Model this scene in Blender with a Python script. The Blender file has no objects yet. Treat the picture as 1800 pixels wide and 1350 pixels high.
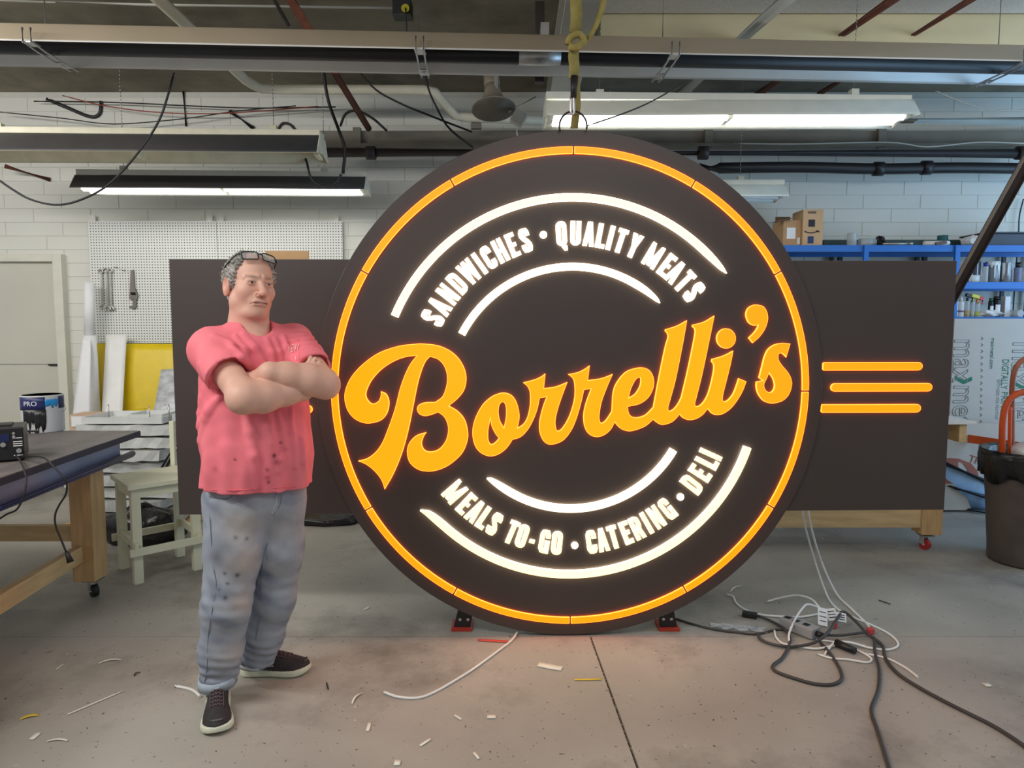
import bpy, bmesh, math, random
import numpy as np
from mathutils import Vector, Matrix
from mathutils.bvhtree import BVHTree

# ------------------------------------------------------------------ camera, world, light, exposure
scene = bpy.context.scene
COL = scene.collection
FPX, CAMH, PITCH = 1250.0, 1.545, math.radians(4.8)
CP, SP = math.cos(PITCH), math.sin(PITCH)

cam_d = bpy.data.cameras.new('camera')
cam_d.sensor_width = 36.0
cam_d.lens = FPX / 1800 * 36.0
cam_d.clip_start, cam_d.clip_end = 0.05, 100
cam = bpy.data.objects.new('camera', cam_d)
cam.location = (0, 0, CAMH)
cam.rotation_euler = (math.radians(90) - PITCH, 0, 0)
COL.objects.link(cam)
scene.camera = cam

world = bpy.data.worlds.new('shop_ambient')
scene.world = world
world.use_nodes = True
world.node_tree.nodes['Background'].inputs[0].default_value = (0.93, 0.97, 1.0, 1)
world.node_tree.nodes['Background'].inputs[1].default_value = 0.34

def area(name, loc, target, sx, sy, power, color):
    l = bpy.data.lights.new(name, 'AREA')
    l.shape = 'RECTANGLE'; l.size = sx; l.size_y = sy; l.energy = power; l.color = color
    o = bpy.data.objects.new(name, l)
    o.location = loc
    o.rotation_euler = (Vector(target) - Vector(loc)).to_track_quat('-Z', 'Y').to_euler()
    COL.objects.link(o)
    return o
# ceiling fluorescents over the photographer, added fills for wall and beam, daylight from a roller door on the right
area('ceiling_tube_row_a', (-2.6, 0.9, 3.3), (-2.4, 2.0, 0.6), 2.4, 0.25, 95, (1.0, 0.98, 0.95))
area('ceiling_tube_row_b', (0.9, 0.3, 3.3), (0.9, 1.2, 0.0), 2.4, 0.25, 30, (1.0, 0.98, 0.95))
area('left_wall_fill', (-4.6, 3.0, 3.3), (-3.4, 6.2, 1.0), 2.4, 0.25, 60, (1.0, 0.98, 0.93))  # unseen fill light, added to brighten the left of the back wall
area('right_beam_fill', (3.6, 2.0, 3.2), (3.0, 6.0, 2.6), 2.4, 0.25, 20, (0.9, 0.96, 1.0))  # unseen fill light, turned level to brighten the cream beam and right wall
area('roller_door_daylight', (6.2, 4.4, 1.7), (3.2, 6.7, 1.6), 2.4, 2.4, 85, (0.36, 0.66, 1.0))

scene.view_settings.view_transform = 'Standard'
scene.view_settings.look = 'None'
scene.view_settings.exposure = 0.0
scene.view_settings.gamma = 1.0
scene.view_settings.use_curve_mapping = False

# ------------------------------------------------------------------ measuring helpers (real distances for traced points)
def ray(u, v):
    a = (u - 900) / FPX; b = (675 - v) / FPX
    return Vector((a, CP + b * SP, -SP + b * CP))
EYE = Vector((0, 0, CAMH))
def PY(u, v, Y):
    d = ray(u, v); return EYE + d * (Y / d.y)
def PZ(u, v, Z=0.0):
    d = ray(u, v); return EYE + d * ((Z - CAMH) / d.z)
def V(*a): return Vector(a)

# ------------------------------------------------------------------ mesh helpers
def nb(): return bmesh.new()
def bx(bm, c, s, rot=None, bev=0.0):
    c = Vector(c); hx, hy, hz = s[0] / 2, s[1] / 2, s[2] / 2
    vs = []
    for x in (-hx, hx):
        for y in (-hy, hy):
            for z in (-hz, hz):
                p = Vector((x, y, z))
                if rot is not None: p = rot @ p
                vs.append(bm.verts.new(c + p))
    fs = [bm.faces.new([vs[i] for i in q]) for q in ((0,1,3,2),(4,6,7,5),(0,4,5,1),(2,3,7,6),(0,2,6,4),(1,5,7,3))]
    if bev > 0:
        es = list({e for f in fs for e in f.edges})
        bmesh.ops.bevel(bm, geom=es, offset=bev, segments=2, profile=0.6, affect='EDGES')
    return vs
def hexa(bm, p):   # p: 4 bottom, 4 top (same winding)
    vs = [bm.verts.new(Vector(q)) for q in p]
    for q in ((3,2,1,0),(4,5,6,7),(0,1,5,4),(1,2,6,5),(2,3,7,6),(3,0,4,7)):
        bm.faces.new([vs[i] for i in q])
def frame_of(d):
    d = Vector(d).normalized()
    up = Vector((0, 0, 1)) if abs(d.z) < 0.95 else Vector((1, 0, 0))
    a = d.cross(up).normalized(); b = a.cross(d).normalized()
    return a, b, d
def cyl(bm, a, b, r, r2=None, seg=14, caps=True):
    a, b = Vector(a), Vector(b); r2 = r if r2 is None else r2
    u, w, d = frame_of(b - a)
    A, B = [], []
    for i in range(seg):
        t = 2 * math.pi * i / seg; o = u * math.cos(t) + w * math.sin(t)
        A.append(bm.verts.new(a + o * r)); B.append(bm.verts.new(b + o * r2))
    for i in range(seg):
        j = (i + 1) % seg; f = bm.faces.new((A[i], A[j], B[j], B[i])); f.smooth = True
    if caps:
        bm.faces.new(A[::-1]); bm.faces.new(B)
def tube(bm, pts, r, seg=8, closed=False, flat=None):
    pts = [Vector(p) for p in pts]; n = len(pts)
    rings = []; pu = None
    for i in range(n):
        p0 = pts[(i - 1) % n] if (closed or i > 0) else pts[i]
        p1 = pts[(i + 1) % n] if (closed or i < n - 1) else pts[i]
        d = (p1 - p0)
        if d.length < 1e-9: d = Vector((0, 0, 1))
        d.normalize()
        if pu is None: u, w, _ = frame_of(d)
        else:
            u = (pu - d * pu.dot(d))
            if u.length < 1e-6: u, w, _ = frame_of(d)
            u.normalize(); w = d.cross(u)
        pu = u
        rr = r[i] if isinstance(r, (list, tuple)) else r
        ring = []
        for k in range(seg):
            t = 2 * math.pi * k / seg
            ring.append(bm.verts.new(pts[i] + u * (math.cos(t) * rr) + w * (math.sin(t) * rr)))
        rings.append(ring)
    m = n if closed else n - 1
    for i in range(m):
        A, B = rings[i], rings[(i + 1) % n]
        for k in range(seg):
            j = (k + 1) % seg; f = bm.faces.new((A[k], A[j], B[j], B[k])); f.smooth = True
    if not closed:
        bm.faces.new(rings[0][::-1]); bm.faces.new(rings[-1])
def lathe(bm, prof, c, seg=28, M=None, sx=1.0):
    c = Vector(c); rings = []
    for (r, z) in prof:
        ring = []
        for k in range(seg):
            t = 2 * math.pi * k / seg
            p = Vector((r * math.cos(t) * sx, r * math.sin(t), z))
            if M is not None: p = M @ p
            ring.append(bm.verts.new(c + p))
        rings.append(ring)
    for A, B in zip(rings, rings[1:]):
        for k in range(seg):
            j = (k + 1) % seg; f = bm.faces.new((A[k], A[j], B[j], B[k])); f.smooth = True
    if prof[0][0] > 1e-5: bm.faces.new(rings[0][::-1])
    if prof[-1][0] > 1e-5: bm.faces.new(rings[-1])
def prism(bm, pts, off):
    off = Vector(off)
    A = [bm.verts.new(Vector(p)) for p in pts]; B = [bm.verts.new(Vector(p) + off) for p in pts]
    n = len(A)
    bm.faces.new(A[::-1]); bm.faces.new(B)
    for i in range(n):
        j = (i + 1) % n; bm.faces.new((A[i], A[j], B[j], B[i]))
def sheet(bm, rows, thick=None):
    # rows: grid of points -> two-sided sheet with real thickness along its normal
    G = [[Vector(p) for p in r] for r in rows]; n, m = len(G), len(G[0])
    def nrm(i, j):
        a = G[min(i+1, n-1)][j] - G[max(i-1, 0)][j]; b = G[i][min(j+1, m-1)] - G[i][max(j-1, 0)]
        c = a.cross(b); return c.normalized() if c.length > 1e-9 else Vector((0, 0, 1))
    A = [[bm.verts.new(G[i][j]) for j in range(m)] for i in range(n)]
    B = [[bm.verts.new(G[i][j] + nrm(i, j) * thick) for j in range(m)] for i in range(n)]
    for i in range(n - 1):
        for j in range(m - 1):
            f = bm.faces.new((A[i][j], A[i][j+1], A[i+1][j+1], A[i+1][j])); f.smooth = True
            f = bm.faces.new((B[i][j], B[i+1][j], B[i+1][j+1], B[i][j+1])); f.smooth = True
    for i in range(n - 1):
        bm.faces.new((A[i][0], A[i+1][0], B[i+1][0], B[i][0])); bm.faces.new((A[i][-1], B[i][-1], B[i+1][-1], A[i+1][-1]))
    for j in range(m - 1):
        bm.faces.new((A[0][j], B[0][j], B[0][j+1], A[0][j+1])); bm.faces.new((A[-1][j], A[-1][j+1], B[-1][j+1], B[-1][j]))
def catmull(pts, n=6, closed=False):
    pts = [Vector(p) for p in pts]; out = []; N = len(pts)
    rng = range(N) if closed else range(N - 1)
    for i in rng:
        if closed: p0, p1, p2, p3 = pts[(i-1) % N], pts[i], pts[(i+1) % N], pts[(i+2) % N]
        else:
            p1, p2 = pts[i], pts[i+1]
            p0 = pts[i-1] if i > 0 else p1 * 2 - p2
            p3 = pts[i+2] if i + 2 < N else p2 * 2 - p1
        for k in range(n):
            t = k / n
            out.append(0.5 * ((2*p1) + (p2-p0)*t + (2*p0-5*p1+4*p2-p3)*t*t + (3*p1-p0-3*p2+p3)*t*t*t))
    if not closed: out.append(pts[-1])
    return out

# ------------------------------------------------------------------ objects
ORG = {}
def _link(name, me, parent):
    o = bpy.data.objects.new(name, me); COL.objects.link(o)
    if parent is not None: o.parent = parent
    return o
def thing(name, label, cat, loc, group=None):
    o = bpy.data.objects.new(name, None); COL.objects.link(o)
    o.location = loc; o.empty_display_size = 0.05
    o['label'] = label; o['category'] = cat
    if group: o['group'] = group
    ORG[o.name] = Vector(loc)
    return o
def mesh_of(name, bm, fix=True):
    if fix: bmesh.ops.recalc_face_normals(bm, faces=bm.faces)
    me = bpy.data.meshes.new(name); bm.to_mesh(me); bm.free(); return me
def setmats(me, mats):
    for m in (mats if isinstance(mats, (list, tuple)) else [mats]): me.materials.append(m)
def part(name, bm, mats, parent, smooth=False, label=None, fix=True):
    me = mesh_of(name, bm, fix) if isinstance(bm, bmesh.types.BMesh) else bm
    org = ORG[parent.name]
    me.transform(Matrix.Translation(-org))
    setmats(me, mats)
    if smooth: me.polygons.foreach_set('use_smooth', [True] * len(me.polygons))
    o = _link(name, me, parent); ORG[o.name] = org
    if label: o['label'] = label
    return o
def single(name, bm, mats, label=None, cat=None, group=None, kind=None, smooth=False, fix=True):
    me = mesh_of(name, bm, fix) if isinstance(bm, bmesh.types.BMesh) else bm
    co = np.empty(len(me.vertices) * 3); me.vertices.foreach_get('co', co); co = co.reshape(-1, 3)
    lo, hi = co.min(0), co.max(0)
    org = Vector(((lo[0]+hi[0])/2, (lo[1]+hi[1])/2, lo[2]))
    me.transform(Matrix.Translation(-org)); setmats(me, mats)
    if smooth: me.polygons.foreach_set('use_smooth', [True] * len(me.polygons))
    o = _link(name, me, None); o.location = org; ORG[o.name] = org
    if label: o['label'] = label
    if cat: o['category'] = cat
    if group: o['group'] = group
    if kind: o['kind'] = kind
    return o

# ------------------------------------------------------------------ materials
def lin(c):
    return tuple(((x/255)/12.92 if x/255 <= 0.04045 else (((x/255)+0.055)/1.055)**2.4) for x in c)
MATS = {}
def mat(name, rgb, rough=0.6, metal=0.0, var=0.12, scale=9.0, bump=0.0, bscale=60.0, spec=0.5, stretch=None,
        alt=None, altscale=3.0, altlo=0.5, althi=0.6, attr=False, trans=0.0, alpha=1.0, coat=0.0):
    if name in MATS: return MATS[name]
    m = bpy.data.materials.new(name); m.use_nodes = True; MATS[name] = m
    nt = m.node_tree; N = nt.nodes; L = nt.links
    b = N['Principled BSDF']
    b.inputs['Roughness'].default_value = rough; b.inputs['Metallic'].default_value = metal
    b.inputs['Specular IOR Level'].default_value = spec
    if trans: b.inputs['Transmission Weight'].default_value = trans
    if alpha < 1: b.inputs['Alpha'].default_value = alpha
    if coat: b.inputs['Coat Weight'].default_value = coat
    tc = N.new('ShaderNodeTexCoord'); mp = N.new('ShaderNodeMapping')
    L.new(tc.outputs['Object'], mp.inputs['Vector'])
    if stretch: mp.inputs['Scale'].default_value = stretch
    base = lin(rgb)
    nz = N.new('ShaderNodeTexNoise'); nz.inputs['Scale'].default_value = scale; nz.inputs['Detail'].default_value = 6
    L.new(mp.outputs[0], nz.inputs['Vector'])
    rp = N.new('ShaderNodeValToRGB')
    rp.color_ramp.elements[0].position = 0.3; rp.color_ramp.elements[1].position = 0.7
    rp.color_ramp.elements[0].color = (*[x * (1 - var) for x in base], 1)
    rp.color_ramp.elements[1].color = (*[min(1, x * (1 + var)) for x in base], 1)
    L.new(nz.outputs['Fac'], rp.inputs['Fac'])
    out = rp.outputs['Color']
    if attr:
        at = N.new('ShaderNodeAttribute'); at.attribute_name = 'Col'
        mx = N.new('ShaderNodeMix'); mx.data_type = 'RGBA'; mx.blend_type = 'MULTIPLY'; mx.inputs[0].default_value = 1
        L.new(at.outputs['Color'], mx.inputs[6]); L.new(out, mx.inputs[7]); out = mx.outputs[2]
    if alt:
        n2 = N.new('ShaderNodeTexNoise'); n2.inputs['Scale'].default_value = altscale; n2.inputs['Detail'].default_value = 8
        n2.inputs['Roughness'].default_value = 0.65
        L.new(mp.outputs[0], n2.inputs['Vector'])
        mr = N.new('ShaderNodeMapRange'); mr.inputs[1].default_value = altlo; mr.inputs[2].default_value = althi
        L.new(n2.outputs['Fac'], mr.inputs[0])
        mx = N.new('ShaderNodeMix'); mx.data_type = 'RGBA'
        L.new(mr.outputs[0], mx.inputs[0]); L.new(out, mx.inputs[6]); mx.inputs[7].default_value = (*lin(alt), 1); out = mx.outputs[2]
    L.new(out, b.inputs['Base Color'])
    if bump:
        nb_ = N.new('ShaderNodeTexNoise'); nb_.inputs['Scale'].default_value = bscale; nb_.inputs['Detail'].default_value = 5
        L.new(mp.outputs[0], nb_.inputs['Vector'])
        bp = N.new('ShaderNodeBump'); bp.inputs['Strength'].default_value = bump; bp.inputs['Distance'].default_value = 0.01
        L.new(nb_.outputs['Fac'], bp.inputs['Height']); L.new(bp.outputs[0], b.inputs['Normal'])
    return m
def glow(name, rgb_lin, strength, base=(0.8, 0.8, 0.8)):
    if name in MATS: return MATS[name]
    m = bpy.data.materials.new(name); m.use_nodes = True; MATS[name] = m
    b = m.node_tree.nodes['Principled BSDF']
    b.inputs['Base Color'].default_value = (*base, 1); b.inputs['Roughness'].default_value = 0.4
    b.inputs['Emission Color'].default_value = (*rgb_lin, 1); b.inputs['Emission Strength'].default_value = strength
    return m
def text_mesh(txt, size, outline=0.0, extrude=0.0008, align='LEFT', sx=1.0):
    cu = bpy.data.curves.new('lettering', 'FONT'); cu.body = txt; cu.size = size; cu.align_x = align
    if outline: cu.fill_mode = 'NONE'; cu.bevel_depth = outline; cu.bevel_resolution = 0
    else: cu.extrude = extrude
    cu.resolution_u = 4
    o = bpy.data.objects.new('lettering', cu); COL.objects.link(o)
    dg = bpy.context.evaluated_depsgraph_get()
    me = bpy.data.meshes.new_from_object(o.evaluated_get(dg))
    bpy.data.objects.remove(o); bpy.data.curves.remove(cu)
    me.materials.clear()
    me.transform(Matrix.Diagonal((sx, 1, 1, 1)))
    return me
# ================================================================== THE SETTING
random.seed(7)
WALL_Y, CEIL_Z = 6.70, 3.66
m_conc = mat('concrete_floor', (162, 157, 148), rough=0.58, var=0.16, scale=1.3, bump=0.12, bscale=45, alt=(106, 102, 95), altscale=0.9, altlo=0.52, althi=0.72, spec=0.35)
# fine scuffs and paint specks on the concrete
def speck(m, col, scale, lo, hi, detail=3):
    nt = m.node_tree; N = nt.nodes; L = nt.links; b = N['Principled BSDF']
    src = b.inputs['Base Color'].links[0].from_socket
    tc = N.new('ShaderNodeTexCoord'); nz = N.new('ShaderNodeTexNoise')
    nz.inputs['Scale'].default_value = scale; nz.inputs['Detail'].default_value = detail; nz.inputs['Roughness'].default_value = 0.7
    L.new(tc.outputs['Object'], nz.inputs['Vector'])
    mr = N.new('ShaderNodeMapRange'); mr.inputs[1].default_value = lo; mr.inputs[2].default_value = hi
    L.new(nz.outputs['Fac'], mr.inputs[0])
    mx = N.new('ShaderNodeMix'); mx.data_type = 'RGBA'
    L.new(mr.outputs[0], mx.inputs[0]); L.new(src, mx.inputs[6]); mx.inputs[7].default_value = (*lin(col), 1)
    L.new(mx.outputs[2], b.inputs['Base Color'])
speck(m_conc, (205, 203, 197), 26, 0.70, 0.76)
speck(m_conc, (62, 58, 52), 60, 0.735, 0.76, 1)
speck(m_conc, (92, 86, 76), 7, 0.66, 0.80, 5)
m_joint = mat('joint_dirt', (70, 62, 54), rough=0.9, var=0.35, scale=60, alt=(170, 160, 145), altscale=70, altlo=0.5, althi=0.6)
m_wall = mat('wall_paint', (222, 222, 214), rough=0.62, var=0.035, scale=2.2, bump=0.10, bscale=90, spec=0.3)
m_mortar = mat('painted_mortar', (206, 205, 197), rough=0.8, var=0.05)
m_ceil = mat('ceiling_deck', (134, 126, 108), rough=0.85, var=0.16, scale=1.8, alt=(92, 84, 72), altscale=0.7, altlo=0.45, althi=0.62)
m_pop = mat('sprayed_ceiling', (238, 232, 226), rough=0.95, var=0.12, scale=120, bump=0.9, bscale=140)
m_cream = mat('cream_beam_paint', (236, 224, 184), rough=0.7, var=0.10, scale=2.0)
m_gird = mat('grey_girder_paint', (196, 194, 184), rough=0.6, var=0.08, scale=3)
m_rail = mat('grey_steel_beam', (128, 122, 110), rough=0.6, var=0.12, scale=4)

def struct(name, bm, m, parent=None, **k):
    if parent is not None: return part(name, bm, m, parent, **k)
    return single(name, bm, m, kind='structure', **k)

# floor: a bed with concrete slabs on it, joints left open between them
jx0 = PZ(1038, 1119); jx1 = PZ(1122, 1352)
JY = jx0.y; dirx = (jx1.x - jx0.x) / (jx1.y - jx0.y)
bm = nb(); bx(bm, (0.5, 2.6, -0.06), (15, 12, 0.10))
floor = struct('floor', bm, m_joint)
g = 0.005
def slab(poly):
    bm = nb(); prism(bm, [(x, y, -0.012) for x, y in poly], (0, 0, 0.012)); part('slab', bm, m_conc, floor)
xa = jx0.x + dirx * (-3 - JY)
gl_ = 0.0018
slab([(-6.6, -3), (xa - g, -3), (jx0.x - g, JY - gl_), (-6.6, JY - gl_)])
slab([(xa + g, -3), (7.6, -3), (7.6, JY - gl_), (jx0.x + g, JY - gl_)])
slab([(-6.6, JY + gl_), (7.6, JY + gl_), (7.6, 8.2), (-6.6, 8.2)])

# back wall of painted blocks
bm = nb(); bx(bm, (0.4, WALL_Y + 0.106, 1.83), (13.0, 0.2, 3.66))
wall = struct('wall_back', bm, m_mortar)
BW, BH = 0.53, 0.125
def block_mesh(w, h):
    bm = nb(); d = 0.006; i = 0.0025
    o = [(-w/2, 0, -h/2), (w/2, 0, -h/2), (w/2, 0, h/2), (-w/2, 0, h/2)]
    f = [(-w/2+i, -d, -h/2+i), (w/2-i, -d, -h/2+i), (w/2-i, -d, h/2-i), (-w/2+i, -d, h/2-i)]
    A = [bm.verts.new(p) for p in o]; B = [bm.verts.new(p) for p in f]
    bm.faces.new(B)
    for k in range(4): bm.faces.new((A[k], A[(k+1) % 4], B[(k+1) % 4], B[k]))
    return mesh_of('block', bm)
bme = block_mesh(BW - 0.002, BH - 0.002); setmats(bme, m_wall)
worg = ORG[wall.name]
cand = []
for k in range(30):
    z = -0.013 + BH * (k + 0.5)
    if z > CEIL_Z - 0.02: continue
    for j in range(-12, 14):
        x = 0.07 + BW * (j + (0.5 if k % 2 else 0.0))
        if k % 4 == 2: x += 0.11
        d = Vector((x, WALL_Y, z)) - EYE
        fwd = d.y * CP - d.z * SP; up = d.y * SP + d.z * CP
        u = 900 + FPX * d.x / fwd; v = 675 - FPX * up / fwd
        hid = (math.hypot(u - 1001, v - 676) < 420) or (330 < u < 1650 and 470 < v < 880) or (175 < u < 585 and 400 < v < 600) \
            or u < -60 or u > 1860 or v < 120 or v > 880 or (-20 < u < 90 and v > 480)
        cand.append((hid, v, x, z))
shown = sorted([c for c in cand if not c[0]], key=lambda c: abs(c[1] - 330))[:298]
sset = set((c[2], c[3]) for c in shown)
for _, _, x, z in shown:
    o = bpy.data.objects.new('block', bme); COL.objects.link(o); o.parent = wall
    o.location = Vector((x, WALL_Y + 0.006, z)) - worg
bm = nb()
for _, _, x, z in cand:
    if (x, z) in sset: continue
    t = bmesh.new(); t.from_mesh(bme); t.transform(Matrix.Translation((x, WALL_Y + 0.006, z)))
    tm = bpy.data.meshes.new('t'); t.to_mesh(tm); t.free(); bm.from_mesh(tm); bpy.data.meshes.remove(tm)
o = part('block_rest', bm, m_wall, wall); o['kind'] = 'stuff'

# ceiling deck, sprayed panel, cross beam, girder
bm = nb(); bx(bm, (0.4, 3.2, CEIL_Z + 0.08), (13, 9.0, 0.16))
ceil = struct('ceiling', bm, m_ceil)
bm = nb(); bx(bm, (3.85, 2.6, CEIL_Z - 0.015), (6.5, 4.75, 0.03))
part('sprayed_panel', bm, m_pop, ceil)
bm = nb(); bx(bm, (3.9, 5.13, CEIL_Z - 0.12), (6.6, 0.26, 0.24), bev=0.004); struct('trim_1', bm, m_cream)
bm = nb()
bx(bm, (0.42, 3.6, 3.405), (0.22, 6.0, 0.02)); bx(bm, (0.42, 3.6, 3.54), (0.03, 6.0, 0.26)); bx(bm, (0.42, 3.6, 3.645), (0.22, 6.0, 0.02))
struct('trim_2', bm, m_gird)
zt = PY(700, 230, 6.5).z; zb = PY(700, 256, 6.5).z
bm = nb(); xl = PY(545, 240, 6.5).x
bx(bm, ((xl + 6.5) / 2, 6.52, (zt + zb) / 2), (6.5 - xl, 0.05, zt - zb)); bx(bm, ((xl + 6.5) / 2, 6.48, zb - 0.012), (6.5 - xl, 0.14, 0.024))
beam = struct('trim_3', bm, m_rail)
for u in (628, 1245, 1549):
    bm = nb(); p = PY(u, 243, 6.47); bx(bm, p, (0.07, 0.05, 0.18), bev=0.004); part('splice_plate', bm, m_rail, beam)

# door in the back wall (a two-leaf door painted like the wall)
m_door = mat('door_paint', (205, 203, 190), rough=0.45, var=0.04, scale=1.5)
m_dframe = mat('door_frame_paint', (220, 218, 204), rough=0.5, var=0.04)
fy = WALL_Y - 0.03
tr = PY(112, 447, fy); br_x = PY(112, 447, fy).x
ft = tr.z; fxr = tr.x; fw = 0.085
bm = nb(); bx(bm, (fxr - fw/2, fy, (ft) / 2), (fw, 0.09, ft), bev=0.006)
door = struct('door_1', bm, m_dframe)
bm = nb(); bx(bm, (fxr - fw - 0.55, fy, ft - 0.035), (1.1, 0.09, 0.07), bev=0.006); part('frame_head', bm, m_dframe, door)
bm = nb(); bx(bm, (fxr - fw - 1.1 - fw/2, fy, ft/2), (fw, 0.09, ft), bev=0.006); part('frame_jamb', bm, m_dframe, door)
zs = PY(60, 641, fy + 0.02).z
bm = nb(); bx(bm, (fxr - fw - 0.55, fy + 0.03, (zs + 0.006 + ft - 0.07) / 2), (1.098, 0.04, ft - 0.07 - zs - 0.006), bev=0.004); part('upper_leaf', bm, m_door, door)
bm = nb(); bx(bm, (fxr - fw - 0.55, fy + 0.03, (zs - 0.006) / 2 + 0.005), (1.098, 0.04, zs - 0.016), bev=0.004); part('lower_leaf', bm, m_door, door)
m_dark = mat('dark_metal', (38, 36, 35), rough=0.5, metal=0.6, var=0.1)
bm = nb(); bx(bm, (fxr - fw - 0.06, fy + 0.0, zs), (0.1, 0.03, 0.014), bev=0.003); part('latch', bm, m_dark, door)

# ================================================================== OVERHEAD
m_alu = mat('aluminium_reflector', (225, 224, 220), rough=0.45, metal=0.25, var=0.08, scale=2.5)
m_hood = mat('heater_hood_outside', (178, 164, 142), rough=0.42, metal=0.25, var=0.08, scale=1.5)
m_black = mat('black_steel', (34, 34, 38), rough=0.45, var=0.2, scale=5)
m_galv = mat('galvanised_steel', (190, 190, 190), rough=0.35, metal=0.8, var=0.12)
# radiant tube heater hung across the room
HZ = 3.10
nl, nr = PZ(0, 70, HZ), PZ(1800, 107, HZ)
hd = (nr - nl).normalized(); hn = Vector((-hd.y, hd.x, 0)); L0 = nl - hd * 0.9; L1 = nr + hd * 0.9; HWID = 0.42
def hp(s, y, z): return L0 + hd * s + hn * y + V(0, 0, z)
HL = (L1 - L0).length
heater = thing('tube_heater', 'long radiant tube heater with folded metal hood across the ceiling', 'heater', (L0 + L1) / 2)
def strip(prof, m, name, th=0.004):
    bm = nb(); rows = [[hp(s, y, z) for (y, z) in prof] for s in (0, HL)]
    sheet(bm, rows, th); return part(name, bm, m, heater)
strip([(0.0, 0.0), (0.015, 0.012), (0.055, 0.105), (0.085, 0.12), (0.20, 0.135)], m_hood, 'hood_front')
strip([(0.0, -0.003), (0.02, 0.004)], m_alu, 'hood_front_lip', 0.008)
strip([(0.20, 0.130), (0.335, 0.115), (0.365, 0.10), (0.405, 0.01), (HWID, 0.0)], m_alu, 'hood_back')
bm = nb(); cyl(bm, hp(0, 0.20, 0.045), hp(HL, 0.20, 0.045), 0.05, seg=20); part('burner_tube', bm, m_black, heater)
def s_at(u, v):
    p = PZ(u, v, HZ); return (p - L0).dot(hd)
sc_ = s_at(950, 105)
bm = nb(); cyl(bm, hp(sc_ - 0.125, 0.20, 0.045), hp(sc_ + 0.125, 0.20, 0.045), 0.056, seg=20); part('tube_coupling', bm, m_galv, heater)
bm = nb(); bx(bm, hp(sc_ + 0.03, 0.20, 0.14), (0.05, 0.1, 0.16)); part('coupling_strap', bm, m_galv, heater)
for (u0, v0, u1) in ((40, 68, 135), (733, 90, 740), (1178, 97, 1142), (1800, 105, 1700)):
    s = s_at(u0, v0) + 0.02
    bm = nb()
    for ds in (-0.022, 0.022):
        tube(bm, [hp(s + ds, -0.02, 0.06), hp(s + ds, -0.02, -0.012), hp(s + ds, 0.1, -0.02), hp(s + ds, HWID + 0.02, -0.014), hp(s + ds, HWID + 0.02, 0.04)], 0.006, seg=6)
    bx(bm, hp(s, 0.02, -0.012), (0.06, 0.07, 0.006)); bx(bm, hp(s, 0.33, -0.018), (0.06, 0.1, 0.006))
    br = part('hanger_bracket', bm, m_galv, heater)
    bm = nb(); cyl(bm, hp(s, 0.33, -0.03), hp(s, 0.33, -0.012), 0.014, seg=8); part('bolt', bm, m_galv, br)
for s in (s_at(40, 68), s_at(733, 90), s_at(1178, 97), s_at(1800, 105)):
    bm = nb(); tube(bm, [hp(s, 0.2, 0.13), hp(s, 0.2, CEIL_Z - HZ)], 0.004, seg=6); part('suspension_rod', bm, m_galv, heater)

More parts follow.
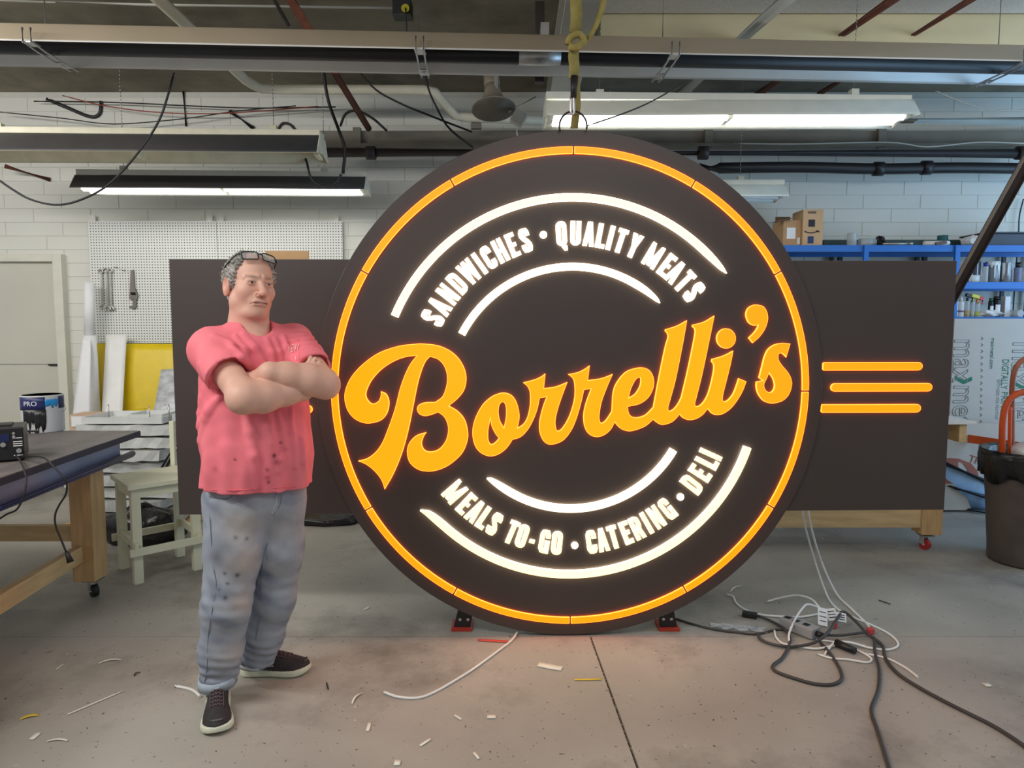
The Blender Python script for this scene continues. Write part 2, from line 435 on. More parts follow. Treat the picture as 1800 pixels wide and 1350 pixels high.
# fluorescent fixtures
m_fix = mat('fixture_white_enamel', (226, 226, 214), rough=0.4, var=0.05)
m_fixc = mat('fixture_cream_enamel', (240, 234, 208), rough=0.45, var=0.08)
m_fixshade = mat('fixture_shaded_enamel', (74, 72, 72), rough=0.5, var=0.07)  # dark tone paints in the shade on the reflectors' outer faces
m_lamp = glow('lit_tube', (1.0, 0.97, 0.90), 7.0)
m_off = mat('unlit_tube', (232, 232, 226), rough=0.25, var=0.02)
def fixture(label, A, B, lit, inner, outer, h=0.12, w=0.33, tubes=True, ends=(True, True)):
    A, B = Vector(A), Vector(B); d = (B - A); L = d.length; d.normalize(); n = V(-d.y, d.x, 0)
    t = thing('fluorescent_fixture', label, 'light fixture', (A + B) / 2 + n * (w / 2), 'hanging fluorescent fixtures')
    def q(s, y, z): return A + d * s + n * y + V(0, 0, z)
    hw = w / 2
    for sgn, nm in ((0, 'front_reflector'), (1, 'back_reflector')):
        prof = [(0.0, 0.0), (0.012, 0.02), (hw * 0.55, h * 0.92), (hw * 0.62, h)]
        if sgn: prof = [(w - y, z) for y, z in prof]
        bm = nb(); rows = [[q(s, y, z) for y, z in prof] for s in (0, L * 0.25, L * 0.5, L)]
        sheet(bm, rows, 0.003)
        p = part(nm, bm, [outer, inner], t)
        # inside faces carry the enamel of the reflector
        for f in p.data.polygons:
            c = f.center + ORG[t.name]; yy = (c - A).dot(n); zz = c.z - A.z
            nn = f.normal
            inside = nn.z < -0.15 if abs(nn.z) > 0.15 else False
            f.material_index = 1 if inside else 0
    bm = nb(); c = q(L / 2, hw, h + 0.022)
    R = Matrix(((d.x, n.x, 0), (d.y, n.y, 0), (0, 0, 1)))
    bx(bm, c, (L, hw * 0.8, 0.045), R, bev=0.004); part('housing', bm, inner, t)
    for k, e in enumerate(ends):
        if e:
            s = 0.0 if k == 0 else L
            bm = nb(); prism(bm, [q(s, 0.0, 0), q(s, hw * 0.55, h), q(s, w - hw * 0.55, h), q(s, w, 0), q(s, hw, 0.03)], d * (0.006 if k else -0.006)); part('end_cap', bm, inner, t)
    for y in ((hw - 0.06, hw + 0.06) if tubes else ()):
        for s0, s1 in ((0.05, L / 2 - 0.02), (L / 2 + 0.02, L - 0.05)):
            bm = nb(); cyl(bm, q(s0, y, 0.012), q(s1, y, 0.012), 0.019, seg=12)
            tb = part('tube', bm, m_lamp if lit else m_off, t)
    for s in (0.03, L / 2, L - 0.03):
        bm = nb(); bx(bm, q(s, hw, 0.03), (0.03, 0.17, 0.05), R); part('lamp_holder', bm, inner, t)
    for s in (0.35, L - 0.35):
        bm = nb(); bx(bm, q(s, hw, h + 0.06), (0.05, 0.05, 0.05), R, bev=0.003); cp = part('hanger_clip', bm, inner, t)
        bm = nb()
        z = h + 0.08
        while A.z + z < CEIL_Z:
            cyl(bm, q(s, hw - 0.006, z), q(s, hw + 0.006, min(z + 0.03, CEIL_Z - A.z)), 0.0025, seg=4); z += 0.03
        part('chain', bm, m_galv, cp)
    return t
fixture('lit fluorescent fixture with white reflector hanging above the round sign', PY(962, 203, 4.55), PY(1618, 201, 4.62), True, m_fix, m_fix)
fixture('lit fluorescent fixture with shaded reflector in front of the pegboard', PY(122, 330, 5.75), PY(640, 333, 5.85), True, m_fix, m_fixshade)
fixture('unlit cream and shaded fluorescent fixture at the upper left, nearest the heater', PY(-120, 264, 5.10), PY(556, 268, 5.2), False, m_fixc, m_fixshade, h=0.15, w=0.38, tubes=False)
fixture('white fluorescent fixture partly hidden behind the right edge of the round sign', PY(1000, 345, 5.9), PY(1387, 345, 5.9), False, m_fix, m_fix, h=0.11)

# pipes along the ceiling
m_pvc = mat('white_pipe', (226, 220, 200), rough=0.4, var=0.06)
m_rust = mat('rust_red_pipe', (112, 62, 44), rough=0.7, var=0.25, scale=12)
m_pipe = mat('dark_pipe', (58, 50, 48), rough=0.55, var=0.2, scale=6)
def pipe(name, label, pts, r, m, smoothn=0, collars=None, cat='pipe', seg=14):
    pts = catmull(pts, smoothn) if smoothn else pts
    bm = nb(); tube(bm, pts, r, seg=seg)
    if not collars: return single(name, bm, m, label, cat)
    t = thing(name, label, cat, pts[0]); part('pipe_run', bm, m, t)
    for c, ax in collars:
        bm = nb(); cyl(bm, Vector(c) - Vector(ax) * 0.04, Vector(c) + Vector(ax) * 0.04, r * 1.3, seg=seg); part('collar', bm, m, t)
    return t
pz = 3.45
A = PZ(450, 157, pz); B = PZ(757, 158, pz); C = PY(806, 206, 6.25); D = PY(962, 213, 6.25); N_ = PZ(272, -8, pz)
pipe('drain_pipe', 'white pipe bending over to the horn loudspeaker along the ceiling',
     [N_ - V(0, 0.8, 0), N_, A - V(0, 0.22, 0), A - V(-0.02, 0.1, 0), A + V(0.05, -0.02, 0), A + V(0.2, 0, 0), B - V(0.06, 0, 0), B + V(0.03, 0.01, -0.01), C + V(-0.03, -0.01, 0.01), C + V(0.06, 0, 0), D], 0.038, m_pvc)
pipe('sprinkler_pipe', 'pale pipe running under the ceiling to the left of two rust pipes', [PZ(1395, -14, 3.45), PZ(1193, 170, 3.45)], 0.045, m_gird)
pipe('sprinkler_pipe', 'dark rust pipe under the sprayed ceiling, middle of three', [PZ(1585, -12, 3.5), PZ(1330, 168, 3.5)], 0.03, m_rust)
pipe('sprinkler_pipe', 'rust pipe under the sprayed ceiling, rightmost of three', [PZ(1718, -8, 3.5), PZ(1440, 165, 3.5)], 0.022, m_rust)
pipe('sprinkler_pipe', 'rust pipe sloping down behind the heater, left of the horn loudspeaker', [PZ(505, -10, 3.5), PY(648, 226, 6.3)], 0.027, m_rust)
pipe('conduit_pipe', 'thin dark conduit beside the rust pipe above the heater', [PZ(478, -8, 3.58), PZ(507, 44, 3.58)], 0.012, m_pipe)
pipe('water_pipe', 'pale straight pipe behind the lit fixture above the steel beam', [PY(1370, 211, 6.3), PY(1850, 214, 6.3)], 0.045, m_gird)
p0, p1 = PY(548, 268, 6.35), PY(1830, 270, 6.35)
pipe('heating_pipe', 'dark iron pipe with collars running under the steel beam', [p0, p1], 0.044, m_pipe,
     collars=[(PY(u, 269, 6.35), (1, 0, 0)) for u in (652, 1236, 1795)])
pipe('heating_pipe', 'black wrapped pipe, lower of the two pipes along the block wall', catmull([PY(1230, 296, 6.4), PY(1400, 294, 6.4), PY(1545, 297, 6.4), PY(1680, 295, 6.4), PY(1840, 297, 6.4)], 5), 0.047, m_black,
     collars=[(PY(1544, 297, 6.4), (1, 0, 0)), (PY(1628, 295, 6.4), (1, 0, 0))])
pipe('ceiling_conduit', 'thin white conduit line along the dark ceiling deck', [PZ(-60, -2, 3.62), PZ(250, 8, 3.62), PZ(690, 14, 3.62)], 0.009, m_gird, seg=8)
pipe('red_capped_rod', 'short rusty rod with red end sticking out of the wall at the far left', [PY(8, 292, 6.5), PY(88, 316, 6.70)], 0.02, m_rust)
pipe('flexible_conduit', 'black hooked conduit under the ceiling above the unlit fixture', catmull([PY(82, 174, 6.66), PY(120, 190, 6.69), PY(158, 205, 6.69), PY(175, 200, 6.69), PY(178, 178, 6.69)], 5), 0.016, m_black, seg=8)
pipe('flexible_conduit', 'short black conduit slanting above the middle of the unlit fixture', [PY(404, 196, 6.69), PY(446, 226, 6.69)], 0.02, m_black, seg=8)
pipe('hanger_rod', 'thin dark rod dropping from the ceiling above the unlit fixture', [PY(322, 160, 6.69), PY(327, 222, 6.69)], 0.01, m_black, seg=8)
pipe('looped_cable', 'small black cable loop standing above the right end of unlit fixture', catmull([PY(488, 228, 6.69), PY(497, 217, 6.69), PY(510, 219, 6.69), PY(520, 230, 6.69)], 5), 0.012, m_black, seg=8)
def cable(label, px, Y, r, m, name='cable', cat='cable', n=6):
    pts = [PY(u, v, Y if not isinstance(Y, (list, tuple)) else Y[i]) for i, (u, v) in enumerate(px)]
    bm = nb(); tube(bm, catmull(pts, n), r, seg=6); return single(name, bm, m, label, cat)
m_cord = mat('black_rubber', (26, 26, 27), rough=0.5, var=0.15)
m_redw = mat('red_wire', (150, 62, 48), rough=0.6)
cable('long black cable drooping across the left wall below the heater', [(306, 128), (296, 165), (278, 215), (240, 272), (190, 325), (140, 352), (98, 360), (55, 351), (22, 333), (-14, 308)], 4.7, 0.007, m_cord)
cable('black cable dropping from the ceiling past the end of the pegboard fixture', [(566, 78), (570, 133), (578, 180), (596, 230), (606, 262), (603, 305)], 5.6, 0.013, m_cord)
cable('thin black cable crossing in front of the white pipe towards the sign', [(600, 83), (652, 150), (700, 180), (760, 205), (830, 232)], 5.7, 0.008, m_cord)
cable('thin dark cable hanging down to the upper left rim of the sign', [(738, 83), (752, 152), (768, 190), (790, 226), (832, 260)], 5.7, 0.009, m_cord)
cable('black cable arching beside the rust pipe on the left', [(598, 222), (608, 200), (628, 195), (655, 208), (680, 230)], 6.2, 0.011, m_cord)
cable('black cable loop hanging under the right end of the unlit fixture', [(533, 262), (540, 288), (548, 315), (570, 328), (590, 322), (600, 306)], 5.55, 0.009, m_cord)
cable('thin wire rising from the sign ring to the heater on the right', [(1033, 221), (1100, 198), (1150, 176), (1203, 145)], [3.45, 3.7, 3.9, 4.2], 0.004, m_cord)
cable('sagging thin red wire along the top of the block wall', [(110, 168), (180, 185), (270, 197), (370, 200), (460, 195), (560, 187)], 6.55, 0.005, m_redw)
cable('upper thin black wire along the top of the block wall', [(60, 178), (200, 180), (330, 186), (450, 190), (590, 188)], 6.6, 0.006, m_cord)
cable('lower thin black wire sagging along the top of the block wall', [(0, 197), (110, 208), (200, 218), (320, 209), (420, 195), (520, 186)], 6.55, 0.005, m_cord)
cable('thin wire draped along the steel beam on the right', [(1290, 252), (1400, 253), (1560, 250), (1630, 258), (1720, 250), (1800, 252)], 6.3, 0.006, m_gird)
cable('pale thin cable curving down over the dark ceiling on the right', [(1640, 158), (1700, 182), (1760, 194), (1830, 192)], 6.0, 0.006, m_gird)
cable('thin grey wire running down the blue-lit wall behind the shelves', [(1799, 350), (1792, 380), (1790, 420), (1784, 500), (1780, 560)], 6.66, 0.006, m_pipe)

# horn loudspeaker
hs = PY(868, 192, 5.6)
m_horn = mat('horn_grey', (150, 140, 126), rough=0.5, var=0.08)
Rt = Matrix.Rotation(math.radians(-16), 3, 'X') @ Matrix.Rotation(math.radians(-4), 3, 'Y')
horn = thing('horn_loudspeaker', 'grey horn loudspeaker pointing down from the ceiling', 'loudspeaker', hs)
bm = nb(); lathe(bm, [(0.165, -0.005), (0.172, 0.0), (0.16, 0.012), (0.12, 0.035), (0.085, 0.08), (0.066, 0.14), (0.058, 0.2), (0.05, 0.2), (0.058, 0.14), (0.076, 0.08), (0.11, 0.04), (0.15, 0.012), (0.165, -0.005)], hs, 32, Rt); part('bell', bm, m_horn, horn, smooth=True)
bm = nb(); lathe(bm, [(0.0, -0.004), (0.05, 0.0), (0.06, 0.02), (0.05, 0.05), (0.02, 0.2)], hs, 24, Rt); part('reflex_cone', bm, mat('horn_dark', (92, 86, 78), rough=0.5), horn, smooth=True)
bm = nb(); lathe(bm, [(0.055, 0.19), (0.062, 0.21), (0.062, 0.29), (0.04, 0.3), (0.0, 0.3)], hs, 24, Rt); part('driver', bm, m_horn, horn, smooth=True)
bm = nb(); bx(bm, PY(872, 140, 5.6), (0.03, 0.03, 0.2)); part('mount_arm', bm, m_galv, horn)
bm = nb(); a = PY(912, 208, 5.6); bx(bm, a, (0.1, 0.08, 0.10), Matrix.Rotation(0.5, 3, 'Y'), bev=0.004); t = part('junction_box', bm, m_gird, horn)
bm = nb(); tube(bm, [PY(942, 170, 5.75), PY(905, 190, 5.65), PY(895, 197, 5.6)], 0.006, seg=6); part('bracket_rod', bm, m_galv, horn)
bm = nb(); tube(bm, catmull([PY(912, 212, 5.6), PY(908, 228, 5.6), PY(911, 246, 5.6)], 4), 0.006, seg=6); part('lead_wire', bm, m_fix, horn)
# outlet box with yellow plug over the heater
ob = PZ(708, 18, 3.56)
ot = thing('ceiling_outlet', 'black ceiling outlet box with a yellow plug above the heater', 'outlet', ob)
bm = nb(); bx(bm, ob, (0.12, 0.1, 0.10), bev=0.006); part('box', bm, m_black, ot)
bm = nb(); cyl(bm, ob + V(0.02, -0.05, -0.01), ob + V(0.03, -0.08, -0.02), 0.024); part('plug', bm, mat('yellow_plastic', (205, 196, 40), rough=0.4), ot)
bm = nb(); tube(bm, [ob + V(0.03, -0.08, -0.02), ob + V(0.035, -0.09, -0.12), ob + V(0.03, -0.05, -0.3)], 0.006, seg=6); part('cord', bm, m_cord, ot)
for u, lab in ((717, 'small dark conduit fitting with looped cables left of the horn loudspeaker'),):
    p = PY(837, 222, 6.3)
    t = thing('conduit_fitting', lab, 'fitting', p)
    bm = nb(); bx(bm, p, (0.09, 0.06, 0.05), bev=0.005); part('body', bm, m_rail, t)
    for s in (-0.02, 0.02):
        bm = nb(); tube(bm, catmull([p + V(s - 0.012, 0, 0.02), p + V(s, 0, 0.06), p + V(s + 0.012, 0, 0.02)], 5), 0.008, seg=6); part('cable_end', bm, m_cord, t)
# dark post dropping from the ceiling past the heater, beside the girder
p = PY(951, 60, 4.5)
bm = nb(); bx(bm, (p.x, 4.75, 3.35), (0.06, 0.06, 0.5), bev=0.005); single('steel_hanger', bm, m_pipe, 'dark steel hanger post beside the girder above the sign', 'hanger')
# ================================================================== THE SIGN
YAW = math.radians(1.4)
ES = V(math.cos(YAW), math.sin(YAW), 0); EN = V(math.sin(YAW), -math.cos(YAW), 0); ET = V(0, 0, 1)
SC = PY(1001.5, 686, 3.42)
def S(u, v):
    d = ray(u, v); t = (SC - EYE).dot(EN) / d.dot(EN); p = EYE + d * t - SC
    return (p.dot(ES), p.z)
tc_ = (S(1001.5, 258)[1] + S(1001.5, 1095)[1]) / 2
RA = (S(1001.5, 258)[1] - S(1001.5, 1095)[1]) / 2           # outer radius of the amber ring
RD = (S(1001.5, 228)[1] - S(1001.5, 1116)[1]) / 2
td_ = (S(1001.5, 228)[1] + S(1001.5, 1116)[1]) / 2
s0_ = (S(583, 686)[0] + S(1420, 686)[0]) / 2
def W3(s, t, d=0.0): return SC + ES * s + ET * t + EN * d
m_face = mat('sign_black_panel', (68, 59, 56), rough=0.40, var=0.06, scale=2.0, spec=0.5)
m_edge = mat('sign_panel_edge', (30, 28, 27), rough=0.5, var=0.1)
g_amber = glow('amber_acrylic', (1.0, 0.265, 0.0), 1.65, (0.22, 0.07, 0.0))
g_amberd = glow('deep_amber_acrylic', (1.0, 0.238, 0.0), 1.65, (0.22, 0.07, 0.0))
g_rim = glow('clear_acrylic_rim', (1.0, 0.135, 0.016), 6.5, (0.3, 0.15, 0.03))
g_white = glow('white_acrylic', (1.0, 0.90, 0.62), 2.0, (0.4, 0.4, 0.4))
g_cream = glow('warm_white_acrylic', (1.0, 0.86, 0.36), 1.9, (0.3, 0.3, 0.3))
g_wrim = glow('white_acrylic_rim', (1.0, 0.80, 0.52), 6.0)

base = W3(s0_, 0); base.z = 0
sign = thing('round_sign', 'big black illuminated sandwich shop sign with round centre and two wings', 'sign', base)

def outline_mesh(contours, depth=0.012, bev=0.0025, z0=0.0):
    cu = bpy.data.curves.new('outline', 'CURVE'); cu.dimensions = '2D'; cu.fill_mode = 'BOTH'
    for c in contours:
        sp = cu.splines.new('POLY'); sp.points.add(len(c) - 1); sp.use_cyclic_u = True
        for i, (x, y) in enumerate(c): sp.points[i].co = (x, y, 0, 1)
    cu.extrude = depth / 2 - bev; cu.bevel_depth = bev; cu.bevel_resolution = 1; cu.offset = -bev
    o = bpy.data.objects.new('outline', cu); COL.objects.link(o)
    dg = bpy.context.evaluated_depsgraph_get()
    me = bpy.data.meshes.new_from_object(o.evaluated_get(dg))
    bpy.data.objects.remove(o); bpy.data.curves.remove(cu); me.materials.clear()
    M = Matrix(((ES.x, 0, EN.x, 0), (ES.y, 0, EN.y, 0), (0, 1, 0, 0), (0, 0, 0, 1)))
    me.transform(Matrix.Translation(SC) @ M @ Matrix.Translation((0, 0, z0 + depth / 2)))
    return me
def lit_part(name, contours, front, rim, parent=None, depth=0.012, label=None):
    me = outline_mesh(contours, depth)
    o = part(name, me, [front, rim], parent or sign, label=label)
    for f in o.data.polygons: f.material_index = 0 if f.normal.dot(EN) > 0.95 else 1
    return o

# --- panels
disc = [(s0_ + RD * math.cos(2*math.pi*i/180), td_ + RD * math.sin(2*math.pi*i/180)) for i in range(180)]
me = outline_mesh([disc], 0.05, 0.002, -0.05); part('disc_panel', me, m_face, sign)
wl = [S(295, 455), S(313, 906)]; wr = [S(1683, 458), S(1664, 897)]
xl_ = (wl[0][0] + wl[1][0]) / 2; xr_ = (wr[0][0] + wr[1][0]) / 2
tt_ = (wl[0][1] + wr[0][1]) / 2; tb_ = (wl[1][1] + wr[1][1]) / 2
for x0, x1 in ((xl_, s0_ - 0.55), (s0_ + 0.55, xr_)):
    bm = nb(); c = W3((x0 + x1) / 2, (tt_ + tb_) / 2, -0.037)
    R = Matrix(((ES.x, EN.x, 0), (ES.y, EN.y, 0), (0, 0, 1)))
    bx(bm, c, (x1 - x0, 0.05, tt_ - tb_), R, bev=0.0015); part('wing_panel', bm, m_face, sign)
# --- steel frame behind and feet
bm = nb()
for t in (-0.45, 0.45): bx(bm, W3(s0_, t, -0.09), (3.2, 0.05, 0.05), R)
part('back_rail', bm, m_edge, sign)
m_redp = mat('red_paint', (170, 52, 34), rough=0.5, var=0.2)
for (u0, u1, v0, v1) in ((803, 830, 1070, 1122), (1160, 1183, 1068, 1116)):
    Yf = 3.50
    a, b = PY((u0 + u1) / 2 + (4 if u0 < 1000 else -3), v0, Yf), PY((u0 + u1) / 2 - (4 if u0 < 1000 else -3), v1, Yf); b.z = 0.016
    bm = nb(); w = 0.042
    hexa(bm, [b + V(-w, 0.02, 0), b + V(w, 0.02, 0), b + V(w, -0.01, 0), b + V(-w, -0.01, 0), a + V(-w*.9, 0.02, 0.02), a + V(w*.9, 0.02, 0.02), a + V(w*.9, -0.01, 0.02), a + V(-w*.9, -0.01, 0.02)])
    f = part('foot', bm, m_black, sign)
    bm = nb(); bx(bm, b + V(0, 0.03, -0.008), (0.105, 0.12, 0.016), bev=0.002); part('foot_plate', bm, m_redp, f)
    for dx in (-0.02, 0.02):
        bm = nb(); p = b.lerp(a, 0.45) + V(dx, -0.012, 0); cyl(bm, p, p + V(0, -0.006, 0), 0.008, seg=8); part('bolt', bm, m_galv, f)
    if u0 < 1000:
        bm = nb(); p = a + V(0.012, 0.0, 0.045); bx(bm, p, (0.08, 0.03, 0.06)); part('red_bracket', bm, m_redp, f)

# --- amber ring in twelve segments
RI = RA - (S(1001.5, 258)[1] - S(1001.5, 271)[1])
for k in range(12):
    a0 = math.radians(90 + 30 * k) + 0.0035; a1 = math.radians(120 + 30 * k) - 0.0035
    n = 18
    o_ = [(s0_ + RA * math.cos(a0 + (a1-a0)*i/n), tc_ + RA * math.sin(a0 + (a1-a0)*i/n)) for i in range(n + 1)]
    i_ = [(s0_ + RI * math.cos(a1 + (a0-a1)*i/n), tc_ + RI * math.sin(a1 + (a0-a1)*i/n)) for i in range(n + 1)]
    lit_part('ring_segment', [o_ + i_], g_amberd, g_rim, depth=0.010)

# --- white arcs
def pol(u, v):
    s, t = S(u, v); return math.hypot(s - s0_, t - tc_), math.degrees(math.atan2(t - tc_, s - s0_))
def arc(ro, ri, a_sq, a_tip, m, r_tip, taper):
    n = 60; O = []; I = []
    for i in range(n + 1):
        f = i / n; a = math.radians(a_sq + (a_tip - a_sq) * f)
        rem = abs(a_tip - (a_sq + (a_tip - a_sq) * f)); k = min(1, rem / taper)
        kk = math.sqrt(max(0, 1 - (1 - k) ** 2)) if k < 1 else 1
        O.append((a, r_tip + (ro - r_tip) * kk * 0.999 + 0.0015)); I.append((a, r_tip + (ri - r_tip) * (0.35 * k + 0.65 * kk)))
    P = [(s0_ + r * math.cos(a), tc_ + r * math.sin(a)) for a, r in O] + [(s0_ + r * math.cos(a), tc_ + r * math.sin(a)) for a, r in reversed(I)]
    lit_part('white_arc', [P], m, g_wrim, depth=0.016)
def R_(v): return abs(S(1001.5, v)[1] - tc_)
arc(R_(341), R_(354), pol(697, 557)[1], pol(1276, 481)[1], g_cream, pol(1276, 481)[0], 9)
arc(R_(463), R_(475.5), pol(813, 588)[1], pol(1159, 533)[1], g_white, pol(1159, 533)[0], 14)
arc(R_(887), R_(899), pol(1181, 790)[1] , pol(856, 840)[1], g_white, pol(856, 840)[0], 14)
arc(R_(1002), R_(1014), pol(1315, 787)[1], pol(739, 896)[1], g_cream, pol(739, 896)[0], 9)

# --- script lettering, outlines in metres on the panel
def cont(pts, org, sc):
    # pts: (x, y[, 1]) ; 1 marks a corner. returns smoothed contour
    P = [(Vector((*S(org[0] + p[0] / sc, org[1] + p[1] / sc), 0)), len(p) > 2) for p in pts]
    return smooth_contour(P)
def smooth_contour(P):
    n = len(P); ci = [i for i in range(n) if P[i][1]]
    if not ci: return [(p.x, p.y) for p in catmull([p for p, _ in P], 6, True)]
    out = []
    for a, b in zip(ci, ci[1:] + [ci[0] + n]):
        seg = [P[i % n][0] for i in range(a, b + 1)]
        out += [(p.x, p.y) for p in (catmull(seg, 6)[:-1] if len(seg) > 2 else [seg[0]])]
    return out
c1 = 1
B_ = [(715,262),(830,278),(930,330),(995,410),(1022,500),(1008,590),(960,655),(897,707,c1),(960,745),(1010,805),(1033,890),(1028,965),(988,1052),(900,1130),(815,1168),(740,1177),(670,1160),(615,1110),(597,1035),(615,970),(665,920),(737,897,c1),(715,932),(703,980),(722,1022),(765,1036),(825,1018),(872,962),(892,890),(886,835),(862,785),(820,752,c1),(775,770),(725,780),(685,765),(669,732),(682,700),(730,683),(800,680,c1),(852,638),(880,560),(884,490),(862,420),(820,375),(762,354,c1),(730,390),(700,460),(672,560),(640,720),(605,890),(560,1050),(500,1195),(438,1306,c1),(415,1240),(370,1180),(310,1130),(246,1102,c1),(310,1085),(370,1040),(420,970),(465,860),(510,730),(545,590),(580,490),(620,408),(667,348,c1),(590,357),(500,390),(410,450),(340,530),(305,610),(312,658),(348,692),(390,675),(408,640),(410,604,c1),(445,620),(466,660),(468,710),(448,772),(400,816),(310,833),(230,805),(175,745),(150,660),(160,580),(205,490),(290,400),(400,325),(530,280),(630,266)]
lit_part('letter_b', [cont(B_, (570, 540), 4.09)], g_amber, g_rim, depth=0.016)
def C2(x, y, *f): return (x + 1022.5, y - 81.8, *f)
OR = [(360,614),(410,635),(445,690),(462,770),(457,825),(447,866,1),(490,838),(520,785),(537,700),(537,615),(520,570),(488,541,1),(560,522),(610,502),(648,476,1),(637,582,1),(720,570),(806,537,1),(778,610),(740,720),(720,810),(724,868),(738,887),(768,868),(810,800),(840,720),(857,640),(857,560),(845,512),(810,482,1),(880,467),(930,443),(965,418,1),(952,524,1),(1050,510),(1130,480,1),(1090,572),(1050,682),(1035,770),(1037,812),(1050,830),(1080,810),(1122,748,1),
 C2(110,690),C2(142,612),C2(200,547),C2(268,520),C2(330,516),C2(376,540),C2(402,596),C2(397,665),C2(362,730),C2(300,775),C2(215,795,1),C2(221,835),C2(242,864),C2(285,872),C2(342,853),C2(397,800,1),C2(440,570),C2(482,370),C2(502,300),C2(498,272),C2(482,252,1),C2(484,242,1),C2(565,216),C2(640,176,1),C2(610,345),C2(560,595),C2(520,745),C2(505,800),C2(512,826),C2(542,813),C2(572,778),C2(597,730,1),C2(642,540),C2(690,305),C2(695,242),C2(677,222,1),C2(679,209,1),C2(760,187),C2(836,143,1),C2(800,320),C2(750,558),C2(710,720),C2(697,775),C2(710,793),C2(745,775),C2(780,723),C2(805,650),C2(827,550),C2(830,497),C2(814,470,1),C2(818,454,1),C2(900,430),C2(971,394,1),C2(950,500),C2(920,620),C2(900,700),C2(895,745),C2(910,758),C2(940,740),C2(975,690),C2(1010,592,1),C2(1065,615,1),C2(1030,700),C2(970,790),C2(910,840),C2(860,855),C2(820,845),C2(788,810,1),C2(750,855),C2(700,884),C2(650,890),C2(610,875),C2(588,850,1),C2(535,903),C2(468,925),C2(428,912),C2(398,887,1),C2(335,938),C2(240,970),C2(180,960),C2(142,932),C2(122,905,1),C2(92,960),C2(42,1000),
 (1010,930),(958,908),(928,855),(920,782),(930,715),(950,650),(975,585,1),(925,592,1),(905,680),(870,800),(830,888),(770,958),(690,985),(640,965),(610,910),(603,840),(615,770),(635,700),(657,643,1),(607,652,1),(590,730),(560,810),(520,880),(470,930),(412,950,1),(370,1010),(310,1055),(245,1068),(180,1040),(140,985),(125,900),(140,810),(190,710),(250,650),(310,620)]
h1 = [(345,680),(364,712),(365,790),(350,863,1),(322,812),(312,750),(320,698)]
h2 = [(253,800,1),(262,850),(285,900),(315,940,1),(287,970),(260,983),(241,958),(238,890)]
h3 = [C2(222,732,1),C2(238,668),C2(270,605),C2(298,585),C2(308,605),C2(298,655),C2(265,705)]
lit_part('letters_orrelli', [cont(OR, (800, 540), 4.09), cont(h1, (800, 540), 4.09), cont(h2, (800, 540), 4.09), cont(h3, (800, 540), 4.09)], g_amber, g_rim, depth=0.016)
dot_i = [(920 + 69 * math.cos(a), 306 + 72 * math.sin(a)) for a in [2*math.pi*i/12 for i in range(12)]]
lit_part('letter_i_dot', [cont(dot_i, (1050, 520), 4.09)], g_amberd, g_rim, depth=0.016)
ap = [(665,185),(725,200),(760,250),(768,320),(745,400),(695,475),(630,534,1),(593,487,1),(640,440),(668,400),(680,370,1),(640,375),(592,347),(567,280),(583,222),(625,192)]
lit_part('apostrophe', [cont(ap, (1200, 500), 5.19)], g_amberd, g_rim, depth=0.016)
s_o = [(972,540,1),(935,665,1),(918,645),(890,626),(865,640),(868,690),(900,740),(950,800),(980,860),(985,920),(960,1000),(900,1060),(805,1083),(730,1060),(682,1002),(662,940),(663,887,1),(722,874,1),(686,850,1),(712,750),(735,660),(770,590),(830,548),(900,535)]
s_h = [(778,805,1),(812,855),(828,920),(812,968),(780,983),(748,962),(733,922),(742,886),(757,858)]
lit_part('letter_s', [cont(s_o, (1200, 500), 5.19), cont(s_h, (1200, 500), 5.19)], g_amberd, g_rim, depth=0.016)

# --- bars on the wings
def bar(u0, u1, v0, v1, rl, rr):
    x0, y1 = S(u0, v0); x1, y0 = S(u1, v1); h = (y1 - y0) / 2; yc = (y0 + y1) / 2; P = []
    def endc(x, sg, rnd):
        q = []
        r = h if rnd else h * 0.3
        for i in range(9):
            a = math.radians(-90 + 180 * i / 8)
            if rnd: q.append((x - sg * h + sg * h * math.cos(a), yc + h * math.sin(a)))
        if not rnd: q = [(x - sg * r, yc - h), (x, yc - h + r), (x, yc + h - r), (x - sg * r, yc + h)]
        return q
    P = endc(x1, 1, rr) + endc(x0, -1, rl)[::-1]
    me = outline_mesh([P], 0.012, 0.0025, -0.012)
    o = part('wing_bar', me, [g_amberd, g_rim], sign)
    for f in o.data.polygons: f.material_index = 0 if f.normal.dot(EN) > 0.95 else 1
bar(1447, 1622, 637, 651, False, True); bar(1461, 1639, 674, 688, True, True); bar(1444, 1619, 711, 725, False, True)
bar(368, 545, 640, 654, True, True); bar(355, 530, 677, 691, True, True); bar(372, 549, 713, 727, True, True)

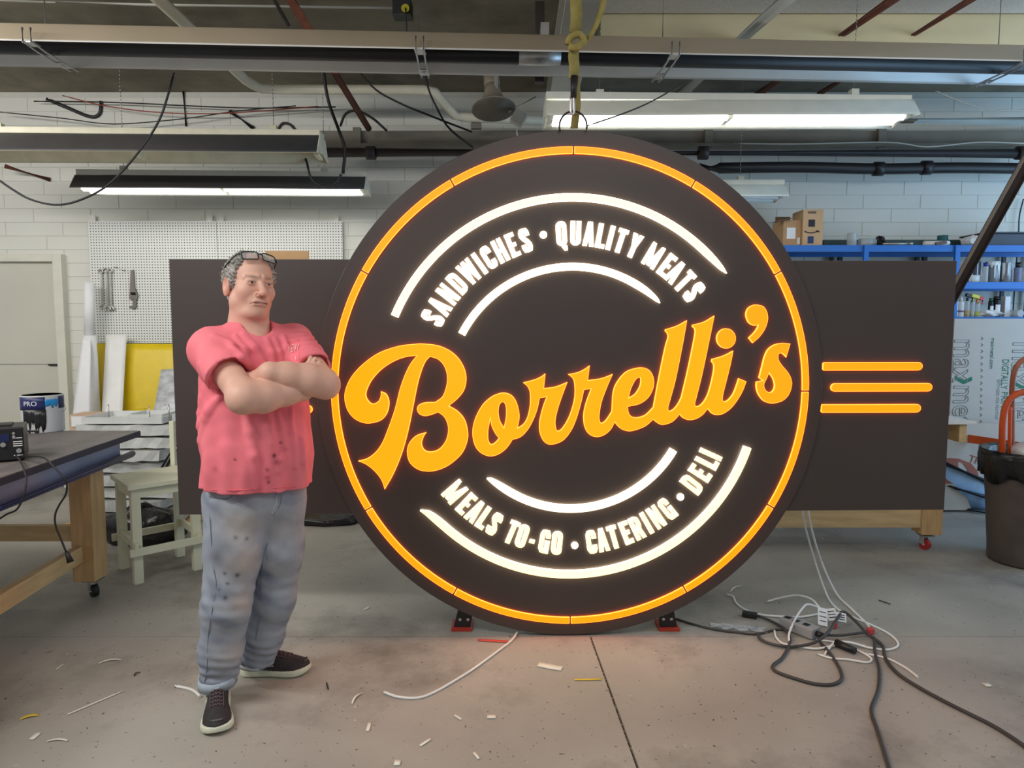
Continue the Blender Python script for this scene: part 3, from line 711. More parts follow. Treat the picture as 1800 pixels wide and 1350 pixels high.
# --- small capitals along the arcs
TW = 0.19
def rb(w=0.44, x0=0.0):   # rounded box centre line
    i = TW / 2; r = 0.10; q = []
    for cx, cy, a0 in ((w - i - r, 1 - i - r, 0), (i + r, 1 - i - r, 90), (i + r, i + r, 180), (w - i - r, i + r, 270)):
        for k in range(4): a = math.radians(a0 + 30 * k); q.append((x0 + cx + r * math.cos(a), cy + r * math.sin(a)))
    return q
def par(x0, y0, x1, y1, w): return ('par', x0, y0, x1, y1, w)
i_ = TW / 2
O44 = rb()
G = {
 'I': (0.20, [par(0.0, 0, 0.0, 1, 0.20)]),
 'L': (0.38, [par(0, 0, 0, 1, .2), ('box', 0, 0, .38, .17)]),
 'E': (0.39, [par(0, 0, 0, 1, .2), ('box', 0, 0, .39, .17), ('box', 0, .83, .39, 1), ('box', 0, .42, .35, .58)]),
 'T': (0.42, [par(.11, 0, .11, 1, .2), ('box', 0, .83, .42, 1)]),
 'H': (0.45, [par(0, 0, 0, 1, .19), par(.26, 0, .26, 1, .19), ('box', 0, .42, .45, .58)]),
 'N': (0.46, [par(0, 0, 0, 1, .165), par(.295, 0, .295, 1, .165), par(.27, 0, 0.0, 1, .19)]),
 'M': (0.60, [par(0, 0, 0, 1, .16), par(.44, 0, .44, 1, .16), par(.225, 0.05, 0.0, 1, .16), par(.215, 0.05, .44, 1, .16)]),
 'W': (0.68, [par(.11, 0, 0.0, 1, .17), par(.10, 0, .255, 1, .16), par(.42, 0, .265, 1, .16), par(.40, 0, .51, 1, .17)]),
 'A': (0.47, [par(0, 0, .135, 1, .18), par(.29, 0, .155, 1, .18), ('box', .1, .2, .37, .35)]),
 'Y': (0.47, [par(.135, 0, .135, .5, .2), par(.14, .42, 0.0, 1, .19), par(.14, .42, .28, 1, .19)]),
 'O': (0.44, [('loop', O44)]),
 'Q': (0.44, [('loop', O44), ('line', [(.24, .12), (.30, -.02), (.36, -.10), (.44, -.10)])]),
 'U': (0.44, [('line', [(i_, 1), (i_, .22), (.12, .14), (.19, i_), (.25, i_), (.32, .14), (.44 - i_, .22), (.44 - i_, 1)])]),
 'C': (0.43, [('line', [(.43 - i_, .64), (.43 - i_, .80), (.30, .89), (.22, 1 - i_), (.14, .89), (i_, .80), (i_, .20), (.14, .11), (.22, i_), (.30, .11), (.43 - i_, .2), (.43 - i_, .36)])]),
 'G': (0.44, [('line', [(.44 - i_, .66), (.44 - i_, .80), (.31, .89), (.22, 1 - i_), (.14, .89), (i_, .80), (i_, .20), (.14, .11), (.22, i_), (.30, .11), (.44 - i_, .2), (.44 - i_, .52)]), ('box', .24, .40, .44, .54), ('box', .30, 0.0, .44, .3)]),
 'D': (0.45, [par(0, 0, 0, 1, .19), ('line', [(.05, .91), (.24, .91), (.33, .86), (.36, .76), (.36, .24), (.33, .14), (.24, .09), (.05, .09)])]),
 'R': (0.45, [par(0, 0, 0, 1, .19), ('line', [(.05, .915), (.24, .915), (.33, .86), (.35, .78), (.35, .62), (.32, .53), (.24, .48), (.05, .48)]), par(.26, 0, .19, .5, .19)]),
 'S': (0.44, [('line', [(.44 - i_, .66), (.44 - i_, .80), (.31, .89), (.22, 1 - i_), (.13, .89), (i_, .80), (i_ + .005, .69), (.16, .58), (.28, .43), (.44 - i_ - .005, .31), (.44 - i_, .20), (.31, .11), (.22, i_), (.13, .11), (i_, .20), (i_, .34)])]),
 '-': (0.26, [('box', .02, .32, .24, .47)]),
}
def ribbon(line, w, closed):
    P = [Vector((x, y)) for x, y in line]; n = len(P); Lf = []; Rt_ = []
    for i in range(n):
        a = P[(i - 1) % n] if (closed or i) else None; b = P[(i + 1) % n] if (closed or i < n - 1) else None
        d1 = (P[i] - a).normalized() if a is not None else None; d2 = (b - P[i]).normalized() if b is not None else None
        if d1 is None: d1 = d2
        if d2 is None: d2 = d1
        nn = Vector((-(d1.y + d2.y), d1.x + d2.x)); nn.normalize()
        k = 1 / max(0.6, nn.dot(Vector((-d1.y, d1.x))))
        Lf.append(P[i] + nn * (w / 2 * k)); Rt_.append(P[i] - nn * (w / 2 * k))
    return Lf, Rt_
def letter(ch, ang, rbase, hgt, flip, m, wscale=1.0):
    wd, strokes = G[ch]
    # local frame on the panel
    a = math.radians(ang); rad = Vector((math.cos(a), math.sin(a)))
    up = -rad if flip else rad; rt = Vector((up.y, -up.x))
    org = Vector((s0_, tc_)) + rad * rbase
    def T(x, y): p = org + rt * ((x - wd / 2) * hgt * wscale) + up * (y * hgt); return p
    bm = nb()
    def poly(ps):
        A = [bm.verts.new(W3(p.x, p.y, 0.012)) for p in ps]; Bk = [bm.verts.new(W3(p.x, p.y, 0.0)) for p in ps]
        bm.faces.new(A); n = len(A)
        for i in range(n): bm.faces.new((A[i], Bk[i], Bk[(i + 1) % n], A[(i + 1) % n])).material_index = 1
    for s in strokes:
        if s[0] == 'par':
            _, x0, y0, x1, y1, w = s; poly([T(x0, y0), T(x0 + w, y0), T(x1 + w, y1), T(x1, y1)])
        elif s[0] == 'box':
            _, x0, y0, x1, y1 = s; poly([T(x0, y0), T(x1, y0), T(x1, y1), T(x0, y1)])
        else:
            Lf, Rt_ = ribbon(s[1], TW, s[0] == 'loop'); n = len(Lf)
            F = [(bm.verts.new(W3(*T(*l), 0.012)), bm.verts.new(W3(*T(*r), 0.012)), bm.verts.new(W3(*T(*l), 0)), bm.verts.new(W3(*T(*r), 0))) for l, r in zip(Lf, Rt_)]
            for i in range(n if s[0] == 'loop' else n - 1):
                p, q = F[i], F[(i + 1) % n]
                bm.faces.new((p[0], p[1], q[1], q[0])); bm.faces.new((p[0], q[0], q[2], p[2])).material_index = 1; bm.faces.new((p[1], p[3], q[3], q[1])).material_index = 1
            if s[0] != 'loop':
                for p in (F[0], F[-1]): bm.faces.new((p[0], p[1], p[3], p[2]))
    part('letter_' + {'-': 'hyphen'}.get(ch, ch.lower()), bm, [m, g_wrim], sign)
def along(text, cents, rbase, hgt, flip, m, wscale):
    for ch, (u, v) in zip(text, cents):
        letter(ch, pol(u, v)[1], rbase, hgt, flip, m, wscale)
def bullet(u, v, r=6.3):
    s, t = S(u, v); R0 = r / 364.0
    lit_part('bullet_dot', [[(s + R0 * math.cos(2*math.pi*i/20), t + R0 * math.sin(2*math.pi*i/20)) for i in range(20)]], g_white, g_wrim, depth=0.012)
def z5(L): return [(660 + x / 3.97, 300 + y / 3.97) for x, y in L]
def z6(L): return [(960 + x / 3.97, 300 + y / 3.97) for x, y in L]
def z7(L): return [(720 + x / 4.5, 740 + y / 4.5) for x, y in L]
def z8(L): return [(1000 + x / 4.5, 740 + y / 4.5) for x, y in L]
rb_t = R_(431.5); h_t = R_(388.5) - rb_t
along('SANDWICHES', z5([(370,1012),(428,932),(490,850),(560,775),(638,686),(728,650),(785,598),(872,560),(955,515),(1046,484)]), rb_t, h_t, False, g_white, 1.0)
along('QUALITYMEATS', z6([(106,440),(206,435),(300,442),(386,452),(450,462),(524,478),(620,512),(754,584),(850,650),(908,700),(990,750),(1054,828)]), rb_t, h_t, False, g_white, 1.0)
bullet(955, 413)
rb_b = R_(975); h_b = rb_b - R_(934.5)
def alongb(text, cents):
    for ch, (u, v) in zip(text, cents): letter(ch, pol(u, v)[1], rb_b, h_b, True, g_cream, 1.0)
alongb('MEALSTO-GO', z7([(320,592),(425,680),(497,742),(572,800),(660,832),(800,895),(886,923),(970,942),(1066,960),(1165,966)]))
alongb('CATERINGDELI', z8([(178,952),(268,948),(352,915),(452,882),(535,840),(612,800),(690,760),(782,700),(972,502),(1045,415),(1110,330),(1124,266)]))
bullet(1010, 958); bullet(1195.5, 873)

# --- hanging strap, ring and hook
m_strap = mat('olive_webbing', (150, 138, 78), rough=0.9, var=0.15, scale=30, bump=0.3, bscale=200)
m_ring = mat('dark_ring', (40, 42, 48), rough=0.4, metal=0.5)
Yt = 3.40
strap = thing('lifting_strap', 'olive webbing lifting strap with snap hook holding up the sign', 'strap', PY(1010, 225, Yt))
def band(px, wd, name, th=0.006, dy=0.0):
    bm = nb(); rows = []
    for (u, v, tw) in px:
        c = PY(u, v, Yt + dy); w = wd / 2; d = V(math.cos(tw), math.sin(tw), 0) * w
        rows.append([c - d, c, c + d])
    sheet(bm, rows, th); part(name, bm, m_strap, strap, smooth=False)
band([(1012, -90, 0.1), (1012, 0, 0.1), (1013, 30, 0.2), (1011, 58, 0.3)], 0.055, 'webbing_upper')
band([(1009, 78, 0.6), (1007, 100, 0.4), (1009, 125, 0.5), (1006, 140, 0.7)], 0.05, 'webbing_lower', 0.012)
band([(1008, 80, 0.2), (1012, 140, 0.2), (1014, 185, 0.1), (1009, 226, 0.0)], 0.036, 'webbing_back', 0.006, 0.03)
bm = nb()
tube(bm, catmull([PY(998, 80, Yt - .03), PY(1003, 66, Yt - .04), PY(1018, 60, Yt - .04), PY(1026, 72, Yt - .03), PY(1015, 82, Yt - .045), PY(1000, 82, Yt - .04)], 5), 0.016, seg=8); part('knot', bm, m_strap, strap, smooth=True)
bm = nb(); rows = []
for u, v in ((1066, -20), (1058, 20), (1046, 50), (1034, 70), (1022, 80)):
    c = PY(u, v, Yt - 0.01); rows.append([c + V(-0.012, 0.012, 0), c + V(0.012, -0.012, 0)])
sheet(bm, rows, 0.005); part('webbing_tail', bm, m_strap, strap)
bm = nb(); a, b = PY(1010, 134, Yt - .02), PY(1008, 172, Yt - .02); cyl(bm, a, b, 0.018, 0.014); part('hook_sleeve', bm, m_cord, strap)
bm = nb(); tube(bm, catmull([PY(1004, 168, Yt - .02), PY(1003, 185, Yt - .02), PY(1004, 198, Yt - .02), PY(1008, 200, Yt - .02), PY(1009, 190, Yt - .02), PY(1008, 168, Yt - .02)], 5), 0.006, seg=8); part('snap_hook', bm, m_galv, strap)
bm = nb(); cx = PY(1007.5, 222, Yt); pts = [cx + V(0.064 * math.cos(a), 0, 0.068 * math.sin(a)) for a in [math.radians(t) for t in range(-20, 201, 10)]]
tube(bm, pts, 0.0045, seg=8); part('lifting_eye', bm, m_ring, sign)
# ================================================================== LEFT SIDE
m_wood = mat('pine_wood', (206, 168, 118), rough=0.65, var=0.18, scale=6, stretch=(6, 6, 0.7), bump=0.05)
m_woodh = mat('pine_wood_rail', (214, 184, 136), rough=0.65, var=0.14, scale=6, stretch=(0.8, 6, 6))
m_woody = mat('pine_wood_long', (210, 178, 128), rough=0.65, var=0.14, scale=6, stretch=(6, 0.8, 6))
m_ply = mat('worn_dark_bench_top', (104, 98, 96), rough=0.55, var=0.22, scale=3, stretch=(3, 1, 1), alt=(140, 128, 122), altscale=4, altlo=0.55, althi=0.75)
m_blue = mat('navy_blue_steel', (44, 48, 104), rough=0.38, var=0.18, scale=5)
m_bluel = mat('bare_blue_grey_steel', (150, 158, 188), rough=0.35, metal=0.3, var=0.15, scale=3)
m_whitep = mat('white_plastic', (232, 232, 230), rough=0.45, var=0.03)
m_greyp = mat('grey_plastic', (150, 150, 150), rough=0.45, var=0.05)
m_blackp = mat('black_plastic', (24, 24, 26), rough=0.4, var=0.1)
m_rubber = mat('caster_rubber', (30, 30, 30), rough=0.6, var=0.1)

def caster(parent, c, r, wheel=None, yaw=0.3):
    c = Vector(c); R = Matrix.Rotation(yaw, 3, 'Z')
    bm = nb(); bx(bm, c + V(0, 0, 2 * r + 0.028), (0.085, 0.085, 0.006)); 
    for s in (-1, 1): bx(bm, c + R @ V(s * 0.022, 0.012, r + 0.02) + V(0, 0, 0.01), (0.004, 0.035, r * 1.5), R)
    f = part('caster_fork', bm, m_galv, parent)
    bm = nb(); cyl(bm, c + R @ V(-0.016, 0, 0) + V(0, 0, r), c + R @ V(0.016, 0, 0) + V(0, 0, r), r, seg=20); part('wheel', bm, wheel or m_rubber, f)
    bm = nb(); cyl(bm, c + R @ V(-0.026, 0, 0) + V(0, 0, r), c + R @ V(0.026, 0, 0) + V(0, 0, r), 0.007, seg=8); part('axle', bm, m_galv, f)

TZ = 0.90
cr = PZ(246, 757, TZ); fr = PZ(0, 840, TZ); ed = (fr - cr).normalized()
ex = V(-1, 0, 0)
bench = thing('workbench', 'wheeled workbench with blue steel edge and wooden legs at the left', 'workbench', cr + ex * 0.7 + ed * 1.1 - V(0, 0, TZ))
def tb(a, b, z): return cr + ex * a + ed * b + V(0, 0, z - TZ)
LX, LY = 1.5, 2.6
bm = nb(); hexa(bm, [tb(0, 0, TZ - .028), tb(LX, 0, TZ - .028), tb(LX, LY, TZ - .028), tb(0, LY, TZ - .028), tb(0, 0, TZ), tb(LX, 0, TZ), tb(LX, LY, TZ), tb(0, LY, TZ)]); part('top', bm, [m_ply], bench)
bm = nb(); hexa(bm, [tb(-.004, 0, TZ - .034), tb(.02, 0, TZ - .034), tb(.02, LY, TZ - .034), tb(-.004, LY, TZ - .034), tb(-.004, 0, TZ - .004), tb(0, 0, TZ - .004), tb(0, LY, TZ - .004), tb(-.004, LY, TZ - .004)]); part('edge_strip', bm, mat('navy_edge', (46, 44, 66), rough=0.5), bench)
bm = nb(); hexa(bm, [tb(.05, .16, .765), tb(.06, .16, .765), tb(.06, LY, .765), tb(.05, LY, .765), tb(.05, .16, TZ - .03), tb(.06, .16, TZ - .03), tb(.06, LY, TZ - .03), tb(.05, LY, TZ - .03)]); part('channel_web', bm, m_bluel, bench)
bm = nb(); tube(bm, [tb(.005, .10, .778), tb(.005, LY, .778)], 0.018, seg=10)
hexa(bm, [tb(0, .10, .758), tb(.09, .10, .758), tb(.09, LY, .758), tb(0, LY, .758), tb(0, .10, .772), tb(.09, .10, .772), tb(.09, LY, .772), tb(0, LY, .772)]); part('channel_flange', bm, m_blue, bench)
lb = PZ(150, 1040, 0.11)
def leg(c, name='leg'):
    bm = nb(); bx(bm, (c.x, c.y, 0.43), (0.125, 0.13, 0.655), bev=0.004); l = part(name, bm, m_wood, bench)
    caster(l, (c.x + 0.02, c.y - 0.01, 0), 0.034, yaw=0.9)
legc = V(PY(153, 950, 3.93).x, 3.95, 0)
leg(legc); leg(V(legc.x - 1.25, legc.y, 0)); leg(legc + ed * 1.9); 
bm = nb(); a = V(legc.x - .02, legc.y - .06, 0); b = a + ed * 1.9
zs0, zs1 = 0.22, 0.31
hexa(bm, [a + V(-.02, 0, zs0), a + V(.02, 0, zs0), b + V(.02, 0, zs0), b + V(-.02, 0, zs0), a + V(-.02, 0, zs1), a + V(.02, 0, zs1), b + V(.02, 0, zs1), b + V(-.02, 0, zs1)]); part('stretcher', bm, m_woody, bench)
bm = nb(); bx(bm, (legc.x - 0.65, legc.y + 0.04, 0.355), (1.2, 0.04, 0.09)); part('stretcher', bm, m_woodh, bench)

# paint can with PRO label
pc = PZ(77, 762, TZ); pc.y += 0.10; pc.x = PY(76, 740, pc.y).x; pc.z = TZ
can = thing('paint_can', 'paint can with navy PRO label and black drips on the blue bench', 'paint can', pc)
CR, CH = 0.112, 0.222
m_canw = mat('can_label_white', (222, 222, 220), rough=0.4, var=0.04)
bm = nb(); lathe(bm, [(CR * .96, 0), (CR, 0.006), (CR, CH - .008), (CR * 1.02, CH - .004), (CR * 1.02, CH)], pc, 36); part('body', bm, m_canw, can)
bm = nb(); lathe(bm, [(CR * 1.02, CH), (CR * .95, CH + .002), (CR * .9, CH - .008), (CR * .55, CH - .008), (CR * .5, CH - .004), (0.0, CH - .004)], pc, 36); part('lid', bm, m_galv, can)
tocam = math.atan2(-pc.y, -pc.x)
def patch(parent, name, m, t0, t1, z0, z1, r, org, jag=0, th=0.0012, seed=0):
    bm = nb(); rnd = random.Random(seed); n = max(6, int(abs(t1 - t0) / 0.06)); rows = []
    for i in range(n + 1):
        t = t0 + (t1 - t0) * i / n; zz = z0 + (rnd.random() * jag if jag else 0)
        zt_ = z1
        rows.append([org + V(math.cos(t) * r, math.sin(t) * r, zz + (zt_ - zz) * k / 3) for k in range(4)])
    sheet(bm, rows, th); return part(name, bm, m, parent)
lab_n = patch(can, 'navy_label', mat('navy_print', (34, 40, 92), rough=0.4, var=0.1), tocam - 1.35, tocam + .12, CH * .62, CH * .97, CR + .001, pc)
patch(can, 'cyan_label', mat('cyan_print', (30, 140, 205), rough=0.4, var=0.06), tocam + .12, tocam + .8, CH * .66, CH * .9, CR + .001, pc, jag=.03, seed=3)
patch(can, 'navy_label', MATS['navy_print'], tocam + .8, tocam + 1.4, CH * .64, CH * .97, CR + .001, pc)
patch(can, 'paint_drip', mat('black_drip', (26, 27, 30), rough=0.35, var=0.2), tocam - 1.0, tocam + .14, CH * .01, CH * .64, CR + .0025, pc, jag=.075, seed=5)
patch(can, 'paint_drip', MATS['black_drip'], tocam - 1.3, tocam - .2, CH * .0, CH * .10, CR + .0025, pc, jag=.02, seed=9)
me = text_mesh('PRO', 0.040)
vs = np.empty(len(me.vertices) * 3); me.vertices.foreach_get('co', vs); vs = vs.reshape(-1, 3)
w_ = vs[:, 0].max(); th_ = tocam - 0.92 + vs[:, 0] / CR; rr_ = CR + 0.0035 + vs[:, 2]
vs = np.stack([pc.x + rr_ * np.cos(th_), pc.y + rr_ * np.sin(th_), pc.z + CH * .74 + vs[:, 1]], 1)
me.vertices.foreach_set('co', vs.ravel()); part('lettering', me, mat('white_print', (225, 228, 235), rough=0.5), lab_n)
bm = nb(); tube(bm, catmull([pc + V(CR * math.cos(tocam + 1.3), CR * math.sin(tocam + 1.3), CH * .78), pc + V(CR * 1.12 * math.cos(tocam + 1.2), CR * 1.12 * math.sin(tocam + 1.2), CH * .6), pc + V(CR * 1.06 * math.cos(tocam + .9), CR * 1.06 * math.sin(tocam + .9), CH * .52)], 5), .002, seg=6); part('wire_handle', bm, m_galv, can)

# power supply on the bench
pb = PZ(12, 813, TZ); pb.y += 0.02
ps = thing('power_supply', 'small black power supply with knobs at the edge of the bench', 'power supply', pb)
Rp = Matrix.Rotation(math.radians(30), 3, 'Z')
def pp(x, y, z): return pb + Rp @ V(x, y, z)
bm = nb(); bx(bm, pp(-.04, .10, .085), (.20, .22, .155), Rp, bev=.006); part('case', bm, m_blackp, ps)
bm = nb(); bx(bm, pp(-.05, .10, .166), (.12, .10, .012), Rp, bev=.003); part('handle', bm, m_black, ps)
for x in (-.12, .04):
    bm = nb(); bx(bm, pp(x, .03, .004), (.02, .02, .008), Rp); part('foot', bm, m_rubber, ps)
bm = nb(); bx(bm, pp(-.03, -.012, .115), (.07, .004, .035), Rp, bev=.001); part('display', bm, mat('dark_blue_screen', (26, 36, 80), rough=0.2), ps)
for z, x in ((.135, .022), (.12, .022)):
    bm = nb(); cyl(bm, pp(x, -.012, z), pp(x, -.02, z), .006, seg=10); part('button', bm, m_greyp, ps)
for x, z in ((-.02, .085), (.04, .052)):
    bm = nb(); cyl(bm, pp(x, -.01, z), pp(x, -.026, z), .011, seg=12); part('knob', bm, m_galv, ps)
for z in (.112, .095, .085, .075, .03):
    bm = nb(); bx(bm, pp(.036, -.0115, z), (.036, .002, .004), Rp); part('printed_line', bm, m_whitep, ps)
cordp = [(34, 804, 3.35), (60, 802, 3.24), (78, 805, 3.16), (92, 818, 3.10), (108, 835, 3.08), (117, 848, 3.08), (116, 868, 3.09), (104, 888, 3.1), (97, 905, 3.1), (98, 925, 3.1), (106, 945, 3.1), (117, 972, 3.1)]
pts = [PY(u, v, Y) for u, v, Y in cordp]
bm = nb(); tube(bm, catmull(pts, 5), .0042, seg=8); cd_ = part('power_cord', bm, m_cord, ps)
a, b = PY(117, 970, 3.1), PY(124, 988, 3.1)
bm = nb(); cyl(bm, a, b, .008, .015, seg=10); pl = part('plug', bm, m_cord, cd_)
bm = nb(); pts = [PY(u, v, Y) for u, v, Y in [(26, 797, 3.30), (38, 815, 3.14), (45, 835, 3.06), (46, 848, 3.04), (42, 870, 3.02), (30, 895, 3.0), (10, 905, 2.98), (-20, 925, 2.9)]]
tube(bm, catmull(pts, 5), .0042, seg=8); part('output_lead', bm, m_cord, ps)

# cream stool
m_cr = mat('cream_painted_wood', (226, 224, 196), rough=0.5, var=0.06, scale=5, alt=(176, 168, 132), altscale=9, altlo=0.66, althi=0.74)
f0 = PZ(241, 1027); l0 = PZ(214, 999); r0 = PZ(351, 1001)
e1 = (l0 - f0); e2 = (r0 - f0); bk = f0 + e1 + e2
stool = thing('stool', 'cream painted wooden stool beside the left wing of the sign', 'stool', (f0 + bk) / 2)
d1, d2 = e1.normalized(), e2.normalized()
ang = math.atan2(d2.y, d2.x); Rs = Matrix.Rotation(ang, 3, 'Z')
ZS = 0.605
cn = {'f': f0, 'l': l0, 'r': r0, 'b': bk}
cen = (f0 + bk) / 2
for k, p in cn.items():
    q = p + (cen - p) * 0.06; bm = nb()
    bx(bm, (q.x, q.y, (ZS - .03) / 2), (.052, .042, ZS - .03), Rs, bev=.003); part('leg', bm, m_cr, stool)
s2 = d2 * (e2.length / 2 + .035); s1 = d1 * (e1.length / 2 + .035)
bm = nb(); q = [cen - s1 - s2, cen - s1 + s2, cen + s1 + s2, cen + s1 - s2]
hexa(bm, [p + V(0, 0, ZS - .03) for p in q] + [p + V(0, 0, ZS) for p in q]); bmesh.ops.bevel(bm, geom=bm.edges[:], offset=.003, segments=1, affect='EDGES'); part('seat', bm, m_cr, stool)
def rail(a, b, z, h, off=0.0, name='rail', th=.02):
    a, b = Vector(a), Vector(b); d = (b - a).normalized(); n = V(-d.y, d.x, 0); c = (a + b) / 2 + n * off
    R = Matrix(((d.x, n.x, 0), (d.y, n.y, 0), (0, 0, 1)))
    bm = nb(); bx(bm, (c.x, c.y, z), ((b - a).length, th, h), R, bev=.002); part(name, bm, m_cr, stool)
for a, b in (('f', 'l'), ('f', 'r'), ('l', 'b'), ('r', 'b')): rail(cn[a], cn[b], ZS - .06, .05, name='apron')
ext = d2 * .04; ex1 = d1 * .04
rail(f0 - ext, r0 + ext, .20, .045, off=-.03); rail(l0 - ext, bk + ext, .20, .045, off=.03)
rail(f0 - ex1, l0 + ex1, .235, .045, off=.0); rail(r0 - ex1, bk + ex1, .235, .045, off=.0)
bm = nb(); p = PY(304, 780, 4.72); bx(bm, (p.x, p.y, .72), (.03, .03, .36), bev=.002); part('back_post', bm, m_cr, stool)

# pegboard, sheets and rolls by the back wall
def peg_mat():
    m = mat('pegboard_white', (226, 228, 224), rough=0.5, var=0.02, scale=2)
    nt = m.node_tree; N = nt.nodes; L = nt.links; b = N['Principled BSDF']; src = b.inputs['Base Color'].links[0].from_socket
    tc = N.new('ShaderNodeTexCoord'); sx = N.new('ShaderNodeSeparateXYZ'); L.new(tc.outputs['Object'], sx.inputs[0])
    def cell(o):
        a = N.new('ShaderNodeMath'); a.operation = 'DIVIDE'; a.inputs[1].default_value = 0.0254; L.new(o, a.inputs[0])
        f = N.new('ShaderNodeMath'); f.operation = 'FRACT'; L.new(a.outputs[0], f.inputs[0])
        s = N.new('ShaderNodeMath'); s.operation = 'SUBTRACT'; s.inputs[1].default_value = 0.5; L.new(f.outputs[0], s.inputs[0])
        q = N.new('ShaderNodeMath'); q.operation = 'POWER'; q.inputs[1].default_value = 2.0; L.new(s.outputs[0], q.inputs[0]); return q.outputs[0]
    ad = N.new('ShaderNodeMath'); ad.operation = 'ADD'; L.new(cell(sx.outputs['X']), ad.inputs[0]); L.new(cell(sx.outputs['Z']), ad.inputs[1])
    lt = N.new('ShaderNodeMath'); lt.operation = 'LESS_THAN'; lt.inputs[1].default_value = 0.045; L.new(ad.outputs[0], lt.inputs[0])
    mx = N.new('ShaderNodeMix'); mx.data_type = 'RGBA'; L.new(lt.outputs[0], mx.inputs[0]); L.new(src, mx.inputs[6]); mx.inputs[7].default_value = (*lin((60, 58, 54)), 1)
    L.new(mx.outputs[2], b.inputs['Base Color']); return m
m_peg = peg_mat()
PYD = WALL_Y - 0.035
zt0 = PY(160, 389, PYD).z; zb0 = PY(170, 603, PYD).z
xs_ = [PY(160, 500, PYD).x, PY(384, 500, PYD).x, PY(604, 500, PYD).x]
pegs = []
for i, lab in enumerate(('white pegboard panel holding the wrenches', 'white pegboard panel behind the head of the man')):
    x0, x1 = xs_[i] + .002, xs_[i + 1] - .002
    t = thing('pegboard', lab, 'pegboard', ((x0 + x1) / 2, PYD, zb0), 'pegboard panels on the back wall'); pegs.append(t)
    bm = nb(); bx(bm, ((x0 + x1) / 2, PYD, (zt0 + zb0) / 2), (x1 - x0, .006, zt0 - zb0)); part('panel', bm, m_peg, t)
    bm = nb()
    for z in (zt0 - .03, zb0 + .03): bx(bm, ((x0 + x1) / 2, PYD + .018, z), (x1 - x0 - .02, .03, .04))
    part('batten', bm, m_wood, t)
    for x in (x0 + .04, x1 - .06):
        bm = nb(); bx(bm, (x, PYD + .005, zt0 + .025), (.055, .012, .06)); part('mounting_tab', bm, m_wall, t)
# combination wrenches
m_chr = mat('chrome_steel', (196, 194, 188), rough=0.3, metal=0.75, var=0.1)
def wrench(label, u0, v0, u1, v1, rh):
    a, b = PY(u0, v0, PYD - .02), PY(u1, v1, PYD - .02); d = (b - a).normalized(); n = V(d.z, 0, -d.x)
    t = thing('combination_wrench', label, 'wrench', a, 'wrenches hung on the pegboard')
    bm = nb(); w = rh * .42
    hexa(bm, [a - n*w, a + n*w, a + n*w + V(0, -.008, 0), a - n*w + V(0, -.008, 0), b - n*w*1.3, b + n*w*1.3, b + n*w*1.3 + V(0, -.008, 0), b - n*w*1.3 + V(0, -.008, 0)]); part('shank', bm, m_chr, t)
    bm = nb(); c = a; pts = [c + n * (rh * math.cos(q)) + d * (rh * math.sin(q)) + V(0, -.005, 0) for q in [2*math.pi*i/14 for i in range(14)]]
    tube(bm, pts, rh * .38, seg=6, closed=True); part('ring_end', bm, m_chr, t)
    bm = nb(); c = b + d * rh * 1.0; r = rh * 1.35
    pts = [c + n * (r * math.cos(q)) + d * (r * math.sin(q)) + V(0, -.005, 0) for q in [math.radians(100 + i * 20) + math.pi / 2 * 0 for i in range(0, 17)]]
    pts = [c + n * (r * math.sin(q)) - d * (r * math.cos(q)) + V(0, -.005, 0) for q in [math.radians(-130 + i * 16.25) for i in range(17)]]
    tube(bm, pts, rh * .45, seg=6); part('open_end', bm, m_chr, t)
    bm = nb(); tube(bm, [a + V(0, .02, .012), a + V(0, -.012, .008), a + V(0, -.016, .02)], .003, seg=6); part('peg_hook', bm, m_galv, t)
wrench('leftmost steel combination wrench on the pegboard', 178, 477, 181, 538, .018)
wrench('middle steel combination wrench on the pegboard', 187, 475, 190, 540, .019)
wrench('steel combination wrench hung between the middle one and the pipe wrench', 194, 476, 196, 540, .018)
t = thing('pipe_wrench', 'grey pipe wrench hanging head down on the pegboard', 'wrench', PY(232, 475, PYD - .02))
m_iron = mat('grey_iron', (120, 116, 110), rough=0.45, metal=0.5, var=0.15)
def q2(u, v): return PY(u, v, PYD - .025)
bm = nb(); prism(bm, [q2(229, 475), q2(234, 474), q2(236, 505), q2(240, 514), q2(242, 520), q2(240, 527), q2(227, 526), q2(228, 508)], (0, .018, 0)); part('handle', bm, m_iron, t)
bm = nb(); prism(bm, [q2(235, 515), q2(239, 515), q2(239, 540), q2(234, 544), q2(227, 541), q2(227, 538), q2(233, 537)], (0, .014, 0)); part('hook_jaw', bm, m_iron, t)
bm = nb(); cyl(bm, q2(231, 516) + V(0, -.004, 0), q2(238, 516) + V(0, -.004, 0), .012, seg=10); part('adjusting_nut', bm, m_dark, t)
for k, (u, v) in enumerate(((200, 469), (213, 474))):
    bm = nb(); p = PY(u, v, PYD - .003); tube(bm, [p, p + V(.02, -.02, -.006), p + V(.045, -.022, -.014), p + V(.05, -.03, 0)], .0028, seg=6)
    single('peg_hook', bm, m_dark, ('empty wire hook beside the wrenches, upper one', 'empty wire hook left of the pipe wrench, lower one')[k], 'hook')
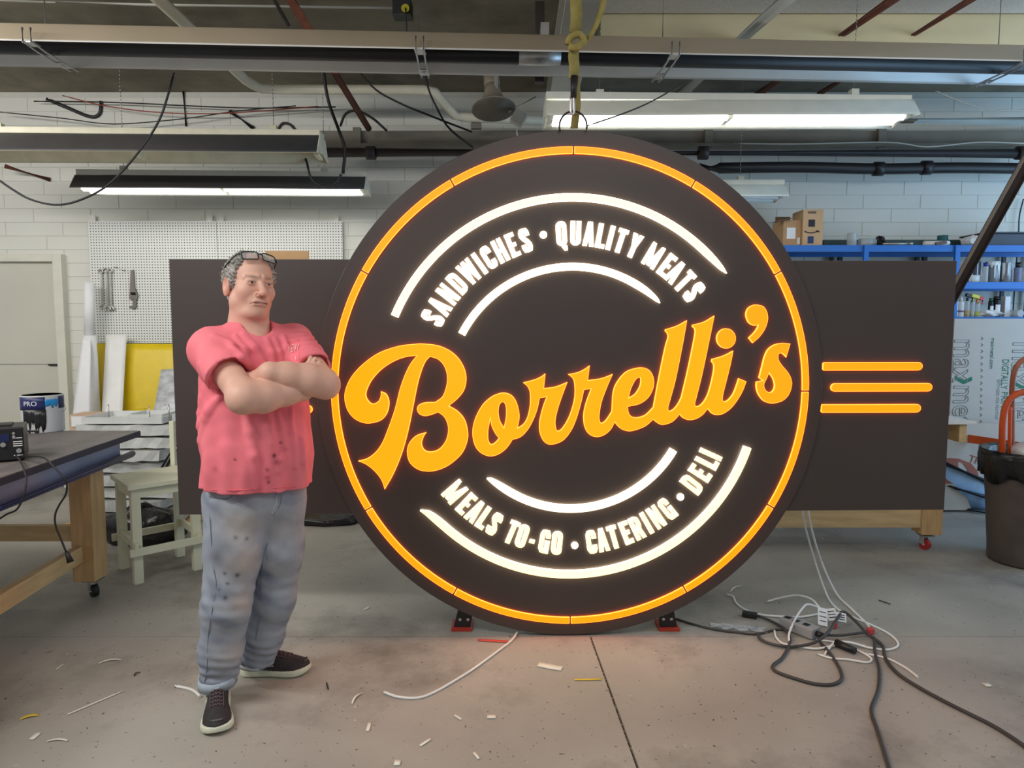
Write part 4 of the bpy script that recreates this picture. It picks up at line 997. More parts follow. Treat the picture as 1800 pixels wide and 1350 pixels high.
# yellow sheet, white strip, crinkled silver sheet, paper rolls
def lean_sheet(name, label, cat, quad, Yt_, Yb_, m, th=.004, bow=0.0, n=10, floor=True):
    (u0, v0), (u1, v1), (u2, v2), (u3, v3) = quad   # tl tr br bl
    rows = []
    for i in range(n + 1):
        f = i / n; Y = Yt_ + (Yb_ - Yt_) * f + bow * math.sin(math.pi * f)
        a = PY(u0 + (u3 - u0) * f, v0 + (v3 - v0) * f, Y); b = PY(u1 + (u2 - u1) * f, v1 + (v2 - v1) * f, Y)
        rows.append([a.lerp(b, k / 4) for k in range(5)])
    if floor: rows.append([V(p.x, p.y - .01, .004) for p in rows[-1]])
    bm = nb(); sheet(bm, rows, th); return single(name, bm, m, label, cat, smooth=False)
m_yel = mat('yellow_sheet', (226, 196, 24), rough=0.4, var=0.05)
lean_sheet('plastic_sheet', 'bright yellow plastic sheet below the pegboard', 'plastic sheet', [(168, 604), (330, 605), (330, 742), (177, 742)], 6.62, 6.45, m_yel, .006, 0.0)
lean_sheet('plastic_strip', 'tall white plastic strip leaning on the yellow sheet', 'plastic strip', [(187, 588), (223, 587), (214, 752), (178, 752)], 6.55, 6.25, m_whitep, .005, .05)
m_film = mat('crinkled_film', (188, 190, 194), rough=0.25, var=0.3, scale=14, bump=0.8, bscale=18)
lean_sheet('plastic_film', 'crinkled silver plastic film standing between yellow sheet and sign', 'plastic film', [(284, 651), (330, 648), (330, 752), (266, 752)], 6.3, 6.0, m_film, .01, -.06)
lean_sheet('yellow_offcut', 'small curved yellow offcut lying behind the white trays', 'offcut', [(224, 722), (257, 718), (262, 735), (214, 738)], 6.2, 6.0, m_yel, .004, -.05, floor=False)
m_paper = mat('white_paper', (236, 236, 238), rough=0.7, var=0.03)
bm = nb(); a, b = PY(157, 497, 6.5), PY(157, 589, 6.5); cyl(bm, b, a, .043, seg=18); single('paper_roll', bm, m_paper, 'upper white paper roll standing left of the pegboard', 'roll')
bm = nb(); a = PY(158, 590, 6.45); b = V(a.x + .015, 6.45, 0.0); cyl(bm, b, a, .052, seg=18); single('paper_roll', bm, m_paper, 'lower white paper roll standing left of the yellow sheet', 'roll')
lean_sheet('paper_sheet', 'curled white paper sheet leaning between the door and the rolls', 'paper', [(146, 590), (160, 592), (158, 740), (126, 745)], 6.42, 6.2, m_paper, .003, -.04)
# trays and wrapped panels
m_tray = mat('white_channel_tray', (212, 214, 212), rough=0.5, var=0.05)
ty = 5.35; tz = PY(220, 742, ty).z
def tray(label, x0, x1, y0, y1, z, h, m=m_tray):
    t = thing('metal_tray', label, 'tray', ((x0 + x1) / 2, (y0 + y1) / 2, z), 'metal trays on the wrapped panels')
    bm = nb(); bx(bm, ((x0 + x1) / 2, (y0 + y1) / 2, z + .004), (x1 - x0, y1 - y0, .008)); part('base', bm, m, t)
    for c, s in ((((x0 + x1) / 2, y0, z + h/2), (x1 - x0, .008, h)), (((x0 + x1) / 2, y1, z + h/2), (x1 - x0, .008, h)), ((x0, (y0 + y1) / 2, z + h/2), (.008, y1 - y0, h)), ((x1, (y0 + y1) / 2, z + h/2), (.008, y1 - y0, h))):
        bm = nb(); bx(bm, c, s); part('side', bm, m, t)
    return t
x0 = PY(144, 745, ty).x; x1 = PY(285, 745, ty).x
STK = tz - .012
tray('long white metal tray lying on the wrapped panels', x0, x1, ty, ty + .42, STK, .048)
tray('short white metal tray inside the long one, left of two', x0 + .3, x0 + .56, ty + .1, ty + .36, STK + .009, .05)
tray('short white metal tray inside the long one, right of two', x0 + .64, x0 + .88, ty + .1, ty + .36, STK + .009, .05)
for k, (u, v) in enumerate(((191, 722), (263, 725), (297, 722))):
    bm = nb(); p = PY(u, v, ty + .06); cyl(bm, (p.x, p.y, STK + .008), (p.x, p.y, p.z + .05), .005, seg=8)
    single('threaded_stud', bm, m_galv, ('thin steel stud standing in the tray below the white strip', 'thin steel stud standing in the tray below the yellow sheet', 'thin steel stud standing near the left wing of the sign')[k], 'stud')
m_wrap = mat('wrapped_panel', (206, 208, 206), rough=0.22, var=0.14, scale=9, bump=0.7, bscale=14, spec=0.7)
def crumple(bm, c, s, amp, seed, n=(10, 5, 1), rot=None):
    rnd = random.Random(seed); nx, ny, nz = n; vs = {}
    def vert(i, j, k):
        if (i, j, k) not in vs:
            p = V((i / nx - .5) * s[0], (j / ny - .5) * s[1], (k / nz - .5) * s[2]) + V(rnd.uniform(-1, 1), rnd.uniform(-1, 1), rnd.uniform(-.6, .6)) * amp
            if rot is not None: p = rot @ p
            vs[(i, j, k)] = bm.verts.new(Vector(c) + p)
        return vs[(i, j, k)]
    for i in range(nx):
        for j in range(ny):
            bm.faces.new([vert(i, j, 0), vert(i, j+1, 0), vert(i+1, j+1, 0), vert(i+1, j, 0)]); bm.faces.new([vert(i, j, nz), vert(i+1, j, nz), vert(i+1, j+1, nz), vert(i, j+1, nz)])
    for i in range(nx):
        for k in range(nz):
            bm.faces.new([vert(i, 0, k), vert(i+1, 0, k), vert(i+1, 0, k+1), vert(i, 0, k+1)]); bm.faces.new([vert(i, ny, k), vert(i, ny, k+1), vert(i+1, ny, k+1), vert(i+1, ny, k)])
    for j in range(ny):
        for k in range(nz):
            bm.faces.new([vert(0, j, k), vert(0, j, k+1), vert(0, j+1, k+1), vert(0, j+1, k)]); bm.faces.new([vert(nx, j, k), vert(nx, j+1, k), vert(nx, j+1, k+1), vert(nx, j, k+1)])
zz = .02; k = 0
ordn = ['lowest', 'second lowest', 'third lowest', 'fourth lowest', 'fifth lowest', 'third from the top', 'second from the top', 'topmost']
nst = 8; hh = (STK - .02) / nst
for k in range(nst):
    h = hh; sh = (.04, -.06, .05, -.02, .06, -.05, .03, .0)[k]
    bm = nb(); crumple(bm, ((x0 + x1) / 2 + .02 + sh, ty + .28 + sh * .5, zz + h / 2), (x1 - x0 + .1 - abs(sh), .62, h * .80), .008, 20 + k)
    single('wrapped_panel', bm, m_wrap, f'plastic-wrapped silver panel, {ordn[k]} in the stack behind the stool', 'panel', 'wrapped panels stacked behind the stool', smooth=False)
    zz += h
bm = nb(); bx(bm, ((x0 + x1) / 2 + .02, ty + .28, .009), (1.0, .6, .018)); single('pallet_board', bm, m_wood, 'flat wooden board under the stack of wrapped panels', 'board')
# carton and label sheets behind bench
m_card = mat('cardboard', (186, 148, 108), rough=0.8, var=0.08, scale=5)
cb = PY(142, 740, 5.75)
bm = nb(); bx(bm, (cb.x + .02, 5.85, (PY(140, 726, 5.85).z) / 2), (.22, .2, PY(140, 726, 5.85).z)); single('carton', bm, mat('pale_carton', (200, 172, 150), rough=0.8), 'closed cardboard carton between the door and the metal trays', 'carton')
bm = nb(); p = PY(143, 741, 5.742); bx(bm, p, (.16, .004, .085)); single('label_sheet', bm, m_paper, 'white printed sheet on the front of the closed cardboard carton', 'paper')
# black bag, tarp, hoses
m_bag = mat('black_bag_film', (28, 27, 28), rough=0.28, var=0.3, scale=10, bump=1.0, bscale=16, spec=0.6)
def blob(bm, c, s, seed, amp=.12, n=14):
    rnd = random.Random(seed); ph = [rnd.uniform(0, 6.28) for _ in range(12)]; rings = []
    for i in range(n + 1):
        t = math.pi * i / n; ring = []
        for j in range(n * 2):
            a = 2 * math.pi * j / (n * 2)
            k = 1 + amp * (math.sin(3*a + ph[0] + 2*t) + .7 * math.sin(5*a + ph[1] - 3*t) + .6 * math.sin(7*t + ph[2] + a) + .4 * math.sin(11*a + ph[3]))
            p = V(math.sin(t) * math.cos(a) * s[0], math.sin(t) * math.sin(a) * s[1], math.cos(t) * s[2]) * k
            p = p + Vector(c); p.z = max(p.z, .004 + .002 * math.sin(5 * a)); ring.append(bm.verts.new(p))
        rings.append(ring)
    for A, B in zip(rings, rings[1:]):
        for j in range(n * 2):
            q = (j + 1) % (n * 2)
            try: bm.faces.new((A[j], A[q], B[q], B[j]))
            except ValueError: pass
    bmesh.ops.remove_doubles(bm, verts=bm.verts, dist=1e-4)
bm = nb(); p = PY(252, 885, 4.98); blob(bm, (p.x, 4.98, .09), (.30, .17, .16), 4, .09); single('trash_bag', bm, m_bag, 'black plastic bag lying on the floor behind the cream stool', 'bag', smooth=True)
bm = nb(); p = PZ(560, 925); blob(bm, (p.x - .05, p.y + .25, .03), (.45, .28, .055), 8, .08); single('plastic_tarp', bm, m_bag, 'crumpled black plastic tarp on the floor behind the man', 'tarp', smooth=True)
for k in range(3):
    bm = nb(); tube(bm, catmull([PY(276 + 5 * k, 836, 5.38),  PY(290 + 4 * k, 812, 5.30), PY(306 + 4 * k, 788, 5.30), PY(330, 772 + 5 * k, 5.34)], 5), .008, seg=6)
    single('hose', bm, (m_cord, m_galv, m_cord)[k], ('outer black hose curving behind the stool seat', 'silver hose curving behind the stool seat', 'inner black hose curving behind the stool seat')[k], 'hose')
bm = nb(); a = PY(505, 449, 6.2); bx(bm, (a.x, 6.2, PY(505, 441, 6.2).z / 2), (.37, .012, PY(505, 441, 6.2).z)); single('cardboard_sheet', bm, m_card, 'tan cardboard sheet showing above the left wing beside the head', 'cardboard')

# ================================================================== RIGHT SIDE
# wooden bench behind the sign
bz = PZ(1630, 967); bxX = PY(1629, 920, bz.y + .03).x
b2 = thing('wooden_bench', 'wheeled pine bench standing behind the right wing of the sign', 'workbench', (bxX - .8, bz.y + .3, 0))
Yl = bz.y + .03
for (x, y) in ((bxX, Yl), (bxX, Yl + .6), (bxX - 1.7, Yl), (bxX - 1.7, Yl + .6)):
    bm = nb(); bx(bm, (x, y, .485), (.14, .13, .74), bev=.004); l = part('leg', bm, m_wood, b2)
    caster(l, (x - .01, y - .01, 0), .036, mat('red_caster', (178, 40, 40), rough=0.5), yaw=.5)
bm = nb(); bx(bm, (bxX - .88, Yl - .03, .225), (1.62, .04, .125), bev=.003); part('stretcher', bm, m_woodh, b2)
bm = nb(); bx(bm, (bxX - .88, Yl + .63, .225), (1.62, .04, .125), bev=.003); part('stretcher', bm, m_woodh, b2)
tx = PY(1690, 738, Yl + .1).x
bm = nb(); bx(bm, ((tx + bxX - 2.0) / 2, Yl + .32, .885), (tx - bxX + 2.0, .78, .02), bev=.002); part('top', bm, m_whitep, b2)
bm = nb(); bx(bm, (tx - .08, Yl + .32, .812), (.05, .74, .12), bev=.002); part('apron', bm, m_woody, b2)
bm = nb(); bx(bm, (bxX - .9, Yl - .03, .812), (1.9, .04, .12), bev=.002); part('apron', bm, m_woodh, b2)

# blue shelving with stock
m_shelf = mat('blue_shelf_paint', (24, 108, 196), rough=0.4, var=0.06)
m_shelfd = mat('shelf_deck', (150, 148, 140), rough=0.7, var=0.1)
SY = 6.18; SD = .46
zs_ = [PY(1600, 431, SY).z, PY(1740, 496, SY).z, PY(1740, 557, SY).z]
sx0 = PY(1368, 435, SY).x; sx1 = PY(1900, 435, SY).x
shelf = thing('shelving_unit', 'blue steel shelving against the wall to the right of the sign', 'shelf', ((sx0 + sx1) / 2, SY + SD / 2, 0))
for z in zs_ + [zs_[2] - .6, .3]:
    bm = nb(); bx(bm, ((sx0 + sx1) / 2, SY + SD / 2, z - .008), (sx1 - sx0, SD, .016)); sh_ = part('shelf_board', bm, m_shelfd, shelf)
    for y in (SY, SY + SD):
        bm = nb(); bx(bm, ((sx0 + sx1) / 2, y, z - .028), (sx1 - sx0, .012, .058), bev=.002); part('shelf_beam', bm, m_shelf, sh_)
for u in (1372, 1521, 1681, 1880):
    x = PY(u, 440, SY).x
    for y in (SY - .01, SY + SD + .01):
        bm = nb(); bx(bm, (x, y, zs_[0] / 2), (.04, .03, zs_[0]), bev=.002); part('post', bm, m_shelf if y < SY else m_black, shelf)
for u in (1464, 1615, 1768):
    x = PY(u, 440, SY + SD).x; bm = nb(); bx(bm, (x, SY + SD + .02, zs_[0] / 2), (.035, .02, zs_[0]), bev=.002); part('rear_post', bm, m_black, shelf)
# boxes on top
z1 = zs_[0]
def wpx(u0, u1, Y): return PY(u0, 430, Y).x, PY(u1, 430, Y).x
t = thing('cardboard_box', 'open cardboard box with raised flaps and a white shipping label', 'box', (PY(1391, 430, 6.35).x, 6.35, z1))
a, b = wpx(1376, 1407, 6.25); h = PY(1390, 387, 6.25).z - z1
bm = nb(); bx(bm, ((a + b) / 2, 6.38, z1 + h / 2), (b - a, .26, h)); part('body', bm, m_card, t)
bm = nb(); bx(bm, ((a + b) / 2 + .01, 6.50, z1 + h + .03), (b - a - .02, .006, .07)); part('back_flap', bm, mat('cardboard_inner', (120, 92, 70), rough=0.85), t)
bm = nb(); bx(bm, ((a + b) / 2 - .09, 6.25, z1 + h - .003), (.14, .10, .006), Matrix.Rotation(-.2, 3, 'Y')); part('front_flap', bm, MATS['cardboard_inner'], t)
bm = nb(); bx(bm, ((a + b) / 2 - .008, 6.249, z1 + .11), (.075, .002, .095)); part('shipping_label', bm, m_paper, t)
bm = nb(); bx(bm, (b - .018, 6.249, z1 + .045), (.022, .002, .055)); part('barcode_sticker', bm, m_paper, t)
m_ink = mat('dark_ink', (38, 40, 52), rough=0.7)
t = thing('cardboard_box', 'tall upright cardboard box with a dark curved arrow print', 'box', (PY(1428, 430, 6.3).x, 6.3, z1))
a, b = wpx(1410, 1441, 6.22); h = PY(1428, 368, 6.22).z - z1; c = (a + b) / 2
bm = nb(); bx(bm, (c + .012, 6.34, z1 + h / 2), (b - a + .02, .24, h)); part('body', bm, mat('cardboard_light', (204, 168, 128), rough=0.8, var=0.06), t)
bm = nb(); bx(bm, (c, 6.218, z1 + h * .62), (.055, .002, .06)); part('dark_patch', bm, m_ink, t)
bm = nb(); bx(bm, (c - .005, 6.218, z1 + .05), (.05, .002, .06)); part('blue_patch', bm, mat('blue_ink', (40, 60, 110), rough=0.7), t)
bm = nb(); tube(bm, catmull([V(c - .06, 6.217, z1 + h * .40), V(c - .03, 6.217, z1 + h * .36), V(c + .01, 6.217, z1 + h * .355), V(c + .06, 6.217, z1 + h * .40)], 5), .0045, seg=6)
tube(bm, [V(c + .04, 6.217, z1 + h * .41), V(c + .065, 6.217, z1 + h * .405), V(c + .062, 6.217, z1 + h * .365)], .004, seg=6); part('curved_arrow', bm, m_ink, t)
for zf in (.93, .90):
    bm = nb(); bx(bm, (c, 6.218, z1 + h * zf), (.07, .002, .006)); part('printed_line', bm, m_ink, t)
# top shelf odds and ends
m_glass = mat('clear_plastic', (205, 212, 216), rough=0.15, var=0.03, alpha=0.6)
def pot(name, label, cat, u0, u1, vtop, Y, z, m, parts=()):
    x0_, x1_ = PY(u0, 450, Y).x, PY(u1, 450, Y).x; r = (x1_ - x0_) / 2; c = V((x0_ + x1_) / 2, Y + r, z); h = PY((u0 + u1) / 2, vtop, Y).z - z
    t = thing(name, label, cat, c); bm = nb()
    lathe(bm, [(r * .95, 0), (r, .004), (r, h - .006), (r * 1.03, h - .004), (r * 1.03, h), (r * .9, h), (r * .9, h - .006), (0, h - .006)], c, 22); part('body', bm, m, t)
    return t, c, r, h
pot('plastic_tub', 'clear plastic tub on the top shelf right of the cardboard boxes', 'tub', 1492, 1508, 409, 6.25, z1, m_glass)
bm = nb(); a, b = PY(1511, 424, 6.3), PY(1538, 425, 6.3); a.z = b.z = z1 + .036; cyl(bm, a, b, .036, seg=18); single('plastic_jar', bm, m_glass, 'pale plastic jar lying on its side on the top shelf', 'jar')
bm = nb(); a = PY(1546, 425, 6.3); blob(bm, (a.x, 6.3, z1 + .04), (.05, .05, .045), 12, .15, 8); bmesh.ops.translate(bm, verts=bm.verts, vec=(0, 0, 0)); single('black_clip', bm, m_blackp, 'small black clamp beside the lying jar on the top shelf', 'clamp')
bm = nb(); a, b = wpx(1447, 1700, 6.55); bx(bm, ((a + b) / 2, 6.56, z1 + .045), (b - a, .06, .085), bev=.004); single('dark_panel', bm, mat('dark_green_board', (40, 66, 66), rough=0.5, var=0.1), 'long dark green board lying at the back of the top shelf', 'board')
bm = nb(); a, b = PY(1552, 428, 6.22), PY(1604, 424, 6.22); a.z = z1 + .016; b.z = z1 + .016; cyl(bm, a, b, .010, seg=10); cyl(bm, b - V(.03, 0, 0), b, .016, seg=12); single('metal_rod', bm, m_chr, 'shiny steel rod with a round head lying on the top shelf', 'rod')
t = thing('caulking_gun', 'white tube tool with brown tip lying on the top shelf', 'caulking gun', PY(1645, 430, 6.2))
bm = nb(); a, b = PY(1624, 427, 6.22), PY(1668, 427, 6.22); a.z = b.z = z1 + .022; cyl(bm, a, b, .02, seg=12); part('barrel', bm, m_whitep, t)
bm = nb(); bx(bm, V((a.x * .4 + b.x * .6), 6.19, z1 + .02), (.09, .02, .03), Matrix.Rotation(-.2, 3, 'Y')); part('grip', bm, mat('brown_plastic', (96, 72, 62), rough=0.5), t)
pot('green_can', 'small green tin behind the white tube tool on the top shelf', 'tin', 1652, 1669, 413, 6.38, z1, mat('teal_tin', (60, 110, 112), rough=0.4))
t = thing('storage_bin', 'dark grey storage bin at the right end of the top shelf', 'bin', PY(1770, 430, 6.25)); a, b = wpx(1733, 1830, 6.22); h = PY(1770, 410, 6.22).z - z1
bm = nb(); bx(bm, ((a + b) / 2, 6.40, z1 + h / 2), (b - a, .34, h), bev=.008); part('body', bm, mat('dark_bin', (56, 58, 72), rough=0.45), t)
bm = nb(); bx(bm, ((a + b) / 2, 6.40, z1 + h + .006), (b - a + .02, .36, .014), bev=.003); part('lid', bm, m_black, t)
bm = nb(); a = PY(1712, 424, 6.3); blob(bm, (a.x, 6.3, z1 + .045), (.10, .10, .05), 15, .1, 8); single('white_rag', bm, m_paper, 'crumpled white rag behind the steel channel on the top shelf', 'rag')
# middle shelf cans
z2 = zs_[1]
def drips(t, c, r, h, m, seed, n=5):
    rnd = random.Random(seed)
    for k in range(n):
        a = -math.pi / 2 - .3 + rnd.uniform(-1.1, 1.1); bm = nb(); l = rnd.uniform(.3, .95) * h
        patch(t, 'paint_drip', m, a, a + rnd.uniform(.12, .3), h - l, h * .98, r + .0015, c); bm.free()
m_can1 = mat('can_white', (226, 232, 234), rough=0.4, var=0.03); m_can2 = mat('can_dark', (74, 76, 92), rough=0.4, var=0.1); m_can3 = mat('can_grey', (150, 152, 158), rough=0.35, metal=0.4, var=0.1)
pot('paint_can', 'plain pale paint can next to the steel channel on the middle shelf', 'paint can', 1692, 1707, 460, 6.25, z2, m_can1)
t, c, r, h = pot('paint_can', 'dark splattered paint can with white lower half on the middle shelf', 'paint can', 1709, 1730, 459, 6.25, z2, m_can2); patch(t, 'white_splash', m_can1, -2.8, -.5, .002, h * .36, r + .001, c, jag=0); drips(t, c, r, h, m_can1, 3, 4)
t, c, r, h = pot('spray_bottle', 'clear bottle with blue cap between two paint cans', 'bottle', 1732, 1741, 468, 6.22, z2, m_glass); bm = nb(); cyl(bm, c + V(0, 0, h), c + V(0, 0, h + .03), r * .8, seg=14); part('cap', bm, mat('blue_cap', (36, 60, 160), rough=0.4), t)
t, c, r, h = pot('paint_can', 'widest paint can with thick white drips on the middle shelf', 'paint can', 1742, 1765, 459, 6.25, z2, m_can3); drips(t, c, r, h, m_can1, 6, 7); patch(t, 'white_rim', m_can1, -2.9, -.2, h * .8, h, r + .001, c)
t, c, r, h = pot('paint_can', 'grey streaked paint can right of the widest one', 'paint can', 1767, 1786, 461, 6.25, z2, m_can3); drips(t, c, r, h, m_can1, 11, 5)
t, c, r, h = pot('spray_can', 'dark topped spray can at the right end of the middle shelf', 'spray can', 1789, 1801, 470, 6.22, z2, mat('spray_body', (120, 128, 160), rough=0.4)); bm = nb(); cyl(bm, c + V(0, 0, h), c + V(0, 0, h + .045), r * .7, seg=14); part('cap', bm, m_blackp, t)
# lower shelf bottles
z3 = zs_[2]
for k, (u0, u1) in enumerate(((1682, 1691), (1692, 1702))):
    t, c, r, h = pot('bottle', ('white squeeze bottle touching the right wing of the sign', 'white squeeze bottle left of the amber spray bottle')[k], 'bottle', u0, u1, 530, 6.25, z3, m_whitep)
    bm = nb(); cyl(bm, c + V(0, 0, h), c + V(0, 0, h + .05), r * .6, r * .35, seg=12); part('cap', bm, m_whitep, t); patch(t, 'label_band', mat('purple_band', (120, 84, 130), rough=0.5), -2.8, -.3, h * .32, h * .42, r + .001, c)
def spray(label, u0, u1, vt, m_liq, m_head):
    t, c, r, h = pot('spray_bottle', label, 'spray bottle', u0, u1, vt, 6.24, z3, m_glass)
    bm = nb(); cyl(bm, c + V(0, 0, .004), c + V(0, 0, h * .4), r * 1.01, seg=16); part('liquid', bm, m_liq, t)
    bm = nb(); cyl(bm, c + V(0, 0, h), c + V(0, 0, h + .03), r * .5, seg=10); part('neck', bm, m_head, t)
    bm = nb(); bx(bm, c + V(.012, -.01, h + .045), (.07, .025, .03), Matrix.Rotation(.25, 3, 'Y'), bev=.005); hd_ = part('spray_head', bm, m_head, t)
    bm = nb(); tube(bm, [c + V(.03, -.01, h + .035), c + V(.04, -.01, h + .01), c + V(.03, -.01, h - .01)], .005, seg=6); part('trigger', bm, m_head, hd_)
spray('spray bottle of amber liquid with a dark head', 1703, 1711, 529, mat('amber_liquid', (196, 160, 60), rough=0.3), m_blackp)
spray('spray bottle with yellow head on the lower shelf', 1713, 1720, 530, mat('pale_liquid', (196, 200, 190), rough=0.3), mat('yellow_head', (222, 214, 50), rough=0.4))
spray('spray bottle of yellow-green liquid with a red head', 1721, 1730, 533, mat('green_liquid', (196, 204, 50), rough=0.3), mat('red_head', (206, 52, 62), rough=0.4))
for k, (u0, u1, vt, lab, mc) in enumerate(((1745, 1753, 530, 'slim black bottle with green cap and white label', mat('green_cap', (30, 84, 62), rough=0.4)), (1754, 1766, 527, 'wide black bottle with white label left of the white carton', m_blackp))):
    t, c, r, h = pot('bottle', lab, 'bottle', u0, u1, vt, 6.25, z3, m_blackp)
    bm = nb(); cyl(bm, c + V(0, 0, h), c + V(0, 0, h + .03), r * .75, seg=14); part('cap', bm, mc, t); patch(t, 'label', m_paper, -2.3, -.85, h * .1, h * .72, r + .0015, c)
bm = nb(); a, b = PY(1768, 540, 6.28).x, PY(1777, 540, 6.28).x; h = PY(1772, 521, 6.28).z - z3; bx(bm, ((a + b) / 2, 6.32, z3 + h / 2), (b - a, .06, h)); single('white_carton', bm, m_paper, 'narrow white carton standing right of the black bottles', 'carton')
bm = nb(); a, b = PY(1781, 552, 6.25), PY(1793, 552, 6.25); r = (b.x - a.x) / 2; cyl(bm, V((a.x + b.x) / 2, 6.2, z3 + r), V((a.x + b.x) / 2, 6.35, z3 + r), r, seg=18); single('glass_jar', bm, m_glass, 'clear jar lying end-on at the right of the lower shelf', 'jar')
bm = nb(); a = PY(1740, 553, 6.25); blob(bm, (a.x, 6.25, z3 + .03), (.09, .07, .028), 21, .15, 8); single('white_rag', bm, m_paper, 'crumpled white rag on the lower shelf before the bottles', 'rag')

# leaning steel channel
m_chan = mat('rusty_brown_steel', (58, 48, 44), rough=0.55, var=0.2, scale=8)
a, b = PY(1812, 276, 4.35), PY(1640, 585, 4.80); d = (b - a).normalized(); n = d.cross(V(0, 1, 0)).normalized()
b = a + d * ((a.z - 0.93) / -d.z)
t = thing('steel_channel', 'rusty brown steel channel leaning diagonally beside the sign', 'steel channel', b)
def chan(o0, o1, y0, y1, name, m):
    bm = nb(); hexa(bm, [a + n*o0 + V(0, y0, 0), a + n*o1 + V(0, y0, 0), a + n*o1 + V(0, y1, 0), a + n*o0 + V(0, y1, 0), b + n*o0 + V(0, y0, 0), b + n*o1 + V(0, y0, 0), b + n*o1 + V(0, y1, 0), b + n*o0 + V(0, y1, 0)]); part(name, bm, m, t)
chan(-.035, .035, .02, .03, 'web', m_chan)
m_lip = mat('worn_grey_edge', (128, 116, 104), rough=0.5, var=0.15)
if n.x > 0: lo_, hi_ = -.035, .035
else: lo_, hi_ = .035, -.035
chan(lo_, lo_ * .75, -.005, .02, 'flange', m_lip); chan(hi_, hi_ * .85, -.005, .02, 'flange', m_chan)
# printed panel sheet
m_panel = mat('printed_sheet_grey', (182, 174, 164), rough=0.5, var=0.03)
SYp = 5.95
xl2 = PY(1674, 640, SYp).x; xr2 = xl2 + 1.25; ztp = PY(1740, 560, SYp).z
t = thing('panel_sheet', 'grey panel sheet with sideways printed lettering leaning near the bin', 'panel', (xl2 + .6, SYp, .55))
bm = nb(); bx(bm, ((xl2 + xr2) / 2, SYp + .02, (ztp + .5) / 2), (xr2 - xl2, .04, ztp - .5)); part('sheet', bm, m_panel, t)
m_line = mat('grey_outline_ink', (138, 140, 142), rough=0.7); m_grn = mat('green_ink', (16, 104, 72), rough=0.6); m_blk = mat('black_ink', (40, 42, 46), rough=0.7)
RX = Matrix(((0, 1, 0, 0), (0, 0, -1, 0), (-1, 0, 0, 0), (0, 0, 0, 1)))   # text runs downward
def side_text(txt, u, v, xh_px, m, outline=0.0, length_px=None, name='lettering'):
    me = text_mesh(txt, 1.0, outline / 0.3 if outline else 0.0, extrude=.001)
    co = np.empty(len(me.vertices) * 3); me.vertices.foreach_get('co', co); co = co.reshape(-1, 3)
    p0 = PY(u, v, SYp); s = abs(PY(u + xh_px, v, SYp).x - p0.x); sx = s
    H = 0.52 if txt[0].islower() else 0.73
    sy = s / H; sx = sy
    if length_px: sx = abs(PY(u, v + length_px, SYp).z - p0.z) / (co[:, 0].max() - co[:, 0].min())
    co[:, 0] -= co[:, 0].min()
    co = np.stack([co[:, 0] * sx, co[:, 1] * sy, co[:, 2] * (1 if not outline else .3)], 1)
    me.vertices.foreach_set('co', co.ravel()); me.transform(RX)
    me.transform(Matrix.Translation((p0.x, SYp - .0015, p0.z)))
    return part(name, me, m, t)
side_text('max', 1678, 597, 30, m_line, .0035, 76, 'outline_lettering')
side_text('metal', 1677, 678, 30, m_line, .0035, 96, 'outline_lettering')
side_text('maxmetal.com', 1742.5, 594, 5, m_grn, 0, 54)
side_text('DIGITALLY', 1762, 632, 12.5, m_grn, 0, 52); side_text('PRINTABLE', 1761, 689, 11, m_grn, 0, 66)
side_text('OPTIMIZED FOR PRINTING', 1753, 667, 5, m_line, 0, 70)
side_text('max', 1781, 602, 30, m_line, .0035, 76, 'outline_lettering')
side_text('metal', 1780, 682, 30, m_line, .0035, 96, 'outline_lettering')
def chev(u0, v0, u1, w, vd):
    P = [(u0, v0), ((u0 + u1) / 2, v0 + vd), (u1, v0 + 2), (u1, v0 + 2 + w), ((u0 + u1) / 2, v0 + vd + w), (u0, v0 + w)]
    bm = nb(); prism(bm, [PY(a_, b_, SYp) for a_, b_ in P], (0, -.002, 0)); part('green_chevron', bm, m_grn, t)
chev(1678.5, 660, 1708.5, 7, 8.5); chev(1783, 670, 1813, 7, 8.5)
for k in range(19):
    v = 595 + k * 11.2; u = 1726.5 - k * .18
    bm = nb(); tube(bm, [PY(u - 1.6, v - 2.4, SYp - .001), PY(u + 1.6, v, SYp - .001), PY(u - 1.6, v + 2.4, SYp - .001)], .0028, seg=4); part('arrow_mark', bm, m_blk, t)
# orange cart rail that carries it, lettered board, blue framed panel
m_or = mat('orange_paint', (214, 84, 24), rough=0.45, var=0.12, scale=6)
t = thing('panel_cart', 'orange steel panel cart holding the printed sheet', 'cart', PY(1745, 790, 5.6))
a, b = PY(1685, 768, 5.82), PY(1830, 790, 5.25)
bm = nb(); hexa(bm, [a + V(0, 0, -.035), b + V(0, 0, -.035), b + V(0, .03, -.035), a + V(0, .03, -.035), a + V(0, 0, .03), b + V(0, 0, .03), b + V(0, .03, .03), a + V(0, .03, .03)]); part('rail', bm, m_or, t)
for f in (.1, .95):
    p = a.lerp(b, f); bm = nb(); bx(bm, (p.x, p.y + .05, p.z / 2), (.05, .05, p.z - .06)); part('upright', bm, m_or, t)
bm = nb(); bx(bm, ((xl2 + xr2) / 2, SYp + .03, .468), (1.3, .10, .06)); part('support_ledge', bm, m_or, t)
for f in (.2, .9):
    bm = nb(); bx(bm, (xl2 + f * 1.2, SYp + .03, .22), (.05, .05, .44)); part('support_leg', bm, m_or, t)
t = thing('lettered_board', 'pale board with brown outlined letters standing behind the bin', 'sign board', PY(1700, 860, 5.75))
YB = 5.75
bm = nb(); bx(bm, (PY(1720, 820, YB).x, YB + .01, .38), (.75, .02, .72)); part('board', bm, m_panel, t)
m_brn = mat('brown_ink', (150, 84, 66), rough=0.6); 
bm = nb(); O = []; I = []
